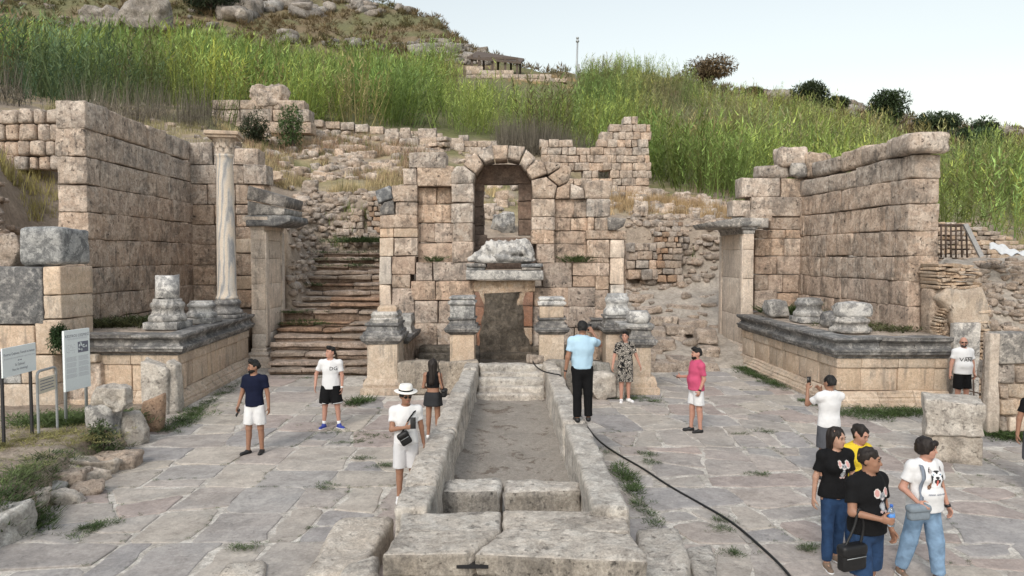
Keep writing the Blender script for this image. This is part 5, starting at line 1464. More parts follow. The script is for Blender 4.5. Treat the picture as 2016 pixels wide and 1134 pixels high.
# ------------------------------------------------------------------ altar, right wall, brick niche
al = empty('altar_block', (7.85, 12.9, 0), 'weathered moulded pedestal block standing alone on the paving at the right', 'pedestal')
ac = np.array([8.02, 12.85, 0.0]); aR_ = np.array([[math.cos(R(-24)), -math.sin(R(-24)), 0], [math.sin(R(-24)), math.cos(R(-24)), 0], [0, 0, 1]])
V, Q = rbox((.86, .72, .52), .03, 8, .02, 3, 1.6, .01, .008); V = V - [.43, .36, .02]
add('lower_block', V @ aR_.T + ac, Q, M['channel'], al, tint=(.86, .83, .80))
V, Q = rbox((.94, .80, .62), .03, 14, .03, 8, 2.0, .03, .02)
u = V[:, 2] / .62; w_ = 1 - .10 * np.exp(-((u - .3) / .25) ** 2)
V = V - [.47, .40, 0]; V[:, 0] *= w_; V[:, 1] *= w_; V[:, 2] += .50
add('upper_block', V @ aR_.T + ac, Q, M['channel'], al)
rwl = empty('rubble_wall', (10.6, 15, 0), 'rubble wall with an upright marble slab end at the right edge', 'wall')
frW9 = Frame((0, 14.5, 0), (1, 0, 0), (0, 1, 0))
rects(rwl, frW9, [(1947, 655, 1966, 852, -.05, M['pillar'])], .2, M['pillar'], name='marble_slab', r=.025, tint=(.8, .8, .8))
rects(rwl, frW9, [(1968, 656, 2050, 718, -.02, M['grey_marble'])], .5, M['grey_marble'], name='wall_stone', r=.04)
masonry(rwl, frW9, 1968, 2130, [720, 756, 785, 818, 850], 40, [M['rubble'], M['cream'], M['brick']], .6, None, (), 21, 'wall_stone', r=.035, jit=.05, n=5)
rects(rwl, frW9, [(1966, 658, 2120, 850, .10, M['rubble'])], .4, M['mortar'], name='mortar_core')
bn = empty('brick_niche', (11.6, 18.3, 0), 'ruined brick niche with an upright marble slab beside the right podium', 'ruin')
frN = Frame((0, 18.3, 0), (1, 0, 0), (0, 1, 0))
masonry(bn, frN, 1846, 1932, [520, 527, 534, 541, 548, 555, 562, 569], 15, [M['brick']], .8, lambda x: 520 + max(0, x - 1900) * .2, (), 22, 'brick', r=.012, jit=.012)
masonry(bn, frN, 1912, 1950, [596 + 7 * k for k in range(30)], 18, [M['brick']], .7, None, (), 23, 'brick', r=.012, jit=.012)
V_ = [frN.pix(*q) for q in [(1862, 566), (1936, 566), (1948, 600), (1952, 650), (1880, 650), (1868, 612), (1850, 590)]]
poly_block(frN, V_, .6, M['cream'], bn, 'plaster_mass', off=-.04, r=.06, sub=.12, wob=.05, topnoise=.06)
for k in range(14):
    t = k / 13; an = R(118 - 78 * t)
    c0 = np.array(frN.pix(1905, 648)); r0, r1 = .66, .80
    d = np.array([-math.sin(an) * .9, math.cos(an) * 1.0]); d /= np.linalg.norm(d); e = np.array([-d[1], d[0]]) * .024
    P_ = [c0 + d * r0 - e, c0 + d * r1 - e, c0 + d * r1 + e, c0 + d * r0 + e]
    poly_block(frN, P_, .5, M['brick'], bn, 'brick', off=-.045, r=.008, sub=.3, wob=0)
masonry(bn, frN, 1846, 1866, [628 + 8 * k for k in range(24)], 14, [M['brick']], .6, None, (), 24, 'brick', r=.012, jit=.012)
rects(bn, frN, [(1866, 634, 1918, 815, -.25, M['grey_marble'])], .2, M['grey_marble'], name='marble_slab', r=.02)
rects(bn, frN, [(1846, 568, 1950, 800, .25, M['rubble'])], .6, M['rubble'], name='core', r=.1)
gt = empty('iron_gate', tuple(W(1918, 800, 17.6)), 'low rusty iron gate leaning beside the marble slab niche', 'gate')
for (p, q) in (((1902, 748), (1904, 806)), ((1916, 742), (1918, 808)), ((1932, 738), (1934, 810)), ((1900, 768), (1936, 776)), ((1900, 792), (1936, 800)), ((1902, 748), (1934, 738))):
    add('bar', *tube([W(p[0], p[1], 17.6), W(q[0], q[1], 17.55)], .018, 6), M['rust'], gt)
# railing, plank and sheet above the niche
rl = empty('railing', tuple(W(1872, 506, 24)), 'short rusty iron railing beside the right wing wall', 'railing')
for x in (1853, 1862, 1872, 1882, 1892, 1902):
    add('post', *tube([W(x, 440, 24), W(x + (2 if x > 1885 else 0), 507, 24)], .03, 6), M['rust'], rl)
add('rail', *tube([W(1846, 443, 24.0), W(1902, 443, 24)], .04, 6), M['rust'], rl)
P_ = np.array([W(1897, 441, 23.7), W(1906, 440, 23.7), W(1938, 504, 23.7), W(1930, 507, 23.7)])
V = np.vstack([P_, P_ + [0, .08, 0]]); o = add('plank', V, [(3, 2, 1, 0), (4, 5, 6, 7), (0, 1, 5, 4), (1, 2, 6, 5), (2, 3, 7, 6), (3, 0, 4, 7)], M['greywood'], smooth=False); tag(o, 'grey plank leaning on the end of the railing', 'plank')
bw = empty('brick_wall', tuple(W(1900, 506, 26)), 'old low brick wall behind the railing', 'wall')
frB = Frame((0, 26, 0), (1, 0, 0), (0, 1, 0))
masonry(bw, frB, 1848, 2016, [437 + 9 * k for k in range(10)], 20, [M['brick'], ag], .8, lambda x: 435 if x < 1905 else (447 if x < 1945 else 447 + (x - 1945) * .5), (), 26, 'brick', r=.02, jit=.03)
sx = np.linspace(0, 1, 26); sy = np.linspace(0, 1, 7); SV = []
for u in sx:
    for v in sy:
        p = W(1950 + 80 * u, 480 + 16 * u + 12 * v, 21.0 - .5 * v); 
        SV.append(p + np.array([0, 0, .035 * math.sin(u * 23 + v * 5) + .05 * math.sin(u * 7 + v * 2)]))
SV = np.array(SV); gi = np.arange(25 * 7).reshape(25, 7)[:, :-1].ravel(); SQ = np.stack([gi, gi + 7, gi + 8, gi + 1], 1)
SV2 = SV + np.array([0, .04, .01]); SVV = np.vstack([SV, SV2]); SQQ = np.vstack([SQ, SQ[:, ::-1] + len(SV)])
o = add('ground_sheet', SVV, SQQ, M['sheet']); tag(o, 'crumpled white sheet lying on the mound at the right edge', 'sheet')

# ------------------------------------------------------------------ pavilion and pole on the hill
YP = 106.0
pv = empty('pavilion', tuple(W(975, 140, YP)), 'open dark timber shelter on the skyline of the hill', 'shelter')
rf = [W(919, 112, YP - 1.5), W(1026, 122, YP - 1.5), W(1032, 115, YP + 4), W(941, 101, YP + 4)]
V = np.vstack([rf, np.array(rf) + [0, 0, -.28]])
add('roof', V, [(0, 1, 2, 3), (7, 6, 5, 4), (0, 4, 5, 1), (1, 5, 6, 2), (2, 6, 7, 3), (3, 7, 4, 0)], M['wood'], pv, smooth=False)
for px, Y in ((930, YP - 1), (970, YP - 1), (995, YP - 1), (1018, YP - 1), (944, YP - 1.2), (953, YP + 3.4), (981, YP + 3.4), (1006, YP + 3.4), (1024, YP + 3.4)):
    x = (px - CX) / F * Y
    zt = float(W(px, 108 + (px - 919) * .11, Y)[2]) + .1; zb = min(hz(x, Y), zt - 1.5) - .4
    V, Fc = box(x - .16, x + .16, Y - .16, Y + .16, zb, zt); add('post', V, Fc, M['wood'], pv, smooth=False)
add('beam', *box(W(924, 113, YP)[0], W(1020, 113, YP)[0], YP - 1.1, YP - .9, float(W(975, 121, YP)[2]), float(W(975, 117, YP)[2])), M['wood'], pv, smooth=False)
pvw = empty('terrace_wall', tuple(W(1000, 160, 103)), 'low terrace wall below the timber shelter', 'wall')
frP = Frame((0, 103, 0), (1, 0, 0), (0, 1, 0))
masonry(pvw, frP, 918, 1118, [130, 138, 146, 154, 162], 16, [ag], 1.2, lambda x: 130 + (x - 918) * .12, (), 28, n=3)
po = empty('lamp_post', tuple(W(1137, 150, 108)), 'slim grey metal post standing alone on the skyline', 'post')
pb = W(1134, 152, 108); pt = W(1137, 84, 108)
add('pole', *tube([pb - [0, 0, 1.5], pt], [.17, .12], 8), M['steel'], po)
add('lamp_head', *lathe([(.12, 0), (.26, .1), (.26, .3), (.14, .36), (.14, .55), (.22, .6), (.2, .8)], 10, tuple(pt)), M['steel'], po)
add('control_box', *box(pb[0] + .2, pb[0] + .55, 107.8, 108.2, pb[2] + .9, pb[2] + 1.9), M['steel'], po, smooth=False)

# ------------------------------------------------------------------ hose
hp = [(1049, 712, .93), (1056, 722, .92), (1070, 731, .93), (1090, 736, .93), (1103, 739, .92), (1112, 752, .55), (1122, 772, .10), (1140, 812, .02), (1158, 842, .02), (1180, 868, .02), (1215, 893, .02), (1265, 922, .02), (1320, 958, .02), (1380, 992, .02), (1440, 1028, .02), (1500, 1078, .02), (1545, 1122, .02), (1590, 1180, .02)]
pts = np.array([G(*q) for q in hp])
tt = np.linspace(0, len(pts) - 1, 120)
def crom(P, t):
    i = int(min(max(math.floor(t), 0), len(P) - 2)); u = t - i
    a, b, c_, d = P[max(i - 1, 0)], P[i], P[i + 1], P[min(i + 2, len(P) - 1)]
    return .5 * (2 * b + (c_ - a) * u + (2 * a - 5 * b + 4 * c_ - d) * u * u + (3 * b - 3 * c_ + d - a) * u ** 3)
o = add('water_hose', *tube([crom(pts, t) for t in tt], .017, 10), M['hose']); tag(o, 'black hose running from the channel across the right paving', 'hose')

# ------------------------------------------------------------------ signs
FONT = None
def text_mesh(txt, size, align='CENTER'):
    cu = bpy.data.curves.new('lettering', 'FONT'); cu.body = txt; cu.size = size; cu.align_x = align; cu.align_y = 'CENTER'; cu.resolution_u = 2
    ob = bpy.data.objects.new('lettering', cu); COL.objects.link(ob)
    dg = bpy.context.evaluated_depsgraph_get()
    me = bpy.data.meshes.new_from_object(ob.evaluated_get(dg))
    V = np.array([v.co[:] for v in me.vertices]); Fc = [tuple(p.vertices) for p in me.polygons]
    bpy.data.objects.remove(ob); bpy.data.curves.remove(cu); bpy.data.meshes.remove(me)
    return V, Fc
class Panel:
    """upright board: plan line from A to B, vertical extent; u along, v up from the lower edge, front towards the paving"""
    def __init__(s, A, B, z0, z1):
        s.A, s.B = np.array([A[0], A[1], 0.]), np.array([B[0], B[1], 0.]); s.L = float(np.linalg.norm(s.B - s.A)); s.d = (s.B - s.A) / s.L
        s.n = np.array([s.d[1], -s.d[0], 0]); s.z0, s.z1 = z0, z1
    def P(s, u, v, o): return s.A + s.d * u + s.n * o + np.array([0, 0, s.z0 + v])
    def slab(s, u0, u1, v0, v1, o0, o1):
        V = [s.P(u, v, o) for u in (u0, u1) for o in (o0, o1) for v in (v0, v1)]
        return np.array(V), [(0, 1, 3, 2), (4, 6, 7, 5), (0, 4, 5, 1), (2, 3, 7, 6), (0, 2, 6, 4), (1, 5, 7, 3)]
    def text(s, txt, size, u, v, o=.0145):
        V, Fc = text_mesh(txt, size)
        w = V[:, 0].max() - V[:, 0].min()
        k = min(1.0, s.L * .92 / max(w, 1e-6))
        return np.array([s.P(u + x * k, v + y, o) for x, y, _ in V]), Fc
# notice board on black posts
A_, B_ = W(3, 700, 12.0), W(69, 690, 12.9)
z0, z1 = float(W(3, 745, 12.0)[2]), float(W(3, 687, 12.0)[2])
s1 = empty('notice_board', ((A_[0] + B_[0]) / 2, 12.4, .45), 'white notice board with few lines of grey text on two black posts', 'sign')
p1 = Panel(A_, B_, z0, z1); H_ = z1 - z0
add('panel', *p1.slab(0, p1.L, 0, H_, -.012, .012), M['board'], s1, smooth=False)
for u in (.04, p1.L - .1):
    q = p1.P(u, 0, -.035); V, Fc = box(q[0] - .02, q[0] + .02, q[1] - .02, q[1] + .02, .2, z1 - .05); add('post', V, Fc, M['black_metal'], s1, smooth=False)
for txt, sz, v in (('Kestros Çeşmesi, Temsili su tesisatı', .062, .76), ('Su İçilmez!', .06, .36), ('Not for drinking!', .06, .2)):
    add('lettering', *p1.text(txt, sz, p1.L / 2, v * H_), M['signtext'], s1, smooth=False)
add('lettering', *p1.text('Its restoration and maintenance is part of the water', .04, p1.L / 2, .62 * H_), M['signpale'], s1, smooth=False)
for u in (-.03, .03):
    add('emblem', *p1.slab(p1.L / 2 + u - .02, p1.L / 2 + u + .02, .49 * H_, .52 * H_, .012, .0145), M['signtext'], s1, smooth=False)
# tall information panel
A_, B_ = W(126, 700, 13.7), W(176, 690, 14.35)
z0, z1 = float(W(130, 772, 13.7)[2]), float(W(130, 652, 13.7)[2])
s2 = empty('information_panel', ((A_[0] + B_[0]) / 2, 14, .4), 'tall white information panel with a title, picture and columns of small text', 'sign')
p2 = Panel(A_, B_, z0, z1); H_ = z1 - z0
add('panel', *p2.slab(0, p2.L, 0, H_, -.03, .012), M['board'], s2, smooth=False)
for u in (.06, p2.L - .06):
    q = p2.P(u, 0, -.05); V, Fc = tube([(q[0], q[1], .15), (q[0], q[1], z1 - .05)], .03, 8); add('post', V, Fc, M['steel'], s2)
add('lettering', *p2.text('KESTROS ÇEŞMESİ', .075, p2.L / 2, .90 * H_), M['signtext'], s2, smooth=False)
add('lettering', *p2.text('THE FOUNTAIN OF KESTROS', .04, p2.L / 2, .85 * H_), M['signpale'], s2, smooth=False)
add('picture', *p2.slab(p2.L * .52, p2.L * .93, .61 * H_, .79 * H_, .012, .0145), M['signtext'], s2, smooth=False)
pp_ = []
rr2 = random.Random(8)
for i in range(16):
    u0 = p2.L * rr2.uniform(.53, .86); v0 = H_ * rr2.uniform(.62, .76)
    pp_.append(p2.slab(u0, u0 + p2.L * rr2.uniform(.02, .06), v0, v0 + H_ * rr2.uniform(.01, .035), .0145, .0165))
add('picture_detail', *join(pp_), M['board'], s2, smooth=False)
pp_ = []
for i in range(7):
    for k in range(5):
        u0 = p2.L * (.08 + .072 * k); v0 = H_ * (.75 - .022 * i)
        if rr2.random() < .6: pp_.append(p2.slab(u0, u0 + p2.L * rr2.uniform(.02, .06), v0, v0 + H_ * .006, .012, .0145))
add('drawing', *join(pp_), M['signpale'], s2, smooth=False)
pp_ = []
for col_ in (.06, .53):
    for i in range(26):
        if i in (6, 13, 20): continue
        v0 = H_ * (.55 - .0135 * i)
        pp_.append(p2.slab(p2.L * col_, p2.L * (col_ + rr2.uniform(.36, .42)), v0, v0 + H_ * .0045, .012, .0135))
add('small_text', *join(pp_), M['signpale'], s2, smooth=False)
# tubular stand with a small plate
A_, B_ = W(74, 780, 12.7), W(111, 770, 13.3)
s3 = empty('plate_stand', ((A_[0] + B_[0]) / 2, 13, .45), 'bent grey steel tube stand holding a small cream plate', 'sign')
zt = float(W(76, 732, 12.7)[2]); A2, B2 = np.array([A_[0], A_[1]]), np.array([B_[0], B_[1]]); d_ = (B2 - A2) / np.linalg.norm(B2 - A2); L_ = np.linalg.norm(B2 - A2)
pth = [(0, .2)] + [(0, z) for z in np.linspace(.4, zt - .09, 6)] + [(.09 - .09 * math.cos(t), zt - .09 + .09 * math.sin(t)) for t in np.linspace(.3, 1.57, 5)] + [(L_ - .09 + .09 * math.sin(t), zt - .09 + .09 * math.cos(t)) for t in np.linspace(0, 1.3, 5)] + [(L_, z) for z in np.linspace(zt - .09, .2, 7)]
add('tube_frame', *tube([(A2[0] + d_[0] * u, A2[1] + d_[1] * u, z) for u, z in pth], .024, 8), M['steel'], s3)
p3 = Panel((*A2, 0), (*B2, 0), zt - .42, zt - .14); add('plate', *p3.slab(.03, p3.L - .03, 0, .28, -.008, .008), M['cream_plate'], s3, smooth=False)
pp_ = [p3.slab(.08, p3.L - .08 - .03 * (i % 2), .06 + .055 * i, .075 + .055 * i, .008, .0105) for i in range(4)]
add('small_text', *join(pp_), M['signtext'], s3, smooth=False)
# ------------------------------------------------------------------ vegetation
RS = np.random.RandomState(77)
def blade_set(stems):
    """stems: list of (base, tip direction, length, width, droop, color) -> arrays of ribbon strips (3 segments)"""
    pass
def ribbons(B, D, L, Wd, droop, C, seg=3, side=None):
    """vectorised curved ribbons: base B, unit dir D, length L, width Wd, droop amount -> V, Q, col"""
    n = len(B)
    up = np.array([0, 0, 1.0])
    if side is None:
        side = np.cross(D, up) + RS.randn(n, 3) * .25
    side /= np.linalg.norm(side, axis=1)[:, None] + 1e-9
    V = np.zeros((n, seg + 1, 2, 3))
    for s in range(seg + 1):
        t = s / seg
        p = B + D * (L * t)[:, None]
        p[:, 2] -= droop * L * t * t
        w = Wd * (1 - .92 * t ** 1.3) * .5
        V[:, s, 0] = p - side * w[:, None]; V[:, s, 1] = p + side * w[:, None]
    idx = np.arange(n * (seg + 1) * 2).reshape(n, seg + 1, 2)
    Q = np.stack([idx[:, :-1, 0], idx[:, :-1, 1], idx[:, 1:, 1], idx[:, 1:, 0]], -1).reshape(-1, 4)
    col = np.repeat(C, (seg + 1) * 2, axis=0)
    return V.reshape(-1, 3), Q, col
def merge(parts):
    V, Q, C, o = [], [], [], 0
    for v, q, c in parts:
        V.append(v); Q.append(q + o); C.append(c); o += len(v)
    return np.vstack(V), np.vstack(Q), np.vstack(C)
def reed_template(seed, dry=False, nst=5, nlf=16):
    rs = np.random.RandomState(seed)
    B, D, L, Wd, dr, sh = [], [], [], [], [], []
    for s in range(nst):
        a = rs.rand() * 6.28; r0 = rs.rand() ** .5 * .75
        base = np.array([math.cos(a) * r0, math.sin(a) * r0, 0])
        lean = np.array([math.cos(a), math.sin(a), 0]) * (.05 + .22 * rs.rand()) + rs.randn(3) * .05; lean[2] = 1; lean /= np.linalg.norm(lean)
        H = .65 + .35 * rs.rand()
        B.append(base); D.append(lean); L.append(H); Wd.append(.014); dr.append(.04); sh.append(.8)
        for k in range(nlf if not dry else 3):
            t = .08 + .92 * ((k + rs.rand()) / nlf) ** .8
            p = base + lean * H * t; p[2] -= .04 * H * t * t
            b = rs.rand() * 6.28
            d = np.array([math.cos(b), math.sin(b), .9 + 1.5 * rs.rand() + (t > .85) * 1.2]); d /= np.linalg.norm(d)
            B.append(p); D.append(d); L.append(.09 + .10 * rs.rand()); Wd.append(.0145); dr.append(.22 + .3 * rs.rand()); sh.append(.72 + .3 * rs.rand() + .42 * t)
    return [np.array(x) for x in (B, D, L, Wd, dr, sh)]
def plant_field(points, heights, cols, temps, wmul=1.0, lean=None, seg=2):
    parts = []
    n = len(points)
    k = RS.randint(len(temps), size=n); ang = RS.rand(n) * 6.28
    for t, T in enumerate(temps):
        m = np.nonzero(k == t)[0]
        if len(m) == 0: continue
        B, D, L, Wd, dr, sh = T
        ca, sa = np.cos(ang[m]), np.sin(ang[m])
        def rot(X): return np.stack([X[None, :, 0] * ca[:, None] - X[None, :, 1] * sa[:, None], X[None, :, 0] * sa[:, None] + X[None, :, 1] * ca[:, None], np.broadcast_to(X[None, :, 2], (len(m), len(X)))], -1)
        h = heights[m]
        sx = np.stack([np.minimum(h, h * .3 + .9) * 1.0] * 2 + [h], -1)[:, None, :]
        Bw = rot(B) * np.stack([h * .34, h * .34, h], -1)[:, None, :] + points[m][:, None, :]
        Dw = rot(D)
        if lean is not None:
            Bw = Bw + lean[m][:, None, :] * (h[:, None, None] * B[None, :, 2:3] ** 1.6)
            Dw = Dw + lean[m][:, None, :] * 1.3; Dw = Dw / np.linalg.norm(Dw, axis=-1, keepdims=True)
        Lw = L[None] * h[:, None]; Ww = np.broadcast_to(Wd[None] * wmul, Lw.shape) * h[:, None]
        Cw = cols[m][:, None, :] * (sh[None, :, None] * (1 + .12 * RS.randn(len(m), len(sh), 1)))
        parts.append(ribbons(Bw.reshape(-1, 3), Dw.reshape(-1, 3), Lw.ravel(), Ww.ravel(), np.tile(dr, len(m)), np.clip(Cw, .01, 1).reshape(-1, 3), seg))
    return merge(parts)
DMIN = ([-300, 0, 120, 400, 560, 640, 870, 950, 1060, 1150, 1290, 1420, 1600, 1850, 2016, 2300], [41, 41, 42, 46, 52, 55, 57, 54, 54, 54, 46, 44, 41, 36, 33, 33])
DMAX = ([-300, 0, 400, 700, 900, 915, 1035, 1060, 1250, 1420, 1500, 1700, 1850, 2300], [96, 97, 102, 104, 106, 99, 99, 109, 116, 112, 112, 98, 84, 82])
def field(n, f0, f1, pxr=(-150, 2170)):
    px = RS.uniform(pxr[0], pxr[1], n * 3); Y = np.sqrt(RS.uniform(30 ** 2, 120 ** 2, n * 3))
    m = (Y > np.interp(px, *f0)) & (Y < np.interp(px, *f1))
    px, Y = px[m][:n], Y[m][:n]
    X = (px - CX) / F * Y
    return px, Y, np.stack([X, Y, hill_z(X, Y) - .1], -1)
cpx, cY, cP = field(760, DMIN, DMAX)
cl_h = RS.uniform(.6, 1.4, len(cP)); cl_c = RS.uniform(.6, 1.3, len(cP)); cl_w = RS.uniform(-.15, .2, len(cP))
nper = 7
ii = np.repeat(np.arange(len(cP)), nper)
ra = RS.rand(len(ii)) * 6.28; rad_ = RS.rand(len(ii)) ** .55 * 2.5
X = cP[ii, 0] + np.cos(ra) * rad_; Y = cP[ii, 1] + np.sin(ra) * rad_; px = CX + F * X / Y
P = np.stack([X, Y, hill_z(X, Y) - .1], -1); dome = (1.12 - .5 * (rad_ / 2.5) ** 2) * cl_h[ii]; ctone = cl_c[ii]; cwarm = cl_w[ii]
lean_ = np.stack([np.cos(ra) * rad_, np.sin(ra) * rad_, rad_ * 0], -1) * .15 + np.array([.06, 0, 0])
# keep clear of the terrace below the shelter
keep = ~((px > 890) & (px < 1150) & (Y > np.interp(px, [890, 910, 1120, 1150], [92, 84, 86, 96]))) 
px, Y, P, dome, ctone, cwarm, lean_ = px[keep], Y[keep], P[keep], dome[keep], ctone[keep], cwarm[keep], lean_[keep]
na = fbm(P, .09, 3, 41); nb = fbm(P, .35, 2, 42)
hgt = np.interp(Y, [35, 60, 110], [3.6, 4.2, 3.6]) * (1 + .18 * nb) * (1 + .15 * RS.randn(len(Y)) * .6)
hgt *= dome * 1.08
hgt *= np.where((px > 890) & (px < 1150) & (Y > 66), .55, 1.0)
hgt *= np.where(px < 420, 1.1, 1.0) * np.where((px > 1300) & (Y > 85), .8, 1.0)
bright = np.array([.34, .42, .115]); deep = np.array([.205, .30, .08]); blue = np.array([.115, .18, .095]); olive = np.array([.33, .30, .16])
t = sst(na + .25 * nb, -.4, .4)
C = mixc(np.tile(bright, (len(P), 1)), deep, t * .8)
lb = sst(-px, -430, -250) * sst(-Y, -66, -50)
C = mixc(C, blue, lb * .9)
ol = np.clip(sst(px, 1180, 1330) * sst(Y, 62, 80) + sst(px, 760, 900) * sst(Y, 86, 100) * .7, 0, 1) * sst(na, -.4, .3)
C = mixc(C, olive, ol * .85)
dead = (RS.rand(len(cP)) < .07)[ii][keep]
C = mixc(C, (.30, .235, .14), dead * .75)
C = .86 * C * ctone[:, None] * (1 + np.array([1.0, .2, -.6]) * cwarm[:, None]) * (1 + .10 * RS.randn(len(P), 1))
temps = [reed_template(s) for s in range(9)]
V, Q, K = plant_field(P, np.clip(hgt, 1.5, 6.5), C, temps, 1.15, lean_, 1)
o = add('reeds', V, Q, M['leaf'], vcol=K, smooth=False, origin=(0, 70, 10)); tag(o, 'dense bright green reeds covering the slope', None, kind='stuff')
# dry grey canes at the reeds' lower edge
pts = []
for (x0, x1, n) in ((150, 430, 90), (985, 1165, 330), (1165, 1215, 50), (-60, 60, 40)):
    p = RS.uniform(x0, x1, n); y = np.interp(p, *DMIN) - RS.uniform(0.3, 5 if x0 < 500 else 3.5, n)
    X = (p - CX) / F * y; pts.append(np.stack([X, y, hill_z(X, y) - .05], -1))
P = np.vstack(pts)
C = np.array([.20, .178, .14]) * (1 + .18 * RS.randn(len(P), 1))
V, Q, K = plant_field(P, RS.uniform(1.3, 3.4, len(P)), C, [reed_template(100 + s, True, 9) for s in range(5)], 1.0, None, 1)
o = add('dry_canes', V, Q, M['dryleaf'], vcol=K, smooth=False, origin=(0, 50, 8)); tag(o, 'leafless dry canes at the edge of the reeds', None, kind='stuff')
# scrub
def bush_template(seed, n=42, flat=.75):
    rs = np.random.RandomState(seed)
    B, D, L, Wd, dr, sh = [], [], [], [], [], []
    for i in range(n):
        d = rs.randn(3); d[2] = abs(d[2]) * .9 + .1; d /= np.linalg.norm(d)
        r_ = .55 + .4 * rs.rand()
        p = d * r_ * np.array([1.5, 1.5, flat]) + np.array([0, 0, .05])
        B.append(p); D.append(d * [1, 1, .6] + [0, 0, .5]); L.append(.25 + .25 * rs.rand()); Wd.append(.05); dr.append(.1); sh.append(.8 + .4 * rs.rand())
    B, D, L, Wd, dr, sh = [np.array(x) for x in (B, D, L, Wd, dr, sh)]
    D /= np.linalg.norm(D, axis=1)[:, None]
    return B, D, L, Wd, dr, sh
px = RS.uniform(-150, 2170, 15000); Y = np.sqrt(RS.uniform(92 ** 2, 160 ** 2, 15000))
m = (Y > np.interp(px, *DMAX) - 2) & ~((px > 890) & (px < 1075) & (Y < 116) & (Y > 90)) & (((px < 980) & (Y < 158)) | (Y < 136))
px, Y = px[m], Y[m]
X = (px - CX) / F * Y; P = np.stack([X, Y, hill_z(X, Y) - .15], -1)
nz = fbm(P, .12, 3, 51)
k = nz > -.6
P, px, Y, nz = P[k][:3000], px[k][:3000], Y[k][:3000], nz[k][:3000]
C = mixc(np.tile(np.array([.20, .15, .085]), (len(P), 1)), np.array([.13, .125, .055]), sst(nz, -.2, .5))
C = mixc(C, (.30, .235, .14), (RS.rand(len(P)) < .12) * .8) * (1 + .15 * RS.randn(len(P), 1))
V, Q, K = plant_field(P, RS.uniform(.8, 1.9, len(P)), C, [bush_template(200 + s) for s in range(6)], 2.0, None, 1)
o = add('scrub', V, Q, M['dryleaf'], vcol=K, smooth=False, origin=(0, 120, 30)); tag(o, 'brown dry scrub over the upper hill', None, kind='stuff')
# dry grass
def tuft_template(seed, n=12):
    rs = np.random.RandomState(seed); B, D, L, Wd, dr, sh = [], [], [], [], [], []
    for i in range(n):
        a = rs.rand() * 6.28; d = np.array([math.cos(a) * .5 * rs.rand(), math.sin(a) * .5 * rs.rand(), 1]); d /= np.linalg.norm(d)
        B.append([rs.randn() * .5, rs.randn() * .5, 0]); D.append(d); L.append(.6 + .4 * rs.rand()); Wd.append(.05); dr.append(.2 * rs.rand()); sh.append(.8 + .4 * rs.rand())
    return [np.array(x, float) for x in (B, D, L, Wd, dr, sh)]
pts, cl = [], []
for (x0, x1, y0, y1, n, c_) in ((490, 800, 34, 41, 1300, (.46, .37, .21)), (490, 800, 36, 50, 1000, (.40, .29, .19)), (490, 870, 36, 50, 1000, (.30, .20, .135)), (500, 860, 34.2, 51, 700, (.15, .16, .065)), (930, 1060, 34, 42, 350, (.48, .37, .2)), (1190, 1440, 34, 45, 900, (.38, .27, .15)), (-60, 120, 24.8, 29, 500, (.40, .35, .14)), (430, 560, 44, 47, 160, (.5, .4, .22)), (1000, 1130, 99, 108, 300, (.48, .34, .18)), (100, 420, 30, 42, 500, (.28, .25, .13)), (1860, 2100, 27, 33, 350, (.33, .30, .14)), (650, 780, 31.5, 33, 60, (.16, .2, .06)), (1240, 1420, 30, 32, 260, (.10, .14, .05)), (750, 900, 56, 57, 60, (.5, .3, .15))):
    p = RS.uniform(x0, x1, n); y = RS.uniform(y0, y1, n); X = (p - CX) / F * y
    q = np.stack([X, y, hill_z(X, y) - .03], -1); kk = fbm(q, .5, 2, 61) > -.05
    pts.append(q[kk]); cl.append(np.tile(np.array(c_), (kk.sum(), 1)))
P = np.vstack(pts); C = np.vstack(cl) * (1 + .18 * RS.randn(len(P), 1))
V, Q, K = plant_field(P, RS.uniform(.25, .85, len(P)), C, [tuft_template(300 + s) for s in range(6)], 1.0, None, 1)
o = add('dry_grass', V, Q, M['dryleaf'], vcol=K, smooth=False, origin=(0, 40, 6)); tag(o, 'dry straw coloured grass on the slopes', None, kind='stuff')
# weeds on the plaza, podium feet and bank
def weed_template(seed, n=26):
    rs = np.random.RandomState(seed); B, D, L, Wd, dr, sh = [], [], [], [], [], []
    for i in range(n):
        a = rs.rand() * 6.28; r0 = rs.rand() ** .6
        d = np.array([math.cos(a) * .9, math.sin(a) * .9, .5 + .9 * rs.rand()]); d /= np.linalg.norm(d)
        B.append([math.cos(a) * r0 * 1.9, math.sin(a) * r0 * 1.9, .02 + .25 * rs.rand()]); D.append(d); L.append(.25 + .45 * rs.rand()); Wd.append(.06); dr.append(.35); sh.append(.75 + .5 * rs.rand())
    return [np.array(x, float) for x in (B, D, L, Wd, dr, sh)]
pts, hh, cl = [], [], []
def weeds(poly_px, n, h, spread=1.0, col=(.075, .115, .04), z=0.0):
    a = np.array([G(*q, z)[:2] for q in poly_px])
    for i in range(n):
        t = RS.rand() * (len(a) - 1); k = int(t); p = a[k] + (a[k + 1] - a[k]) * (t - k) + RS.randn(2) * spread * .12
        zz = z if z else max(0.0, bank_z(p[0], p[1])) if p[0] < left_edge(p[1]) else z
        pts.append([p[0], p[1], zz]); hh.append(h * RS.uniform(.5, 1.3)); cl.append(np.array(col) * (1 + .2 * RS.randn()))
weeds([(335, 850), (400, 805)], 110, .26, 1.2); weeds([(400, 800), (480, 750)], 60, .18, .8)
weeds([(690, 800), (720, 790)], 34, .34, 1.0); weeds([(600, 830), (700, 845)], 10, .12, 1.5); weeds([(650, 875), (720, 870)], 40, .09, .6); weeds([(610, 845), (770, 862)], 60, .10, 1.2); weeds([(650, 738), (720, 735)], 60, .2, .8)
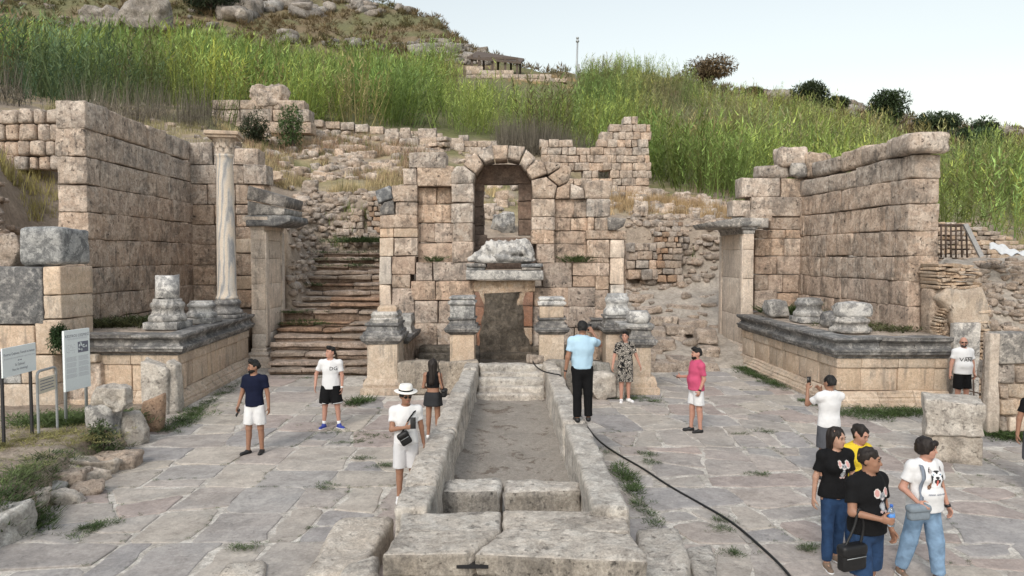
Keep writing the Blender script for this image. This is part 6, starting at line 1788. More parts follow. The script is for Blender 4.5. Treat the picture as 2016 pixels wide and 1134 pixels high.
weeds([(1180, 725 + 55), (1300, 790)], 140, .14, 2.0); weeds([(1455, 725), (1540, 765)], 130, .26, 1.0); weeds([(1580, 790), (1650, 806)], 60, .2, .8); weeds([(1660, 815), (1850, 815)], 260, .26, 2.2); weeds([(1940, 850), (2030, 870)], 150, .3, 2.0)
weeds([(1215, 920), (1262, 985)], 60, .24, .5); weeds([(1258, 990), (1290, 1040)], 30, .16, .6); weeds([(1160, 880), (1200, 900)], 20, .12)
weeds([(160, 1040), (230, 1030)], 40, .12, .7); weeds([(150, 1055), (200, 1040)], 20, .12)
weeds([(40, 1040), (70, 1000)], 60, .3, 1.2, (.10, .135, .05)); weeds([(120, 970), (150, 940)], 70, .26, 1.1); weeds([(190, 920), (235, 890)], 70, .26, 1.2, (.11, .14, .05)); weeds([(0, 1060), (50, 1040)], 60, .34, 1.2)
weeds([(-20, 880), (160, 860)], 260, .20, 4.0, (.27, .25, .10), .45); weeds([(60, 830), (170, 830)], 200, .36, 2.5, (.10, .14, .05), .4); weeds([(20, 1010), (90, 975)], 34, .26, 1.0, (.11, .145, .055)); weeds([(105, 975), (165, 945)], 40, .24, .8, (.10, .14, .05)); weeds([(165, 945), (235, 900)], 50, .24, .8, (.12, .15, .06)); weeds([(0, 915), (110, 900)], 80, .13, 3, (.27, .28, .12), .5)
weeds([(160, 830), (260, 830)], 120, .4, 2, (.08, .12, .045), .3); weeds([(550, 745), (640, 745)], 30, .12, .6)
r3 = random.Random(17)
seen_ = [f for f in fl if f[0] > 1e6]
for i in range(170):           # little tufts along the joints
    q_ = seen_[r3.randrange(len(seen_))][1]; k_ = r3.randrange(len(q_)); n_ = r3.randint(2, 7)
    if q_[:, 0].mean() > 2.5 and r3.random() < .45: continue
    for m_ in range(n_):
        p_ = q_[(k_ + m_) % len(q_)]
        for j_ in range(2):
            pts.append([p_[0] + RS.randn() * .03, p_[1] + RS.randn() * .025, 0.0]); hh.append(.05 * RS.uniform(.5, 1.6)); cl.append(np.array((.075, .11, .04)) * (1 + .25 * RS.randn()))
for (px_, py_) in ((1455, 855), (1425, 1025), (1440, 1090), (1510, 850), (1490, 935), (1285, 912), (1270, 895), (1420, 1045), (1585, 1080), (700, 905), (752, 918), (475, 1080), (180, 1040), (645, 960)):
    weeds([(px_ - 12, py_), (px_ + 14, py_)], 18, .12, .6)
P = np.array(pts); H_ = np.array(hh); C = np.clip(np.array(cl), .02, 1)
V, Q, K = plant_field(P, H_ * .85, C, [weed_template(400 + s) for s in range(6)], 1.15, None, 1)
o = add('weeds', V, Q, M['leaf'], vcol=K, smooth=False, origin=(0, 12, 0)); tag(o, 'green weeds in the joints and along the wall feet', None, kind='stuff')
# stairs, niches, podium tops
pts, hh, cl = [], [], []
def spot(p, n, h, s=.2, col=(.065, .10, .035)):
    for i in range(n):
        q = np.array(p, float) + np.array([RS.randn() * s, RS.randn() * s * .5, 0]); pts.append(q); hh.append(h * RS.uniform(.6, 1.3)); cl.append(np.array(col) * (1 + .2 * RS.randn()))
spot((*W(855, 512, FY + .05)[:2], W(855, 516, FY)[2]), 9, .34, .10, (.09, .13, .05)); spot((*W(1130, 512, FY + .05)[:2], W(1130, 517, FY)[2]), 13, .36, .14, (.09, .13, .05))
for i in (7, 8, 12, 15, 16, 17):
    Yv = 21.8 + .5 * (i - 1) - .1
    for k in range(3): 
        q = W(r3.uniform(xl[i] + 5, 735 if i > 14 else xl[i] + 70), ys[i], Yv); spot((q[0], Yv, q[2] - .1), 10, .2, .3)
spot(W(715, 478, 31.2), 60, .4, .7); spot(W(600, 640, 25), 20, .3, .3)
spot((-10.9, 19.5, PZ - .05), 60, .4, .5, (.12, .13, .06)); spot((-10.3, 20.2, PZ - .05), 30, .4, .4); spot((9.2, 23.8, 1.65), 24, .6, .25); spot((9.9, 20.5, 1.65), 30, .3, .5, (.12, .13, .06)); spot((10.2, 19.0, 1.65), 20, .3, .4, (.12, .13, .06))
P = np.array(pts); V, Q, K = plant_field(P, np.array(hh) * 1.4, np.clip(np.array(cl), .02, 1), [weed_template(500 + s) for s in range(6)], 1.15, None, 1)
o = add('wall_weeds', V, Q, M['leaf'], vcol=K, smooth=False, origin=(0, 22, 2)); tag(o, 'weeds growing on ledges and steps', None, kind='stuff')
# individual shrubs and trees
def leaf_cloud(c, rad, n, size, col, seed, shell=.45, lobes=6):
    rs = np.random.RandomState(seed)
    lc = rs.randn(lobes, 3); lc /= np.linalg.norm(lc, axis=1)[:, None]; lc = lc * rs.uniform(.3, .62, (lobes, 1)); lc[:, 2] = lc[:, 2] * .8 + .1
    lr = rs.uniform(.35, .6, lobes)
    k = rs.randint(lobes, size=n)
    d = rs.randn(n, 3); d /= np.linalg.norm(d, axis=1)[:, None]
    p = lc[k] + d * (lr[k] * (1 - shell * rs.rand(n) ** 2))[:, None]
    P = np.asarray(c) + p * np.asarray(rad)
    D = d + rs.randn(n, 3) * .7; D /= np.linalg.norm(D, axis=1)[:, None]
    cc = np.array(col) * (1 + .25 * rs.randn(n, 1)) * (.8 + .5 * rs.rand(lobes)[k])[:, None]
    return ribbons(P, D, size * (.7 + .6 * rs.rand(n)), np.full(n, size * .5), np.full(n, .15), np.clip(cc, .008, 1), 1)
def tree(px, yt, yb, wpx, Y, col, label, seed, name='tree', cat='tree', n=2600, ls=.35):
    x = (px - CX) / F * Y; zb = hz(x, Y) - .1
    zt = float(W(px, yt, Y)[2]); rw_ = wpx * Y / F / 2
    zlow = float(W(px, yb, Y)[2])
    root = empty(name, (x, Y, zb), label, cat)
    if name == 'shrub': zlow = zb + .1
    h = zt - zlow
    trunk = [tube([(x, Y, zb - .3), (x + .1, Y, zlow + h * .3), (x - .05, Y, zlow + h * .7)], [.05 * h + .05, .035 * h + .03, .02 * h], 7)]
    for k in range(4):
        a = k * 1.7 + seed; trunk.append(tube([(x + .1, Y, zlow + h * .25), (x + math.cos(a) * rw_ * .35, Y + math.sin(a) * rw_ * .35, zlow + h * .5), (x + math.cos(a) * rw_ * .6, Y + math.sin(a) * rw_ * .6, zlow + h * .68)], [.02 * h + .02, .015 * h, .008 * h], 5))
    add('trunk', *join(trunk), M['wood'], root)
    V, Q, K = leaf_cloud((x, Y, zlow + h * .5), (rw_ * 1.35, rw_ * 1.2, h * .68), n, ls, col, seed, lobes=14)
    add('crown', V, Q, M['leaf'], root, vcol=K, smooth=False)
for i, (px_, yt, yb, w, Yt, col_, lab, cat_) in enumerate([
    (1588, 162, 215, 66, 112, (.075, .10, .05), 'round dark olive tree on the skyline above the right slope', 'tree'), (1637, 192, 215, 40, 114, (.08, .105, .052), 'small dark bush right next to the round skyline tree', 'bush'),
    (1745, 187, 250, 62, 108, (.07, .10, .048), 'tall dark tree on the skyline, above the right wing wall', 'tree'), (1836, 224, 262, 72, 112, (.08, .11, .055), 'broad low dark tree behind the overhanging top block', 'tree'), (1905, 234, 292, 84, 106, (.065, .098, .048), 'widest dark tree on the right skyline', 'tree'), (1930, 262, 306, 60, 98, (.08, .125, .06), 'lower green bush in front of the widest skyline tree', 'bush'),
    (1475, 176, 190, 32, 116, (.09, .11, .055), 'tiny dark bush on the skyline left of the round tree', 'bush'), (1385, 115, 172, 105, 118, (.22, .165, .10), 'large dry brown thicket on the skyline above the reeds', 'bush'),
    (425, -30, 30, 110, 124, (.035, .05, .026), 'dark evergreen bush at the top edge of the left hill', 'bush')]):
    tree(px_, yt, yb, w, Yt, col_, lab, 600 + i, 'tree' if cat_ == 'tree' else 'bush', cat_, 4200, .48)
tree(508, 225, 290, 52, 42.5, (.05, .065, .035), 'dark leafy shrub behind the column capital', 620, 'shrub', 'shrub', 2200, .16)
tree(578, 215, 284, 52, 44, (.10, .155, .06), 'feathery light green shrub right of the dark shrub', 621, 'shrub', 'shrub', 1800, .18)
def low_bush(px_, py_, z, r_, h, col_, lab, seed, n=900, ls=.07):
    p = G(px_, py_, z); root = empty('shrub', (p[0], p[1], z), lab, 'shrub')
    st_ = [tube([(p[0], p[1], z - .1), (p[0] + math.cos(k * 1.3) * r_ * .5, p[1] + math.sin(k * 1.3) * r_ * .5, z + h * .6)], [.012, .006], 5) for k in range(5)]
    add('stems', *join(st_), M['wood'], root)
    V, Q, K = leaf_cloud((p[0], p[1], z + h * .5), (r_, r_, h * .6), n, ls, col_, seed, .8)
    add('leaves', V, Q, M['leaf'], root, vcol=K, smooth=False)
low_bush(205, 900, .05, .34, .62, (.085, .115, .05), 'spiky green weed bush in front of the upright grey slab', 640)
low_bush(118, 735, 0.9, .32, .85, (.045, .075, .03), 'dark green caper bush hanging on the wall beside the notice panel', 641, 1400, .08) if False else None
q_ = W(118, 668, 16.75); root_ = empty('shrub', (q_[0], 16.75, q_[2] - .45), 'dark green bush growing out of the wall corner above the signs', 'shrub')
add('stems', *join([tube([(q_[0] + .1, 16.95, q_[2] - .2), (q_[0] + .1 * k - .2, 16.6, q_[2] + .05 * k)], [.015, .006], 5) for k in range(5)]), M['wood'], root_)
V, Q, K = leaf_cloud((q_[0], 16.7, q_[2]), (.36, .28, .5), 1500, .08, (.04, .07, .028), 641, .7); add('leaves', V, Q, M['leaf'], root_, vcol=K, smooth=False)
# ------------------------------------------------------------------ people
def skin_mat(name, col):
    s = NT(name); v = s.pos(False); n = s.noise(v, 30, 4)
    c = s.mix(1.0, s.mix(0.0, col, col), s.grey(n, .93, 1.07), 'MULTIPLY')
    s.b.inputs['Subsurface Weight'].default_value = .08; s.b.inputs['Subsurface Radius'].default_value = (.02, .008, .004)
    return s.finish(s.tint(c), .5, n, .002, .3, .35)
SK = {'light': skin_mat('light_skin', (.43, .255, .185)), 'tan': skin_mat('tanned_skin', (.30, .16, .105)), 'dark': skin_mat('dark_tan_skin', (.33, .18, .12)), 'rosy': skin_mat('rosy_skin', (.47, .255, .19))}
HAIR = {'black': plain('black_hair', (.006, .005, .0045), .6, var=.35, nscale=60, bump=.012), 'brown': plain('dark_brown_hair', (.014, .009, .007), .6, var=.35, nscale=60, bump=.012), 'grey': plain('greying_hair', (.05, .042, .038), .6, var=.35, nscale=60, bump=.01)}
CL = {'white2': cloth('white_shorts_cotton', (.60, .60, .62), var=.05), 'white': cloth('white_cotton', (.70, .70, .71), var=.03), 'navy': cloth('navy_cotton', (.006, .009, .028)), 'black': cloth('black_cotton', (.0065, .0065, .0075)), 'blue': cloth('light_blue_cotton', (.42, .60, .74), var=.04), 'pink': cloth('pink_linen', (.52, .085, .17), var=.1), 'grey': cloth('grey_cotton', (.085, .088, .10)), 'char': cloth('charcoal_denim', (.028, .029, .032)), 'jean': cloth('dark_blue_denim', (.022, .05, .115), var=.3), 'palejean': cloth('pale_blue_denim', (.19, .29, .42), var=.28), 'yellow': cloth('yellow_cotton', (.70, .52, .04), var=.06), 'strap': cloth('grey_strap', (.20, .23, .28)), 'bag': plain('black_bag_leather', (.008, .008, .009), .5), 'greybag': plain('blue_grey_bag', (.20, .24, .28), .7), 'straw': cloth('white_straw', (.78, .76, .72), var=.08)}
SHOE = {'black': plain('black_shoe', (.015, .015, .016), .5), 'white': plain('white_shoe', (.75, .75, .75), .5), 'blue': plain('blue_shoe', (.03, .05, .28), .5), 'sand': plain('sandal_leather', (.20, .14, .10), .6), 'sock': cloth('white_sock', (.78, .78, .78))}
M['eye'] = plain('eye_dark', (.02, .015, .012), .3); M['lip'] = plain('lip', (.38, .13, .11), .5); M['print'] = plain('shirt_print', (1, 1, 1), .8, var=.03); M['lens'] = plain('dark_lens', (.02, .018, .016), .2)
def swirl_mat():
    s = NT('black_white_swirl_cloth'); v = s.pos(False)
    q = s.mul(s.noise(v, 5.5, 1.0, .5, 1.6), 15.0); fr = s.n('ShaderNodeMath', operation='FRACT'); s.l(q, fr.inputs[0]); n = s.noise(v, 9, 3)
    k = s.mul(s.step(fr.outputs[0], .55, .66), s.step(s.noise(v, 13, 2), .40, .46))
    c = s.mix(k, (.007, .007, .008), (.55, .50, .44))
    return s.finish(c, .85, n, .01, .6, .2)
CL['swirl'] = swirl_mat()
def sphere(c, r, rot=None, n=10, m=7):
    V, Fc = [], []
    for i in range(m + 1):
        th = math.pi * i / m
        for k in range(n):
            ph = 2 * math.pi * k / n; V.append((math.sin(th) * math.cos(ph) * r[0], math.sin(th) * math.sin(ph) * r[1], math.cos(th) * r[2]))
    V = np.array(V)
    if rot is not None: V = V @ rot.T
    for i in range(m):
        for k in range(n): Fc.append((i * n + k, (i + 1) * n + k, (i + 1) * n + (k + 1) % n, i * n + (k + 1) % n))
    return V + np.asarray(c), Fc
class Person:
    def __init__(s, loc, yaw, h, label, skin='tan', sex='m', fat=0.0, arms=None, legs=None, head=(0, 0), lean=0.0, vox=.0155, cat='person'):
        s.S = S = h / 1.75; s.fem = fem = sex == 'f'; s.fat = fat; s.vox = vox
        s.M = rotz(R(yaw)); s.skin = SK[skin]
        j = {}
        j['pel'] = np.array([0, 0, .95]); j['waist'] = np.array([0, -.01 + lean * .15, 1.09]); j['chest'] = np.array([0, lean * .5, 1.29]); j['neck'] = np.array([0, .012 + lean * .8, 1.46]); j['head'] = np.array([0, -.005 + lean, 1.53])
        sw = .160 if fem else .185
        legs = legs or ((-.03, 0, 0, 8), (.03, 0, 0, 8))        # (side swing, fore swing, knee bend, foot yaw)
        zmin = 9
        for sd, k in ((-1, 'R'), (1, 'L')):
            sx, fw, kb, fy = legs[0 if sd < 0 else 1]
            hip = np.array([sd * .088, 0, .91]); th = nrm([sx, -fw, -1]); kn = hip + th * .43
            sh = nrm([sx * .7, -fw + kb, -1]); an = kn + sh * .41
            j['hip' + k], j['kn' + k], j['an' + k] = hip, kn, an; j['fy' + k] = rotz(R(sd * fy)) @ np.array([0, -1.0, 0])
            zmin = min(zmin, an[2] - .075)
        dz = np.array([0, 0, -zmin])
        arms = arms or {}
        for sd, k in ((-1, 'R'), (1, 'L')):
            u, v = arms.get(k, ((.16, .04, -1), (.10, -.16, -1)))[:2]
            u = nrm(np.array(u) * [sd, 1, 1]); v = nrm(np.array(v) * [sd, 1, 1])
            sh = np.array([sd * sw, .015 + lean * .75, 1.415]); el = sh + u * .29; wr = el + v * .25
            j['sh' + k], j['el' + k], j['wr' + k] = sh, el, wr
            a = arms.get(k, (0, 0))
            j['curl' + k] = a[2] if len(a) > 2 else .45
            th = nrm(np.array(a[3]) * [sd, 1, 1]) if len(a) > 3 else nrm([0, -1, -.1])
            th = nrm(th - v * (th @ v)); j['fv' + k] = (v, th, np.cross(v, th) * sd)
        s.j = {k: ((v + dz) * S if isinstance(v, np.ndarray) and not k.startswith('fy') else v) for k, v in j.items()}
        s.HR = rotz(R(head[0])) @ rotx(R(-head[1])) if False else rotz(R(head[0])) @ rotx(R(head[1]))
        s.loc = np.array(loc, float)
        s.root = empty('person', s.loc, label, cat)
        s.cw = None
        s.build_body()
    def out(s, V): return np.asarray(V) @ s.M.T + s.loc
    def add(s, name, V, Fc, mat, parent=None, **kw): return add(name, s.out(V), Fc, mat, parent or s.root, **kw)
    def hp(s, p): return s.j['head'] + s.HR @ ((np.asarray(p, float) - [0, 0, 1.53]) * s.S)
    def vol(s, lo=None, hi=None):
        if lo is None:
            pts = np.array([v for k, v in s.j.items() if isinstance(v, np.ndarray) and not k.startswith('fy')])
            lo = pts.min(0) - .24; hi = pts.max(0) + .24; lo[2] = -.02; hi[2] = max(hi[2], s.j['head'][2] + .27)
        return Vol(lo, hi, s.vox)
    def torso(s, v, e=0.0, k=.04, hem=None):
        j, S, f = s.j, s.S, s.fat; fem = s.fem
        ky = .66 + .12 * (f > 0)
        hipr, wr, cr = (.164, .118, .136) if fem else (.150, .136, .158)
        hipr, wr, cr = [(x + f + e) * S for x in (hipr, wr * (1 + f * 1.5), cr)]
        up = np.array([0, 0, 1.0]) * S
        v.cone(j['pel'] - up * .02, j['waist'], hipr, wr, k, ky)
        v.cone(j['waist'], j['chest'], wr, cr, k, ky)
        v.cone(j['chest'], j['chest'] + up * .07, cr, cr * .92, k, ky)
        for K in 'RL': v.cone(j['neck'] - up * .035, j['sh' + K] - up * .012, (.062 + e) * S, (.052 + e) * S, k)
        if fem:
            for sd in (-1, 1): v.ell(j['chest'] + np.array([sd * .068, -.085, .0]) * S, np.array([.066 + e * .6, .058 + e * .6 + f * .3, .066 + e * .6]) * S, .05)
        if f > 0: v.ell(j['waist'] + np.array([0, -.04, 0]) * S, np.array([.15 + f + e, .10 + f + e, .13]) * S, .06)
    def build_body(s):
        j, S = s.j, s.S; v = s.vol()
        s.torso(v)
        slim = .90 if s.fem else 1.0; fm = s.fat * .35
        v.cone(j['neck'] - np.array([0, 0, .02]) * S, j['head'] + np.array([0, 0, .03]) * S, (.062 * slim + fm) * S, .053 * slim * S, .03)
        for K, sd in (('R', -1), ('L', 1)):
            v.cone(j['sh' + K], j['el' + K], (.050 * slim + fm) * S, (.040 * slim + fm) * S, .03)
            v.cone(j['el' + K], j['wr' + K], (.040 * slim + fm * .8) * S, (.0265 * slim) * S, .02)
            vv, th, pn = j['fv' + K]; w = j['wr' + K]
            Rm = np.stack([th, pn, vv], 1)
            v.ell(w + vv * .05 * S, np.array([.040, .018, .052]) * S * (slim * .5 + .5), .02, Rm)
            c = j['curl' + K]
            for q, (o, L) in enumerate(((.028, .072), (.010, .080), (-.010, .074), (-.028, .058))):
                b = w + (vv * .090 + th * o) * S
                d1 = nrm(vv * math.cos(c * .8) + pn * math.sin(c * .8)); d2 = nrm(vv * math.cos(c * 2.0) + pn * math.sin(c * 2.0))
                m = b + d1 * L * .5 * S; v.cone(b, m, .0100 * S, .0095 * S, .006); v.cone(m, m + d2 * L * .5 * S, .0095 * S, .0085 * S, .004)
            b = w + (vv * .03 + th * .034) * S; d1 = nrm(vv * .6 + th * .75 + pn * .25); m = b + d1 * .042 * S
            v.cone(b, m, .014 * S, .012 * S, .012); v.cone(m, m + nrm(vv * .8 + th * .35 + pn * .5) * .034 * S, .0115 * S, .009 * S, .004)
            v.cone(j['hip' + K], j['kn' + K], (.086 + fm) * S, (.056 + fm * .5) * S, .04)
            v.cone(j['kn' + K], j['an' + K], (.054 + fm * .5) * S, .037 * S, .03)
            dsh = nrm(j['an' + K] - j['kn' + K]); v.ell(j['kn' + K] + dsh * .13 * S + np.array([0, .022, 0]) * S, np.array([.046, .046, .11]) * S, .03)
            fd = j['fy' + K]; a = j['an' + K]
            v.cone(a + np.array([0, 0, -.03]) * S - fd * .02 * S, a + (fd * .12 + np.array([0, 0, -.05])) * S, .036 * S, .028 * S, .03)
        # head
        hr = s.HR
        H = s.hp
        for c, r_, k in (((0, .012, 1.655), (.076, .095, .098), .01), ((0, -.018, 1.615), (.064, .078, .098), .03), ((0, -.04, 1.560), (.047, .048, .034), .04), ((0, -.078, 1.543), (.020, .017, .016), .02)):
            v.ell(H(c), np.array(r_) * S, k, hr)
        v.cone(H((0, -.092, 1.645)), H((0, -.112, 1.610)), .010 * S, .014 * S, .012)
        v.cone(H((-.030, -.080, 1.668)), H((.030, -.080, 1.668)), .014 * S, .014 * S, .016)
        v.cone(H((-.016, -.086, 1.578)), H((.016, -.086, 1.578)), .011 * S, .011 * S, .012)
        for sd in (-1, 1):
            v.ell(H((sd * .079, .014, 1.625)), np.array([.012, .022, .033]) * S, .01, hr)
            v.ell(H((sd * .040, -.062, 1.605)), np.array([.024, .024, .022]) * S, .02, hr)
        V, Q = v.mesh(); s.bodyV = V
        s.body = s.add('body', V, Q, s.skin)
        e = []
        for sd in (-1, 1):
            s.add('eye', *sphere(H((sd * .031, -.0925, 1.646)), np.array([.0125, .006, .006]) * S, hr), M['eye'])
        s.add('mouth', *sphere(H((0, -.0975, 1.577)), np.array([.022, .006, .0065]) * S, hr), M['lip'])
    # ---- clothing
    def shirt(s, mat, hem=.90, sleeve=.62, e=.017, name='shirt', crop=False, wr=.010, collar=None, neck=.072):
        j, S = s.j, s.S; v = s.vol()
        s.torso(v, e, .04)
        up = np.array([0, 0, 1.0]) * S
        dz = j['pel'][2] / S - .95
        if hem < .93: v.cone(j['pel'] - up * .10, j['pel'] + up * .02, (.164 + s.fat + e) * S, (.160 + s.fat + e) * S, .04, .70 + .1 * (s.fat > 0))
        for K in 'RL':
            if sleeve <= 0: continue
            a, b = j['sh' + K], j['el' + K]; d = nrm(b - a); c_ = a + d * .29 * sleeve * S
            fm = s.fat * .35
            v.cone(a - d * .01, a + d * .29 * S * (sleeve + .2), (.057 + fm) * S, (.064 + fm) * S, .03, clip=[(c_, d)])
        for K, sd in (('R', -1), ('L', 1)): v.ell(j['sh' + K] + np.array([-sd * .03, 0, -.01]) * S, np.array([.055, .058, .05]) * S, .04)
        if wr: v.wrinkle(wr, 9, int(s.loc[0] * 10) + 50)
        v.cut((0, 0, (hem + dz) * S), (0, 0, -1))
        # neck opening
        v.ell(j['neck'] + np.array([0, -.022, .045]) * S, np.array([neck, neck * 1.05, .062]) * S, neg=True)
        if sleeve <= 0:
            for K, sd in (('R', -1), ('L', 1)): v.ell(j['sh' + K] + np.array([sd * .025, 0, .01]) * S, np.array([.065, .1, .11]) * S, neg=True)
        V, Q = v.mesh()
        o = s.add(name, V, Q, mat); s.shirtV, s.shirtQ = V, Q
        s.bvh = BVHTree.FromPolygons(V.tolist(), Q.tolist())
        if collar:
            V, Fc = tube([j['neck'] + np.array([math.cos(a) * .066, math.sin(a) * .07 - .012, .012 + .018 * math.sin(a)]) * S for a in np.linspace(0, 6.28, 18)], .014 * S, 6)
            s.add('collar', V, Fc, collar, o)
        return o
    def pants(s, mat, length=.5, e=.022, flare=0.0, name='shorts', waist=.93, wr=.009):
        """length: 0..1 from hip to ankle"""
        j, S = s.j, s.S; v = s.vol()
        up = np.array([0, 0, 1.0]) * S; f = s.fat
        hr_ = .164 if s.fem else .150
        v.cone(j['pel'] - up * .03, j['pel'] + up * .07, (hr_ + f + e * .5) * S, ((.15 if s.fem else .152) + f + e * .4) * S, .04, .66 + .1 * (f > 0))
        for K in 'RL':
            a, b, c_ = j['hip' + K], j['kn' + K], j['an' + K]; fm = f * .35
            d1, d2 = nrm(b - a), nrm(c_ - b)
            if length <= .52:
                t = length / .51 * .43
                v.cone(a, a + d1 * (t + .12) * S, (.084 + e * .8 + fm) * S, (.080 + e + fm + flare) * S, .018, clip=[(a + d1 * t * S, d1)])
            else:
                v.cone(a, b, (.086 + e * .8 + fm) * S, (.062 + e + fm * .6 + flare) * S, .035)
                t = (length - .51) / .49 * .41
                v.cone(b, b + d2 * (t + .08) * S, (.062 + e + fm * .6 + flare) * S, (.046 + e + flare * 1.2) * S, .02, clip=[(b + d2 * t * S, d2)])
        if wr: v.wrinkle(wr, 8, int(s.loc[0] * 10) + 80)
        v.cut((0, 0, j['pel'][2] + (waist - .95) * S), (0, 0, 1))
        V, Q = v.mesh(); s.pantV, s.pantQ = V, Q
        return s.add(name, V, Q, mat)
    def skirt(s, mat, length=.36, name='skirt'):
        j, S = s.j, s.S; v = s.vol(); up = np.array([0, 0, 1.0]) * S
        v.cone(j['pel'] + up * .07, j['pel'] - up * .02, .145 * S, .188 * S, .03, .78)
        v.cone(j['pel'] - up * .02, j['pel'] - up * (length + .1), .185 * S, .245 * S, .03, .78)
        v.wrinkle(.014, 9, 5, (1, 1, .15)); v.cut(j['pel'] - up * (length - .07), (0, 0, -1)); v.cut(j['pel'] + up * .08, (0, 0, 1))
        V, Q = v.mesh(); return s.add(name, V, Q, mat)
    def shoes(s, mat, kind='shoe', sole=None, name='shoe', sock=None):
        S = s.S
        for K in 'RL':
            a, fd = s.j['an' + K].copy(), s.j['fy' + K]; g = a.copy(); g[2] = a[2] - .075 * S
            v = Vol(g - .28, g + .28, .0125)
            zz = np.array([0, 0, 1.0])
            v.cone(g - fd * .03 * S + zz * .035 * S, g + (fd * .15 + zz * .026) * S, .042 * S, .036 * S, .03)
            v.cone(g + fd * .02 * S + zz * .05 * S, a - zz * (.02 if kind != 'high' else -.02) * S, .042 * S, .043 * S, .03)
            if kind == 'clog': v.ell(g - fd * .06 * S + zz * .085 * S, np.array([.05, .05, .035]) * S, neg=True)
            if kind == 'sandal':
                for t in (.0, .075): v.ell(g + (fd * t + zz * .085) * S, np.array([.028, .028, .030]) * S, neg=True)
            v.cut(g, (0, 0, -1))
            V, Q = v.mesh(); o = s.add(name, V, Q, mat)
            if sole:
                v2 = Vol(g - .28, g + .28, .0125); v2.cone(g - fd * .035 * S + zz * .014, g + (fd * .155) * S + zz * .012, .047 * S, .041 * S, .0); v2.cut(g, (0, 0, -1)); v2.cut(g + zz * .022, (0, 0, 1))
                V, Q = v2.mesh(); s.add('sole', V, Q, sole, o)
            if sock:
                d = nrm(s.j['kn' + K] - a); V, Fc = tube([a - d * .03 * S, a + d * .05 * S, a + d * .09 * S], [.042 * S, .041 * S, .043 * S], 12); s.add('sock', V, Fc, sock)
    def hair(s, mat, style='short', fr=.0):
        S = s.S; c = s.hp((0, 0, 1.65)); v = Vol(c - np.array([.22, .26, .45 if style == 'long' else .22]), c + .24, s.vox * .85)
        H = s.hp
        v.ell(H((0, .016, 1.672)), np.array([.083, .102, .096]) * S, .01, s.HR)
        v.ell(H((0, .045, 1.62)), np.array([.080, .075, .085]) * S, .03, s.HR)
        if style == 'quiff': v.ell(H((0, -.055, 1.748)), np.array([.062, .05, .034]) * S, .03, s.HR)
        if style == 'bob':
            v.ell(H((0, .02, 1.655)), np.array([.105, .115, .115]) * S, .03, s.HR)
            v.ell(H((0, -.07, 1.712)), np.array([.075, .045, .040]) * S, .02, s.HR)
        if style == 'long':
            v.cone(H((0, .055, 1.64)), s.j['neck'] + np.array([0, .085, -.20]) * S, .085 * S, .062 * S, .03, .8)
            for sd in (-1, 1): v.cone(H((sd * .065, .01, 1.66)), s.j['neck'] + np.array([sd * .07, .035, -.10]) * S, .036 * S, .026 * S, .03)
        if style == 'bun': v.ell(H((0, .095, 1.69)), np.array([.055, .05, .05]) * S, .02, s.HR)
        v.wrinkle(.015, 26, 7 + int(s.loc[0] * 7) % 50, (1, 1, .6) if style != 'long' else (1, 1, .15))
        lo = {'short': (.070, .095, .080), 'quiff': (.068, .095, .080), 'bob': (.062, .10, .083), 'long': (.060, .095, .092), 'bun': (.064, .095, .085)}[style]
        v.ell(H((0, -.105, 1.612)), np.array([lo[0], lo[1] * .95, lo[2]]) * S, neg=True, rot=s.HR)
        if style in ('short', 'quiff'):
            for sd in (-1, 1): v.ell(H((sd * .090, -.025, 1.585)), np.array([.032, .05, .052]) * S, neg=True, rot=s.HR)
            v.cut(H((0, 0, 1.575)), s.HR @ np.array([0, .3, -1.0]))
        V, Q = v.mesh(); o = s.add('hair', V, Q, mat)
        for sd in (-1, 1):
            s.add('eyebrow', *tube([H((sd * .016, -.099, 1.668)), H((sd * .032, -.098, 1.673)), H((sd * .048, -.086, 1.667))], [.0045 * S, .005 * S, .003 * S], 6), mat)
        return o
    def beard(s, mat, full=True):
        S = s.S; c = s.hp((0, -.03, 1.57)); v = Vol(c - .14, c + .14, .0095); H = s.hp
        v.ell(H((0, -.018, 1.608)), np.array([.0685, .0825, .100]) * S, .01, s.HR); v.ell(H((0, -.042, 1.558)), np.array([.053, .054, .040]) * S, .03, s.HR); v.ell(H((0, -.08, 1.543)), np.array([.024, .021, .02]) * S, .02, s.HR)
        v.wrinkle(.004, 40, 3)
        v.cut(H((0, -.05, 1.600)), s.HR @ np.array([0, .35, 1.0])); v.cut(H((0, .015, 1.6)), s.HR @ np.array([0, 1.0, .0]))
        v.ell(H((0, -.105, 1.582)), np.array([.024, .03, .010]) * S, neg=True, rot=s.HR)
        V, Q = v.mesh(); s.add('beard', V, Q, mat)
    def glasses(s, dark=True):
        H, S = s.hp, s.S; parts = []
        for sd in (-1, 1):
            s.add('lens', *sphere(H((sd * .033, -.103, 1.643)), np.array([.026, .004, .019]) * S, s.HR), M['lens'])
            parts.append(tube([H((sd * .055, -.10, 1.65)), H((sd * .080, -.05, 1.65)), H((sd * .084, .02, 1.645))], .0035 * S, 5))
        parts.append(tube([H((-.012, -.108, 1.648)), H((.012, -.108, 1.648))], .003 * S, 5))
        s.add('glasses_frame', *join(parts), M['black'])
    # ---- attachments
    def on(s, x, z, off=.006, y0=-.7, dy=1):
        """point on the shirt front (or back) at local x, z (scaled metres of a 1.75 m body)"""
        r_ = s.bvh.ray_cast(Vector((x, y0 * dy, z)), Vector((0, dy, 0)))
        if r_[0] is None: return None
        n_ = np.array(r_[1]); n_ = n_ if n_[1] * dy < 0 else -n_
        return np.array(r_[0]) + n_ * off
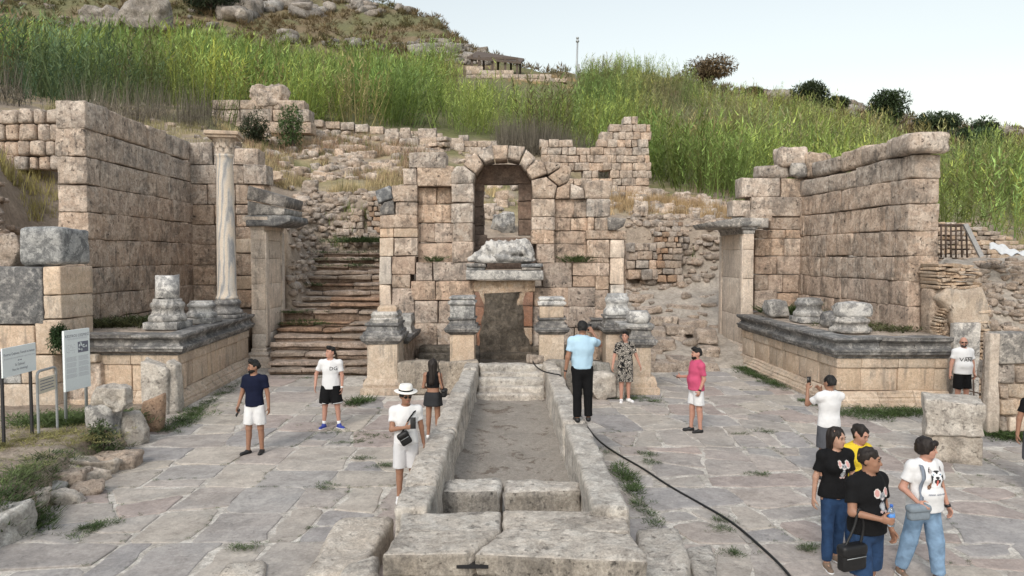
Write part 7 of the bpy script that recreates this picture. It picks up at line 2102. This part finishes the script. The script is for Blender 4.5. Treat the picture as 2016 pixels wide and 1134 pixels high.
    def radial(s, ang, z, off=.012):
        d = np.array([math.cos(ang), math.sin(ang), 0])
        r_ = s.bvh.ray_cast(Vector(d * .8 + [0, 0, z]), Vector(-d))
        p = np.array(r_[0]) if r_[0] is not None else np.array([0, 0, z]) + d * .17
        return p + d * off
    def decal(s, fn, x0, z0, w, h, nx, nz, parent, name='print', mat=None):
        V, Fc, C = [], [], []
        for i in range(nx):
            for k in range(nz):
                u, t = (i + .5) / nx, (k + .5) / nz
                c = fn(u * 2 - 1, t * 2 - 1)
                if c is None: continue
                q = []
                for du, dt in ((0, 0), (1, 0), (1, 1), (0, 1)):
                    p = s.on(x0 + (i + du) / nx * w - w / 2, z0 + (k + dt) / nz * h - h / 2)
                    if p is None: break
                    q.append(p)
                if len(q) < 4: continue
                b = len(V); V += q; Fc.append((b, b + 1, b + 2, b + 3)); C += [c] * 4
        if V: s.add(name, np.array(V), Fc, mat or M['print'], parent, vcol=np.array(C, float), smooth=False)
    def letters(s, txt, x0, z0, size, parent, mat, name='lettering'):
        V, Fc = text_mesh(txt, size)
        P = []
        for x, y, _ in V:
            p = s.on(x0 + x, z0 + y, .007); P.append(p if p is not None else np.array([x0 + x, -.12, z0 + y]))
        s.add(name, np.array(P), Fc, mat, parent, smooth=False)
    def hand(s, K):
        v, th, pn = s.j['fv' + K]; return s.j['wr' + K] + (v * .10 + pn * .035) * s.S, v, th, pn
    def thing(s, name, parts, label, cat):
        """a carried thing of its own: [(part name, V, F, material)] in local space"""
        allv = np.vstack([s.out(p[1]) for p in parts]); lo = allv.min(0); mid = (allv.min(0) + allv.max(0)) / 2
        root = empty(name, (mid[0], mid[1], lo[2]), label, cat)
        for pn, V, Fc, m in parts: add(pn, s.out(V), Fc, m, root)
        return root
    def phone(s, p, up, face, label, sc=1.0):
        up, face = nrm(up), nrm(face); face = nrm(face - up * (face @ up)); sd = np.cross(up, face)
        V, Q = rbox((.074 * sc, .010, .152 * sc), .004, 3, 0); V = V - np.array([.037 * sc, .005, .076 * sc])
        T = lambda V: np.asarray(p) + V[:, :1] * sd + V[:, 1:2] * (-face) + V[:, 2:3] * up
        V2, Q2 = box(-.033 * sc, .033 * sc, -.0065, -.0052, -.070 * sc, .070 * sc)
        V3, Q3 = rbox((.026, .003, .03), .002, 3, 0); V3 = V3 + np.array([-.033, .0045, .035])
        s.thing('phone', [('case', T(V), Q, M['black']), ('screen', T(V2), Q2, M['lens']), ('camera_bump', T(V3), Q3, M['lens'])], label, 'phone')
    def bag(s, name, c, size, strap_pts, mat, smat, label, srad=.014, cat='bag', tilt=0.0, flap=True):
        c = np.asarray(c, float); sz = np.asarray(size, float)
        V, Q = rbox(sz, .03, 6, .008, 5); V = V - sz / 2
        Rm = np.array([[math.cos(tilt), 0, math.sin(tilt)], [0, 1, 0], [-math.sin(tilt), 0, math.cos(tilt)]])
        parts = [('body', V @ Rm.T + c, Q, mat)]
        if flap:
            V2, Q2 = rbox((sz[0] * 1.01, sz[1] * 1.08, sz[2] * .42), .03, 6, .006, 6); V2 = V2 - np.array([sz[0] * .505, sz[1] * .54, -sz[2] * .09]); parts.append(('flap', V2 @ Rm.T + c, Q2, mat))
            z_ = tube([np.array([-sz[0] * .4, -sz[1] * .56, sz[2] * .05]) @ Rm.T + c, np.array([sz[0] * .4, -sz[1] * .56, sz[2] * .05]) @ Rm.T + c], .004, 5); parts.append(('zip', *z_, M['steel']))
        if strap_pts is not None:
            P = np.array(strap_pts); tt = np.linspace(0, len(P) - 1, max(12, len(P) * 5))
            V3, F3 = tube([crom(P, t) for t in tt], srad, 6); parts.append(('strap', V3, F3, smat))
        return s.thing(name, parts, label, cat)
def gpos(px, py, z=0.0):
    p = G(px, py, z); return (p[0], p[1], z)
HANG = ((.16, .03, -1), (.10, -.14, -1))

# 1 man in navy
P1 = Person(gpos(503, 893), -8, 1.745, 'man in a navy t-shirt and white shorts with black clogs, looking aside', 'tan', head=(-48, 0), vox=.0145,
            arms={'R': ((.24, .02, -1), (.22, -.28, -1), .9), 'L': ((.20, .08, -1), (.12, -.10, -1), .5)}, legs=((-.05, .06, .04, 25), (.03, -.05, .0, 10)))
sh = P1.shirt(CL['navy'], .90, .60); P1.pants(CL['white'], .42, .028); P1.shoes(SHOE['black'], 'clog'); P1.hair(HAIR['black'], 'quiff'); P1.beard(HAIR['black'])
p, v, th, pn = P1.hand('R'); P1.phone(p + v * .02, v + th * .5, -pn, 'phone held low by the man in the navy t-shirt')
# 2 boy in white
P2 = Person(gpos(652, 843), 0, 1.745, 'young man in a white t-shirt and black shorts with blue shoes, hand on hip', 'rosy', head=(-42, -4),
            arms={'R': ((.52, .12, -1), (.02, -.30, -1), .4), 'L': ((.20, .04, -1), (.02, -.20, -1), .5)}, legs=((-.09, .0, .0, 18), (.12, .0, .0, 48)))
sh2 = P2.shirt(CL['white'], .86, .66, .022); o2 = P2.pants(CL['black'], .44, .04, .012); P2.shoes(SHOE['blue'], 'high', SHOE['white'], sock=SHOE['sock']); P2.hair(HAIR['black'], 'quiff')
P2.letters('DG', .085, 1.30, .105, sh2, CL['black'])
for K in 'RL':
    a, b = P2.j['hip' + K], P2.j['kn' + K]; d = nrm(b - a); c_ = a + d * .345
    V, Fc = tube([c_, c_ + d * .012], .1275, 20, False); P2.add('white_stripe', V, Fc, CL['white'], o2)
V, Fc = tube([P2.j['wrL'] - P2.j['fvL'][0] * .02, P2.j['wrL'] + P2.j['fvL'][0] * .005], .032, 12); P2.add('wristwatch', V, Fc, M['board'])
# 3 man in white hat
P3 = Person(gpos(800, 985), 12, 1.70, 'man in a white brimmed hat and white clothes looking at his phone', 'tan', head=(14, 6), vox=.0120,
            arms={'R': ((.12, -.30, -1), (-.80, -.62, .22), 1.0, (0, -.3, 1)), 'L': ((.20, .10, -1), (.14, .0, -1), .5)}, legs=((-.03, .02, .0, 12), (.04, -.04, .05, 12)))
sh3 = P3.shirt(CL['white'], .90, .60, .022); P3.pants(CL['white2'], .46, .022, .006); P3.shoes(SHOE['white']); P3.hair(HAIR['black'], 'short'); P3.beard(HAIR['black']) if False else None; P3.glasses()
hc = P3.hp((0, .012, 1.70)); prof = [(.17, .0), (.175, .004), (.17, .010), (.105, .02), (.102, .05), (.100, .085), (.085, .115), (.05, .118), (.02, .108), (.0005, .106)]
V, Fc = lathe(prof, 28, (0, 0, 0), squash=1.15); V = V - [0, 0, .0]; V[:, 2] += .012 * (V[:, 0] / .17) ** 2 - .01 * (V[:, 1] / .17); hat = P3.add('hat', V @ P3.HR.T + hc, Fc, CL['straw'])
V, Fc = lathe([(.1055, .022), (.1065, .024), (.1045, .048), (.1035, .05)], 28, (0, 0, 0), squash=1.15); P3.add('hat_band', V @ P3.HR.T + hc, Fc, CL['black'], hat)
p, v, th, pn = P3.hand('R'); P3.phone(p + np.array([.02, -.02, .045]), (0, .15, 1), (0, .9, .2), 'phone in a dark case held up by the man in the white hat', 1.1)
st_ = [P3.radial(a, z, .014) for a, z in ((R(20), 1.40), (R(-40), 1.36), (R(-75), 1.26), (R(-100), 1.14), (R(-125), 1.05))]
P3.bag('crossbody_bag', np.array([-.03, -.215, 1.00]), (.17, .08, .20), [np.array([.09, .03, 1.42])] + st_ + [np.array([-.10, -.19, 1.06])], CL['bag'], CL['black'], 'black crossbody bag on the chest of the man in the white hat', .012, tilt=-.5)
# 4 woman from behind
P4 = Person(gpos(853, 862), 172, 1.60, 'long haired woman in a black crop top and grey skirt, seen from behind', 'tan', 'f', head=(0, 8),
            arms={'R': ((.20, .0, -1), (-.25, -.85, -.25), .6, (0, 0, 1)), 'L': ((.20, .0, -1), (-.25, -.85, -.25), .6, (0, 0, 1))}, legs=((-.02, .04, .0, 8), (.02, -.04, .0, 8)))
P4.shirt(CL['black'], 1.12, 0, .012, 'crop_top', neck=.085, wr=.003); P4.skirt(CL['char'], .30); P4.shoes(SHOE['white'], 'sandal'); P4.hair(HAIR['brown'], 'long')
P4.bag('shoulder_bag', (-.24, .02, .93), (.10, .20, .16), [np.array([-.15, .04, 1.42]), np.array([-.19, .07, 1.2]), np.array([-.24, .06, 1.0])], CL['bag'], CL['bag'], 'small black shoulder bag of the woman in the crop top', .008)
# 5 man on the channel wall
P5 = Person((G(1146, 830, .885)[0], G(1146, 830, .885)[1], .885), 184, 1.70, 'man in a light blue polo and black trousers standing on the channel wall', 'tan', head=(-12, 0), vox=.0145, fat=.012,
            arms={'R': ((.55, -.75, -.35), (-.55, -.35, 1.0), .9, (-1, 0, 0)), 'L': ((.26, .04, -1), (.16, -.06, -1), .5)}, legs=((-.035, .02, .0, 10), (.0, -.02, .0, 8)))
P5.shirt(CL['blue'], .93, .64, .024, collar=CL['blue']); P5.pants(CL['black'], .97, .016, name='trousers', waist=.98); P5.shoes(SHOE['black']); P5.hair(HAIR['black'], 'short')
p, v, th, pn = P5.hand('R'); P5.phone(p, (0, 0, 1), (0, 1, 0), 'phone raised by the man in the light blue polo')
V, Fc = tube([P5.j['wrL'] - P5.j['fvL'][0] * .02, P5.j['wrL'] + P5.j['fvL'][0] * .005], .031, 12); P5.add('wristband', V, Fc, M['black'])
# 6 boy in patterned set
P6 = Person(gpos(1230, 791), 8, 1.78, 'young man in a black and white swirl patterned shirt and shorts', 'rosy', head=(-30, 0),
            arms={'R': ((.30, .02, -1), (.24, -.22, -1), .6), 'L': ((.40, .04, -1), (.34, -.2, -1), .6)}, legs=((-.015, .05, .04, 20), (.02, -.03, .0, 25)))
P6.shirt(CL['swirl'], .86, .72, .030, collar=CL['swirl']); P6.pants(CL['swirl'], .48, .034, .008); P6.shoes(SHOE['white'], sole=SHOE['white']); P6.hair(HAIR['black'], 'quiff')
# 7 man in pink
P7 = Person(gpos(1370, 850), -78, 1.76, 'bearded man in a pink shirt and white shorts looking left', 'rosy', head=(-6, 0), fat=.008,
            arms={'L': ((.10, .16, -1), (.02, -.42, -1), .8), 'R': ((.06, -.12, -1), (-.10, -1.0, .05), .9, (0, 0, 1))}, legs=((-.02, .10, .06, 8), (.03, -.05, .0, 5)))
P7.shirt(CL['pink'], .88, .78, .028, collar=CL['pink'], wr=.010); P7.pants(CL['white'], .40, .026); P7.shoes(SHOE['black']); P7.hair(HAIR['black'], 'quiff'); P7.beard(HAIR['black'])
V, Fc = tube([P7.j['wrL'] - P7.j['fvL'][0] * .025, P7.j['wrL'] + P7.j['fvL'][0] * .005], .033, 12); P7.add('wristwatch', V, Fc, M['black'])
p, v, th, pn = P7.hand('R'); P7.phone(p + v * .03, v + np.array([0, 0, .35]), (0, .3, 1), 'phone held out by the man in the pink shirt')
# 8 photographer in white
P8 = Person(gpos(1630, 944), 192, 1.72, 'man in a white t-shirt and grey shorts photographing, seen from behind', 'tan', head=(10, 0), vox=.0145,
            arms={'L': ((.30, -.72, -.55), (-.25, -.35, 1.0), .9, (-.4, 0, 1)), 'R': ((.10, -.80, -.50), (-.72, -.40, .85), .9, (-.4, 0, 1))}, legs=((-.05, .0, .0, 8), (.05, .0, .0, 8)))
P8.shirt(CL['white'], .90, .62, .03); P8.pants(CL['grey'], .44, .03); P8.shoes(SHOE['black']); P8.hair(HAIR['black'], 'short')
p, v, th, pn = P8.hand('L'); P8.phone(p + np.array([-.02, -.03, .05]), (0, 0, 1), (0, 1, 0), 'phone held up by the man photographing in white')
# 9 bald man
P9 = Person(gpos(1893, 808), 2, 1.75, 'bald bearded man in a white lettered t-shirt and black shorts', 'rosy', head=(-28, 4), fat=.012,
            arms={'R': ((.26, .03, -1), (.18, -.10, -1), .5), 'L': ((.24, .03, -1), (.12, -.10, -1), .5)})
sh9 = P9.shirt(CL['white'], .88, .64, .028); P9.pants(CL['black'], .46, .03); P9.shoes(SHOE['black']); P9.beard(HAIR['grey']); P9.glasses()
P9.letters('VANS', 0, 1.235, .13, sh9, CL['black'])
for V_, F_ in ([box(-.035, .125, -.2, -.19, 1.292, 1.302)]):
    q = []
    pass
vv = []; ff = []
for i in range(13):
    x = -.055 + .175 * i / 12
    for z in (1.291, 1.302):
        pt_ = P9.on(x, z, .007); vv.append(pt_ if pt_ is not None else (x, -.15, z))
for i in range(12): ff.append((i * 2, i * 2 + 2, i * 2 + 3, i * 2 + 1))
P9.add('letter_bar', np.array(vv), ff, CL['black'], sh9, smooth=False)
# prints
def EL(u, v, cx, cy, rx, ry, a=0):
    x, y = u - cx, v - cy
    if a: x, y = x * math.cos(a) + y * math.sin(a), -x * math.sin(a) + y * math.cos(a)
    return (x / rx) ** 2 + (y / ry) ** 2 < 1
def mouse(side=False):
    g0, g1, pk, dk, wh = (.30, .31, .33), (.20, .21, .23), (.55, .30, .28), (.03, .03, .03), (.70, .70, .70)
    def fn(u, v):
        for sx in (-1, 1):
            k = 1 if not side or sx < 0 else .75
            if EL(u, v, sx * .16, .30, .05, .07): return dk if not EL(u, v, sx * .16 - .015, .33, .016, .02) else wh
        if EL(u, v, 0, .12, .06, .04): return pk
        if EL(u, v, 0, .13, .15, .11): return wh if v < .16 else g0
        if EL(u, v, 0, .26, .30, .30): return g0 if (u * 7 + v * 5) % 1 > .25 else g1
        for sx in (-1, 1):
            if EL(u, v, sx * .52, .52, .22, .26): return pk
            if EL(u, v, sx * .50, .50, .32, .36): return (.62, .58, .55)
        if EL(u, v, 0, -.12, .20, .07): return (.55, .57, .60) if side else (.05, .05, .06)
        if EL(u, v, 0, -.48, .17, .24): return (.45, .46, .48)
        if EL(u, v, 0, -.45, .30, .38): return g0 if (u * 9 + v * 4) % 1 > .3 else g1
        for sx in (-1, 1):
            if EL(u, v, sx * .2, -.84, .17, .09): return (.5, .36, .34)
        if side and .28 < u < .55 and abs(v + .75 - (u - .3) * .9) < .06: return (.5, .36, .34)
        return None
    return fn
def husky(u, v):
    bk, wh, tn = (.02, .02, .022), (.74, .74, .76), (.42, .22, .13)
    if EL(u, v, .02, .12, .15, .11): return bk
    for sx in (-1, 1):
        if EL(u, v, .02 + sx * .30, .36, .085, .055): return (.12, .30, .45) if EL(u, v, .02 + sx * .30, .36, .045, .05) else bk
    if EL(u, v, .04, -.30, .10, .26): return (.62, .16, .13)
    if EL(u, v, .04, -.14, .26, .24) and v < -.02: return bk
    if EL(u, v, .03, -.02, .40, .30): return wh
    for sx in (-1, 1):
        if EL(u, v, sx * .30 + .02, .42, .24, .16): return wh
        x = (u - .02) * sx
        if v > .50 and .30 < x < .72 and v < 1.0 - abs(x - .56) * 2.6: return (.45, .40, .40) if v < .9 - abs(x - .54) * 3.4 else bk
    if EL(u, v, .02, .10, .62, .58): return wh if EL(u, v, .02, -.12, .46, .52) else bk
    if EL(u, v, .0, -.36, .68, .34) and v > -.68: return (wh if abs(u) < .48 else (bk if (u * 8 + v * 5) % 1 > .45 else tn))
    for sx in (-1, 1):
        if EL(u, v, sx * .62, -.52, .16, .34, sx * .5): return bk if (u * 9 - v * 6) % 1 > .4 else tn
    return None
# 10 woman in black t-shirt
P10 = Person(gpos(1640, 1116), 4, 1.66, 'long haired woman in a black mouse print t-shirt and blue jeans', 'light', 'f', head=(26, 6), vox=.0118,
             arms={'R': ((.26, .05, -1), (.10, -.04, -1), .5), 'L': ((.30, .0, -1), (-.1, -.8, -.5), .6)}, legs=((-.02, .06, .03, 10), (.02, -.12, .12, 8)))
sh10 = P10.shirt(CL['black'], .90, .72, .028); P10.pants(CL['jean'], .95, .010, name='jeans'); P10.shoes(SHOE['sand'], 'sandal', SHOE['white'], 'sandal'); P10.hair(HAIR['brown'], 'long')
P10.decal(mouse(True), .03, 1.21, .17, .24, 26, 34, sh10)
# 11 woman in yellow
P11 = Person(gpos(1684, 1086), 14, 1.60, 'dark haired woman in a yellow t-shirt behind the two in black', 'rosy', 'f', head=(12, 22), vox=.0145, fat=.01,
             arms={'R': HANG, 'L': HANG}, legs=((-.02, .04, .02, 10), (.02, -.06, .05, 8)))
sh11 = P11.shirt(CL['yellow'], .88, .66, .028); P11.pants(CL['jean'], .95, .014, name='jeans'); P11.shoes(SHOE['sand'], 'sandal', SHOE['black'], 'sandal'); P11.hair(HAIR['brown'], 'bun')
P11.decal(lambda u, v: ((.78, .25, .08) if (u * 3 + v * 2) % 1 > .5 else ((.30, .25, .20) if (u * 5 - v * 3) % 1 > .6 else (.75, .5, .35))) if EL(u, v, 0, 0, .8, .9) and not EL(u, v, .1, .25, .2, .2) else None, .02, 1.24, .20, .20, 20, 20, sh11)
# 12 man in black t-shirt with bag
P12 = Person(gpos(1702, 1215), 20, 1.75, 'short haired man in a black mouse print t-shirt and denim shorts', 'tan', head=(34, 4), vox=.0112, fat=.006,
             arms={'R': ((.20, -.22, -1), (-.50, -.80, -.04), .95, (0, -.1, 1)), 'L': ((.22, .04, -1), (.12, -.34, -1), .8)}, legs=((-.07, .12, .06, 12), (.08, -.12, .06, 10)))
sh12 = P12.shirt(CL['black'], .90, .68, .028); P12.pants(CL['jean'], .50, .020, .006); P12.shoes(SHOE['sand'], 'sandal', SHOE['black'], 'sandal'); P12.hair(HAIR['brown'], 'short')
P12.decal(mouse(), .03, 1.265, .24, .27, 32, 38, sh12)
p, v, th, pn = P12.hand('R')
c = p + pn * .012 + v * (-.01)
def bottle_mat():
    s = NT('clear_bottle'); s.b.inputs['Transmission Weight'].default_value = .85; s.b.inputs['IOR'].default_value = 1.33
    return s.finish((.75, .85, .92), .08, None)
V, Fc = lathe([(.030, 0), (.033, .006), (.033, .06), (.031, .065), (.033, .07), (.033, .14), (.026, .17), (.013, .185), (.013, .2)], 20, tuple(c + [0, 0, -.06]))
V2, F2 = lathe([(.0345, .065), (.0345, .125)], 20, tuple(c + [0, 0, -.06])); V3, F3 = lathe([(.0155, .188), (.0155, .21), (.013, .213)], 14, tuple(c + [0, 0, -.06]))
P12.thing('water_bottle', [('bottle', V, Fc, bottle_mat()), ('label', V2, F2, plain('blue_label', (.08, .25, .62), .5)), ('cap', V3, F3, plain('blue_cap', (.05, .15, .5), .5))], 'small water bottle with a blue label held by the man in the mouse t-shirt', 'bottle')
e_, w_ = P12.j['elR'], P12.j['wrR']
mid = e_ * .72 + w_ * .28
bc = mid + np.array([-.09, .0, -.42])
P12.bag('hand_bag', bc, (.30, .11, .26), [bc + [-.10, 0, .10], mid + [-.07, .0, -.12], mid + [-.01, .0, .055], mid + [.05, 0, -.12], bc + [.10, 0, .10]], CL['bag'], CL['bag'], 'black leather bag hanging from the forearm of the man in front', .014)
# 13 woman with husky print
P13 = Person(gpos(1815, 1140), 10, 1.63, 'woman in a white husky print t-shirt and pale blue wide jeans', 'rosy', 'f', head=(34, 6), vox=.0114, fat=.020,
             arms={'R': ((.40, .10, -1), (-.10, -.90, -.42), .7, (-.3, -.3, 1)), 'L': ((.34, .06, -1), (.26, -.22, -1), .7)}, legs=((-.13, -.14, .10, 14), (.10, .12, .04, 10)))
sh13 = P13.shirt(CL['white'], .88, .66, .024, wr=.009); P13.pants(CL['palejean'], .97, .014, .012, name='jeans', wr=.010); P13.shoes(SHOE['sand'], 'sandal', SHOE['white'], 'sandal'); P13.hair(HAIR['brown'], 'bob')
P13.decal(husky, .03, 1.20, .27, .27, 44, 44, sh13)
P13.letters('давай, люби меня', .03, 1.035, .026, sh13, CL['jean'])
V, Fc = tube([P13.j['wrL'] - P13.j['fvL'][0] * .02, P13.j['wrL'] + P13.j['fvL'][0] * .01], .034, 12); P13.add('wristwatch', V, Fc, M['black'])
st_ = [P13.on(x, z, .012) for x, z in ((-.11, 1.33), (-.12, 1.22), (-.13, 1.11), (-.14, 1.0))]
st_ = [q for q in st_ if q is not None]
bc = P13.j['wrR'] + np.array([-.03, -.05, -.10])
def ribbon(pts, w, t=.006):
    pts = np.array([crom(np.array(pts), t_) for t_ in np.linspace(0, len(pts) - 1, 24)])
    side = np.array([1.0, 0, 0]) * w / 2; V = np.vstack([pts - side, pts + side, pts - side + [0, -t, 0], pts + side + [0, -t, 0]]); n = len(pts); Fc = []
    for i in range(n - 1):
        for a, b in ((0, 1), (3, 2), (2, 0), (1, 3)): Fc.append((a * n + i, b * n + i, b * n + i + 1, a * n + i + 1))
    return V, Fc
Vr, Fr = ribbon([np.array([-.09, .03, 1.375])] + st_ + [bc + [0.02, 0, .09]], .045)
V, Q = rbox((.26, .10, .17), .035, 6, .01, 5); V = V - np.array([.13, .05, .085]); V4, Q4 = rbox((.265, .108, .08), .03, 6, .006, 6); V4 = V4 - np.array([.1325, .054, -.01])
P13.thing('shoulder_bag', [('body', V + bc, Q, CL['greybag']), ('flap', V4 + bc, Q4, CL['greybag']), ('strap', Vr, Fr, CL['strap'])], 'blue grey bag on a wide strap carried by the woman in the husky t-shirt', 'bag')
# 14 man at the right edge
P14 = Person((float(W(2046, 800, 11.0)[0]), 11.0, 0), -20, 1.74, 'man in a black t-shirt half cut off at the right edge', 'tan', head=(0, 0), vox=.012,
             arms={'R': ((.24, .02, -1), (.10, -.10, -1), .5), 'L': HANG})
P14.shirt(CL['black'], .90, .62); P14.pants(CL['grey'], .5, .026); P14.shoes(SHOE['black']); P14.hair(HAIR['black'], 'short')
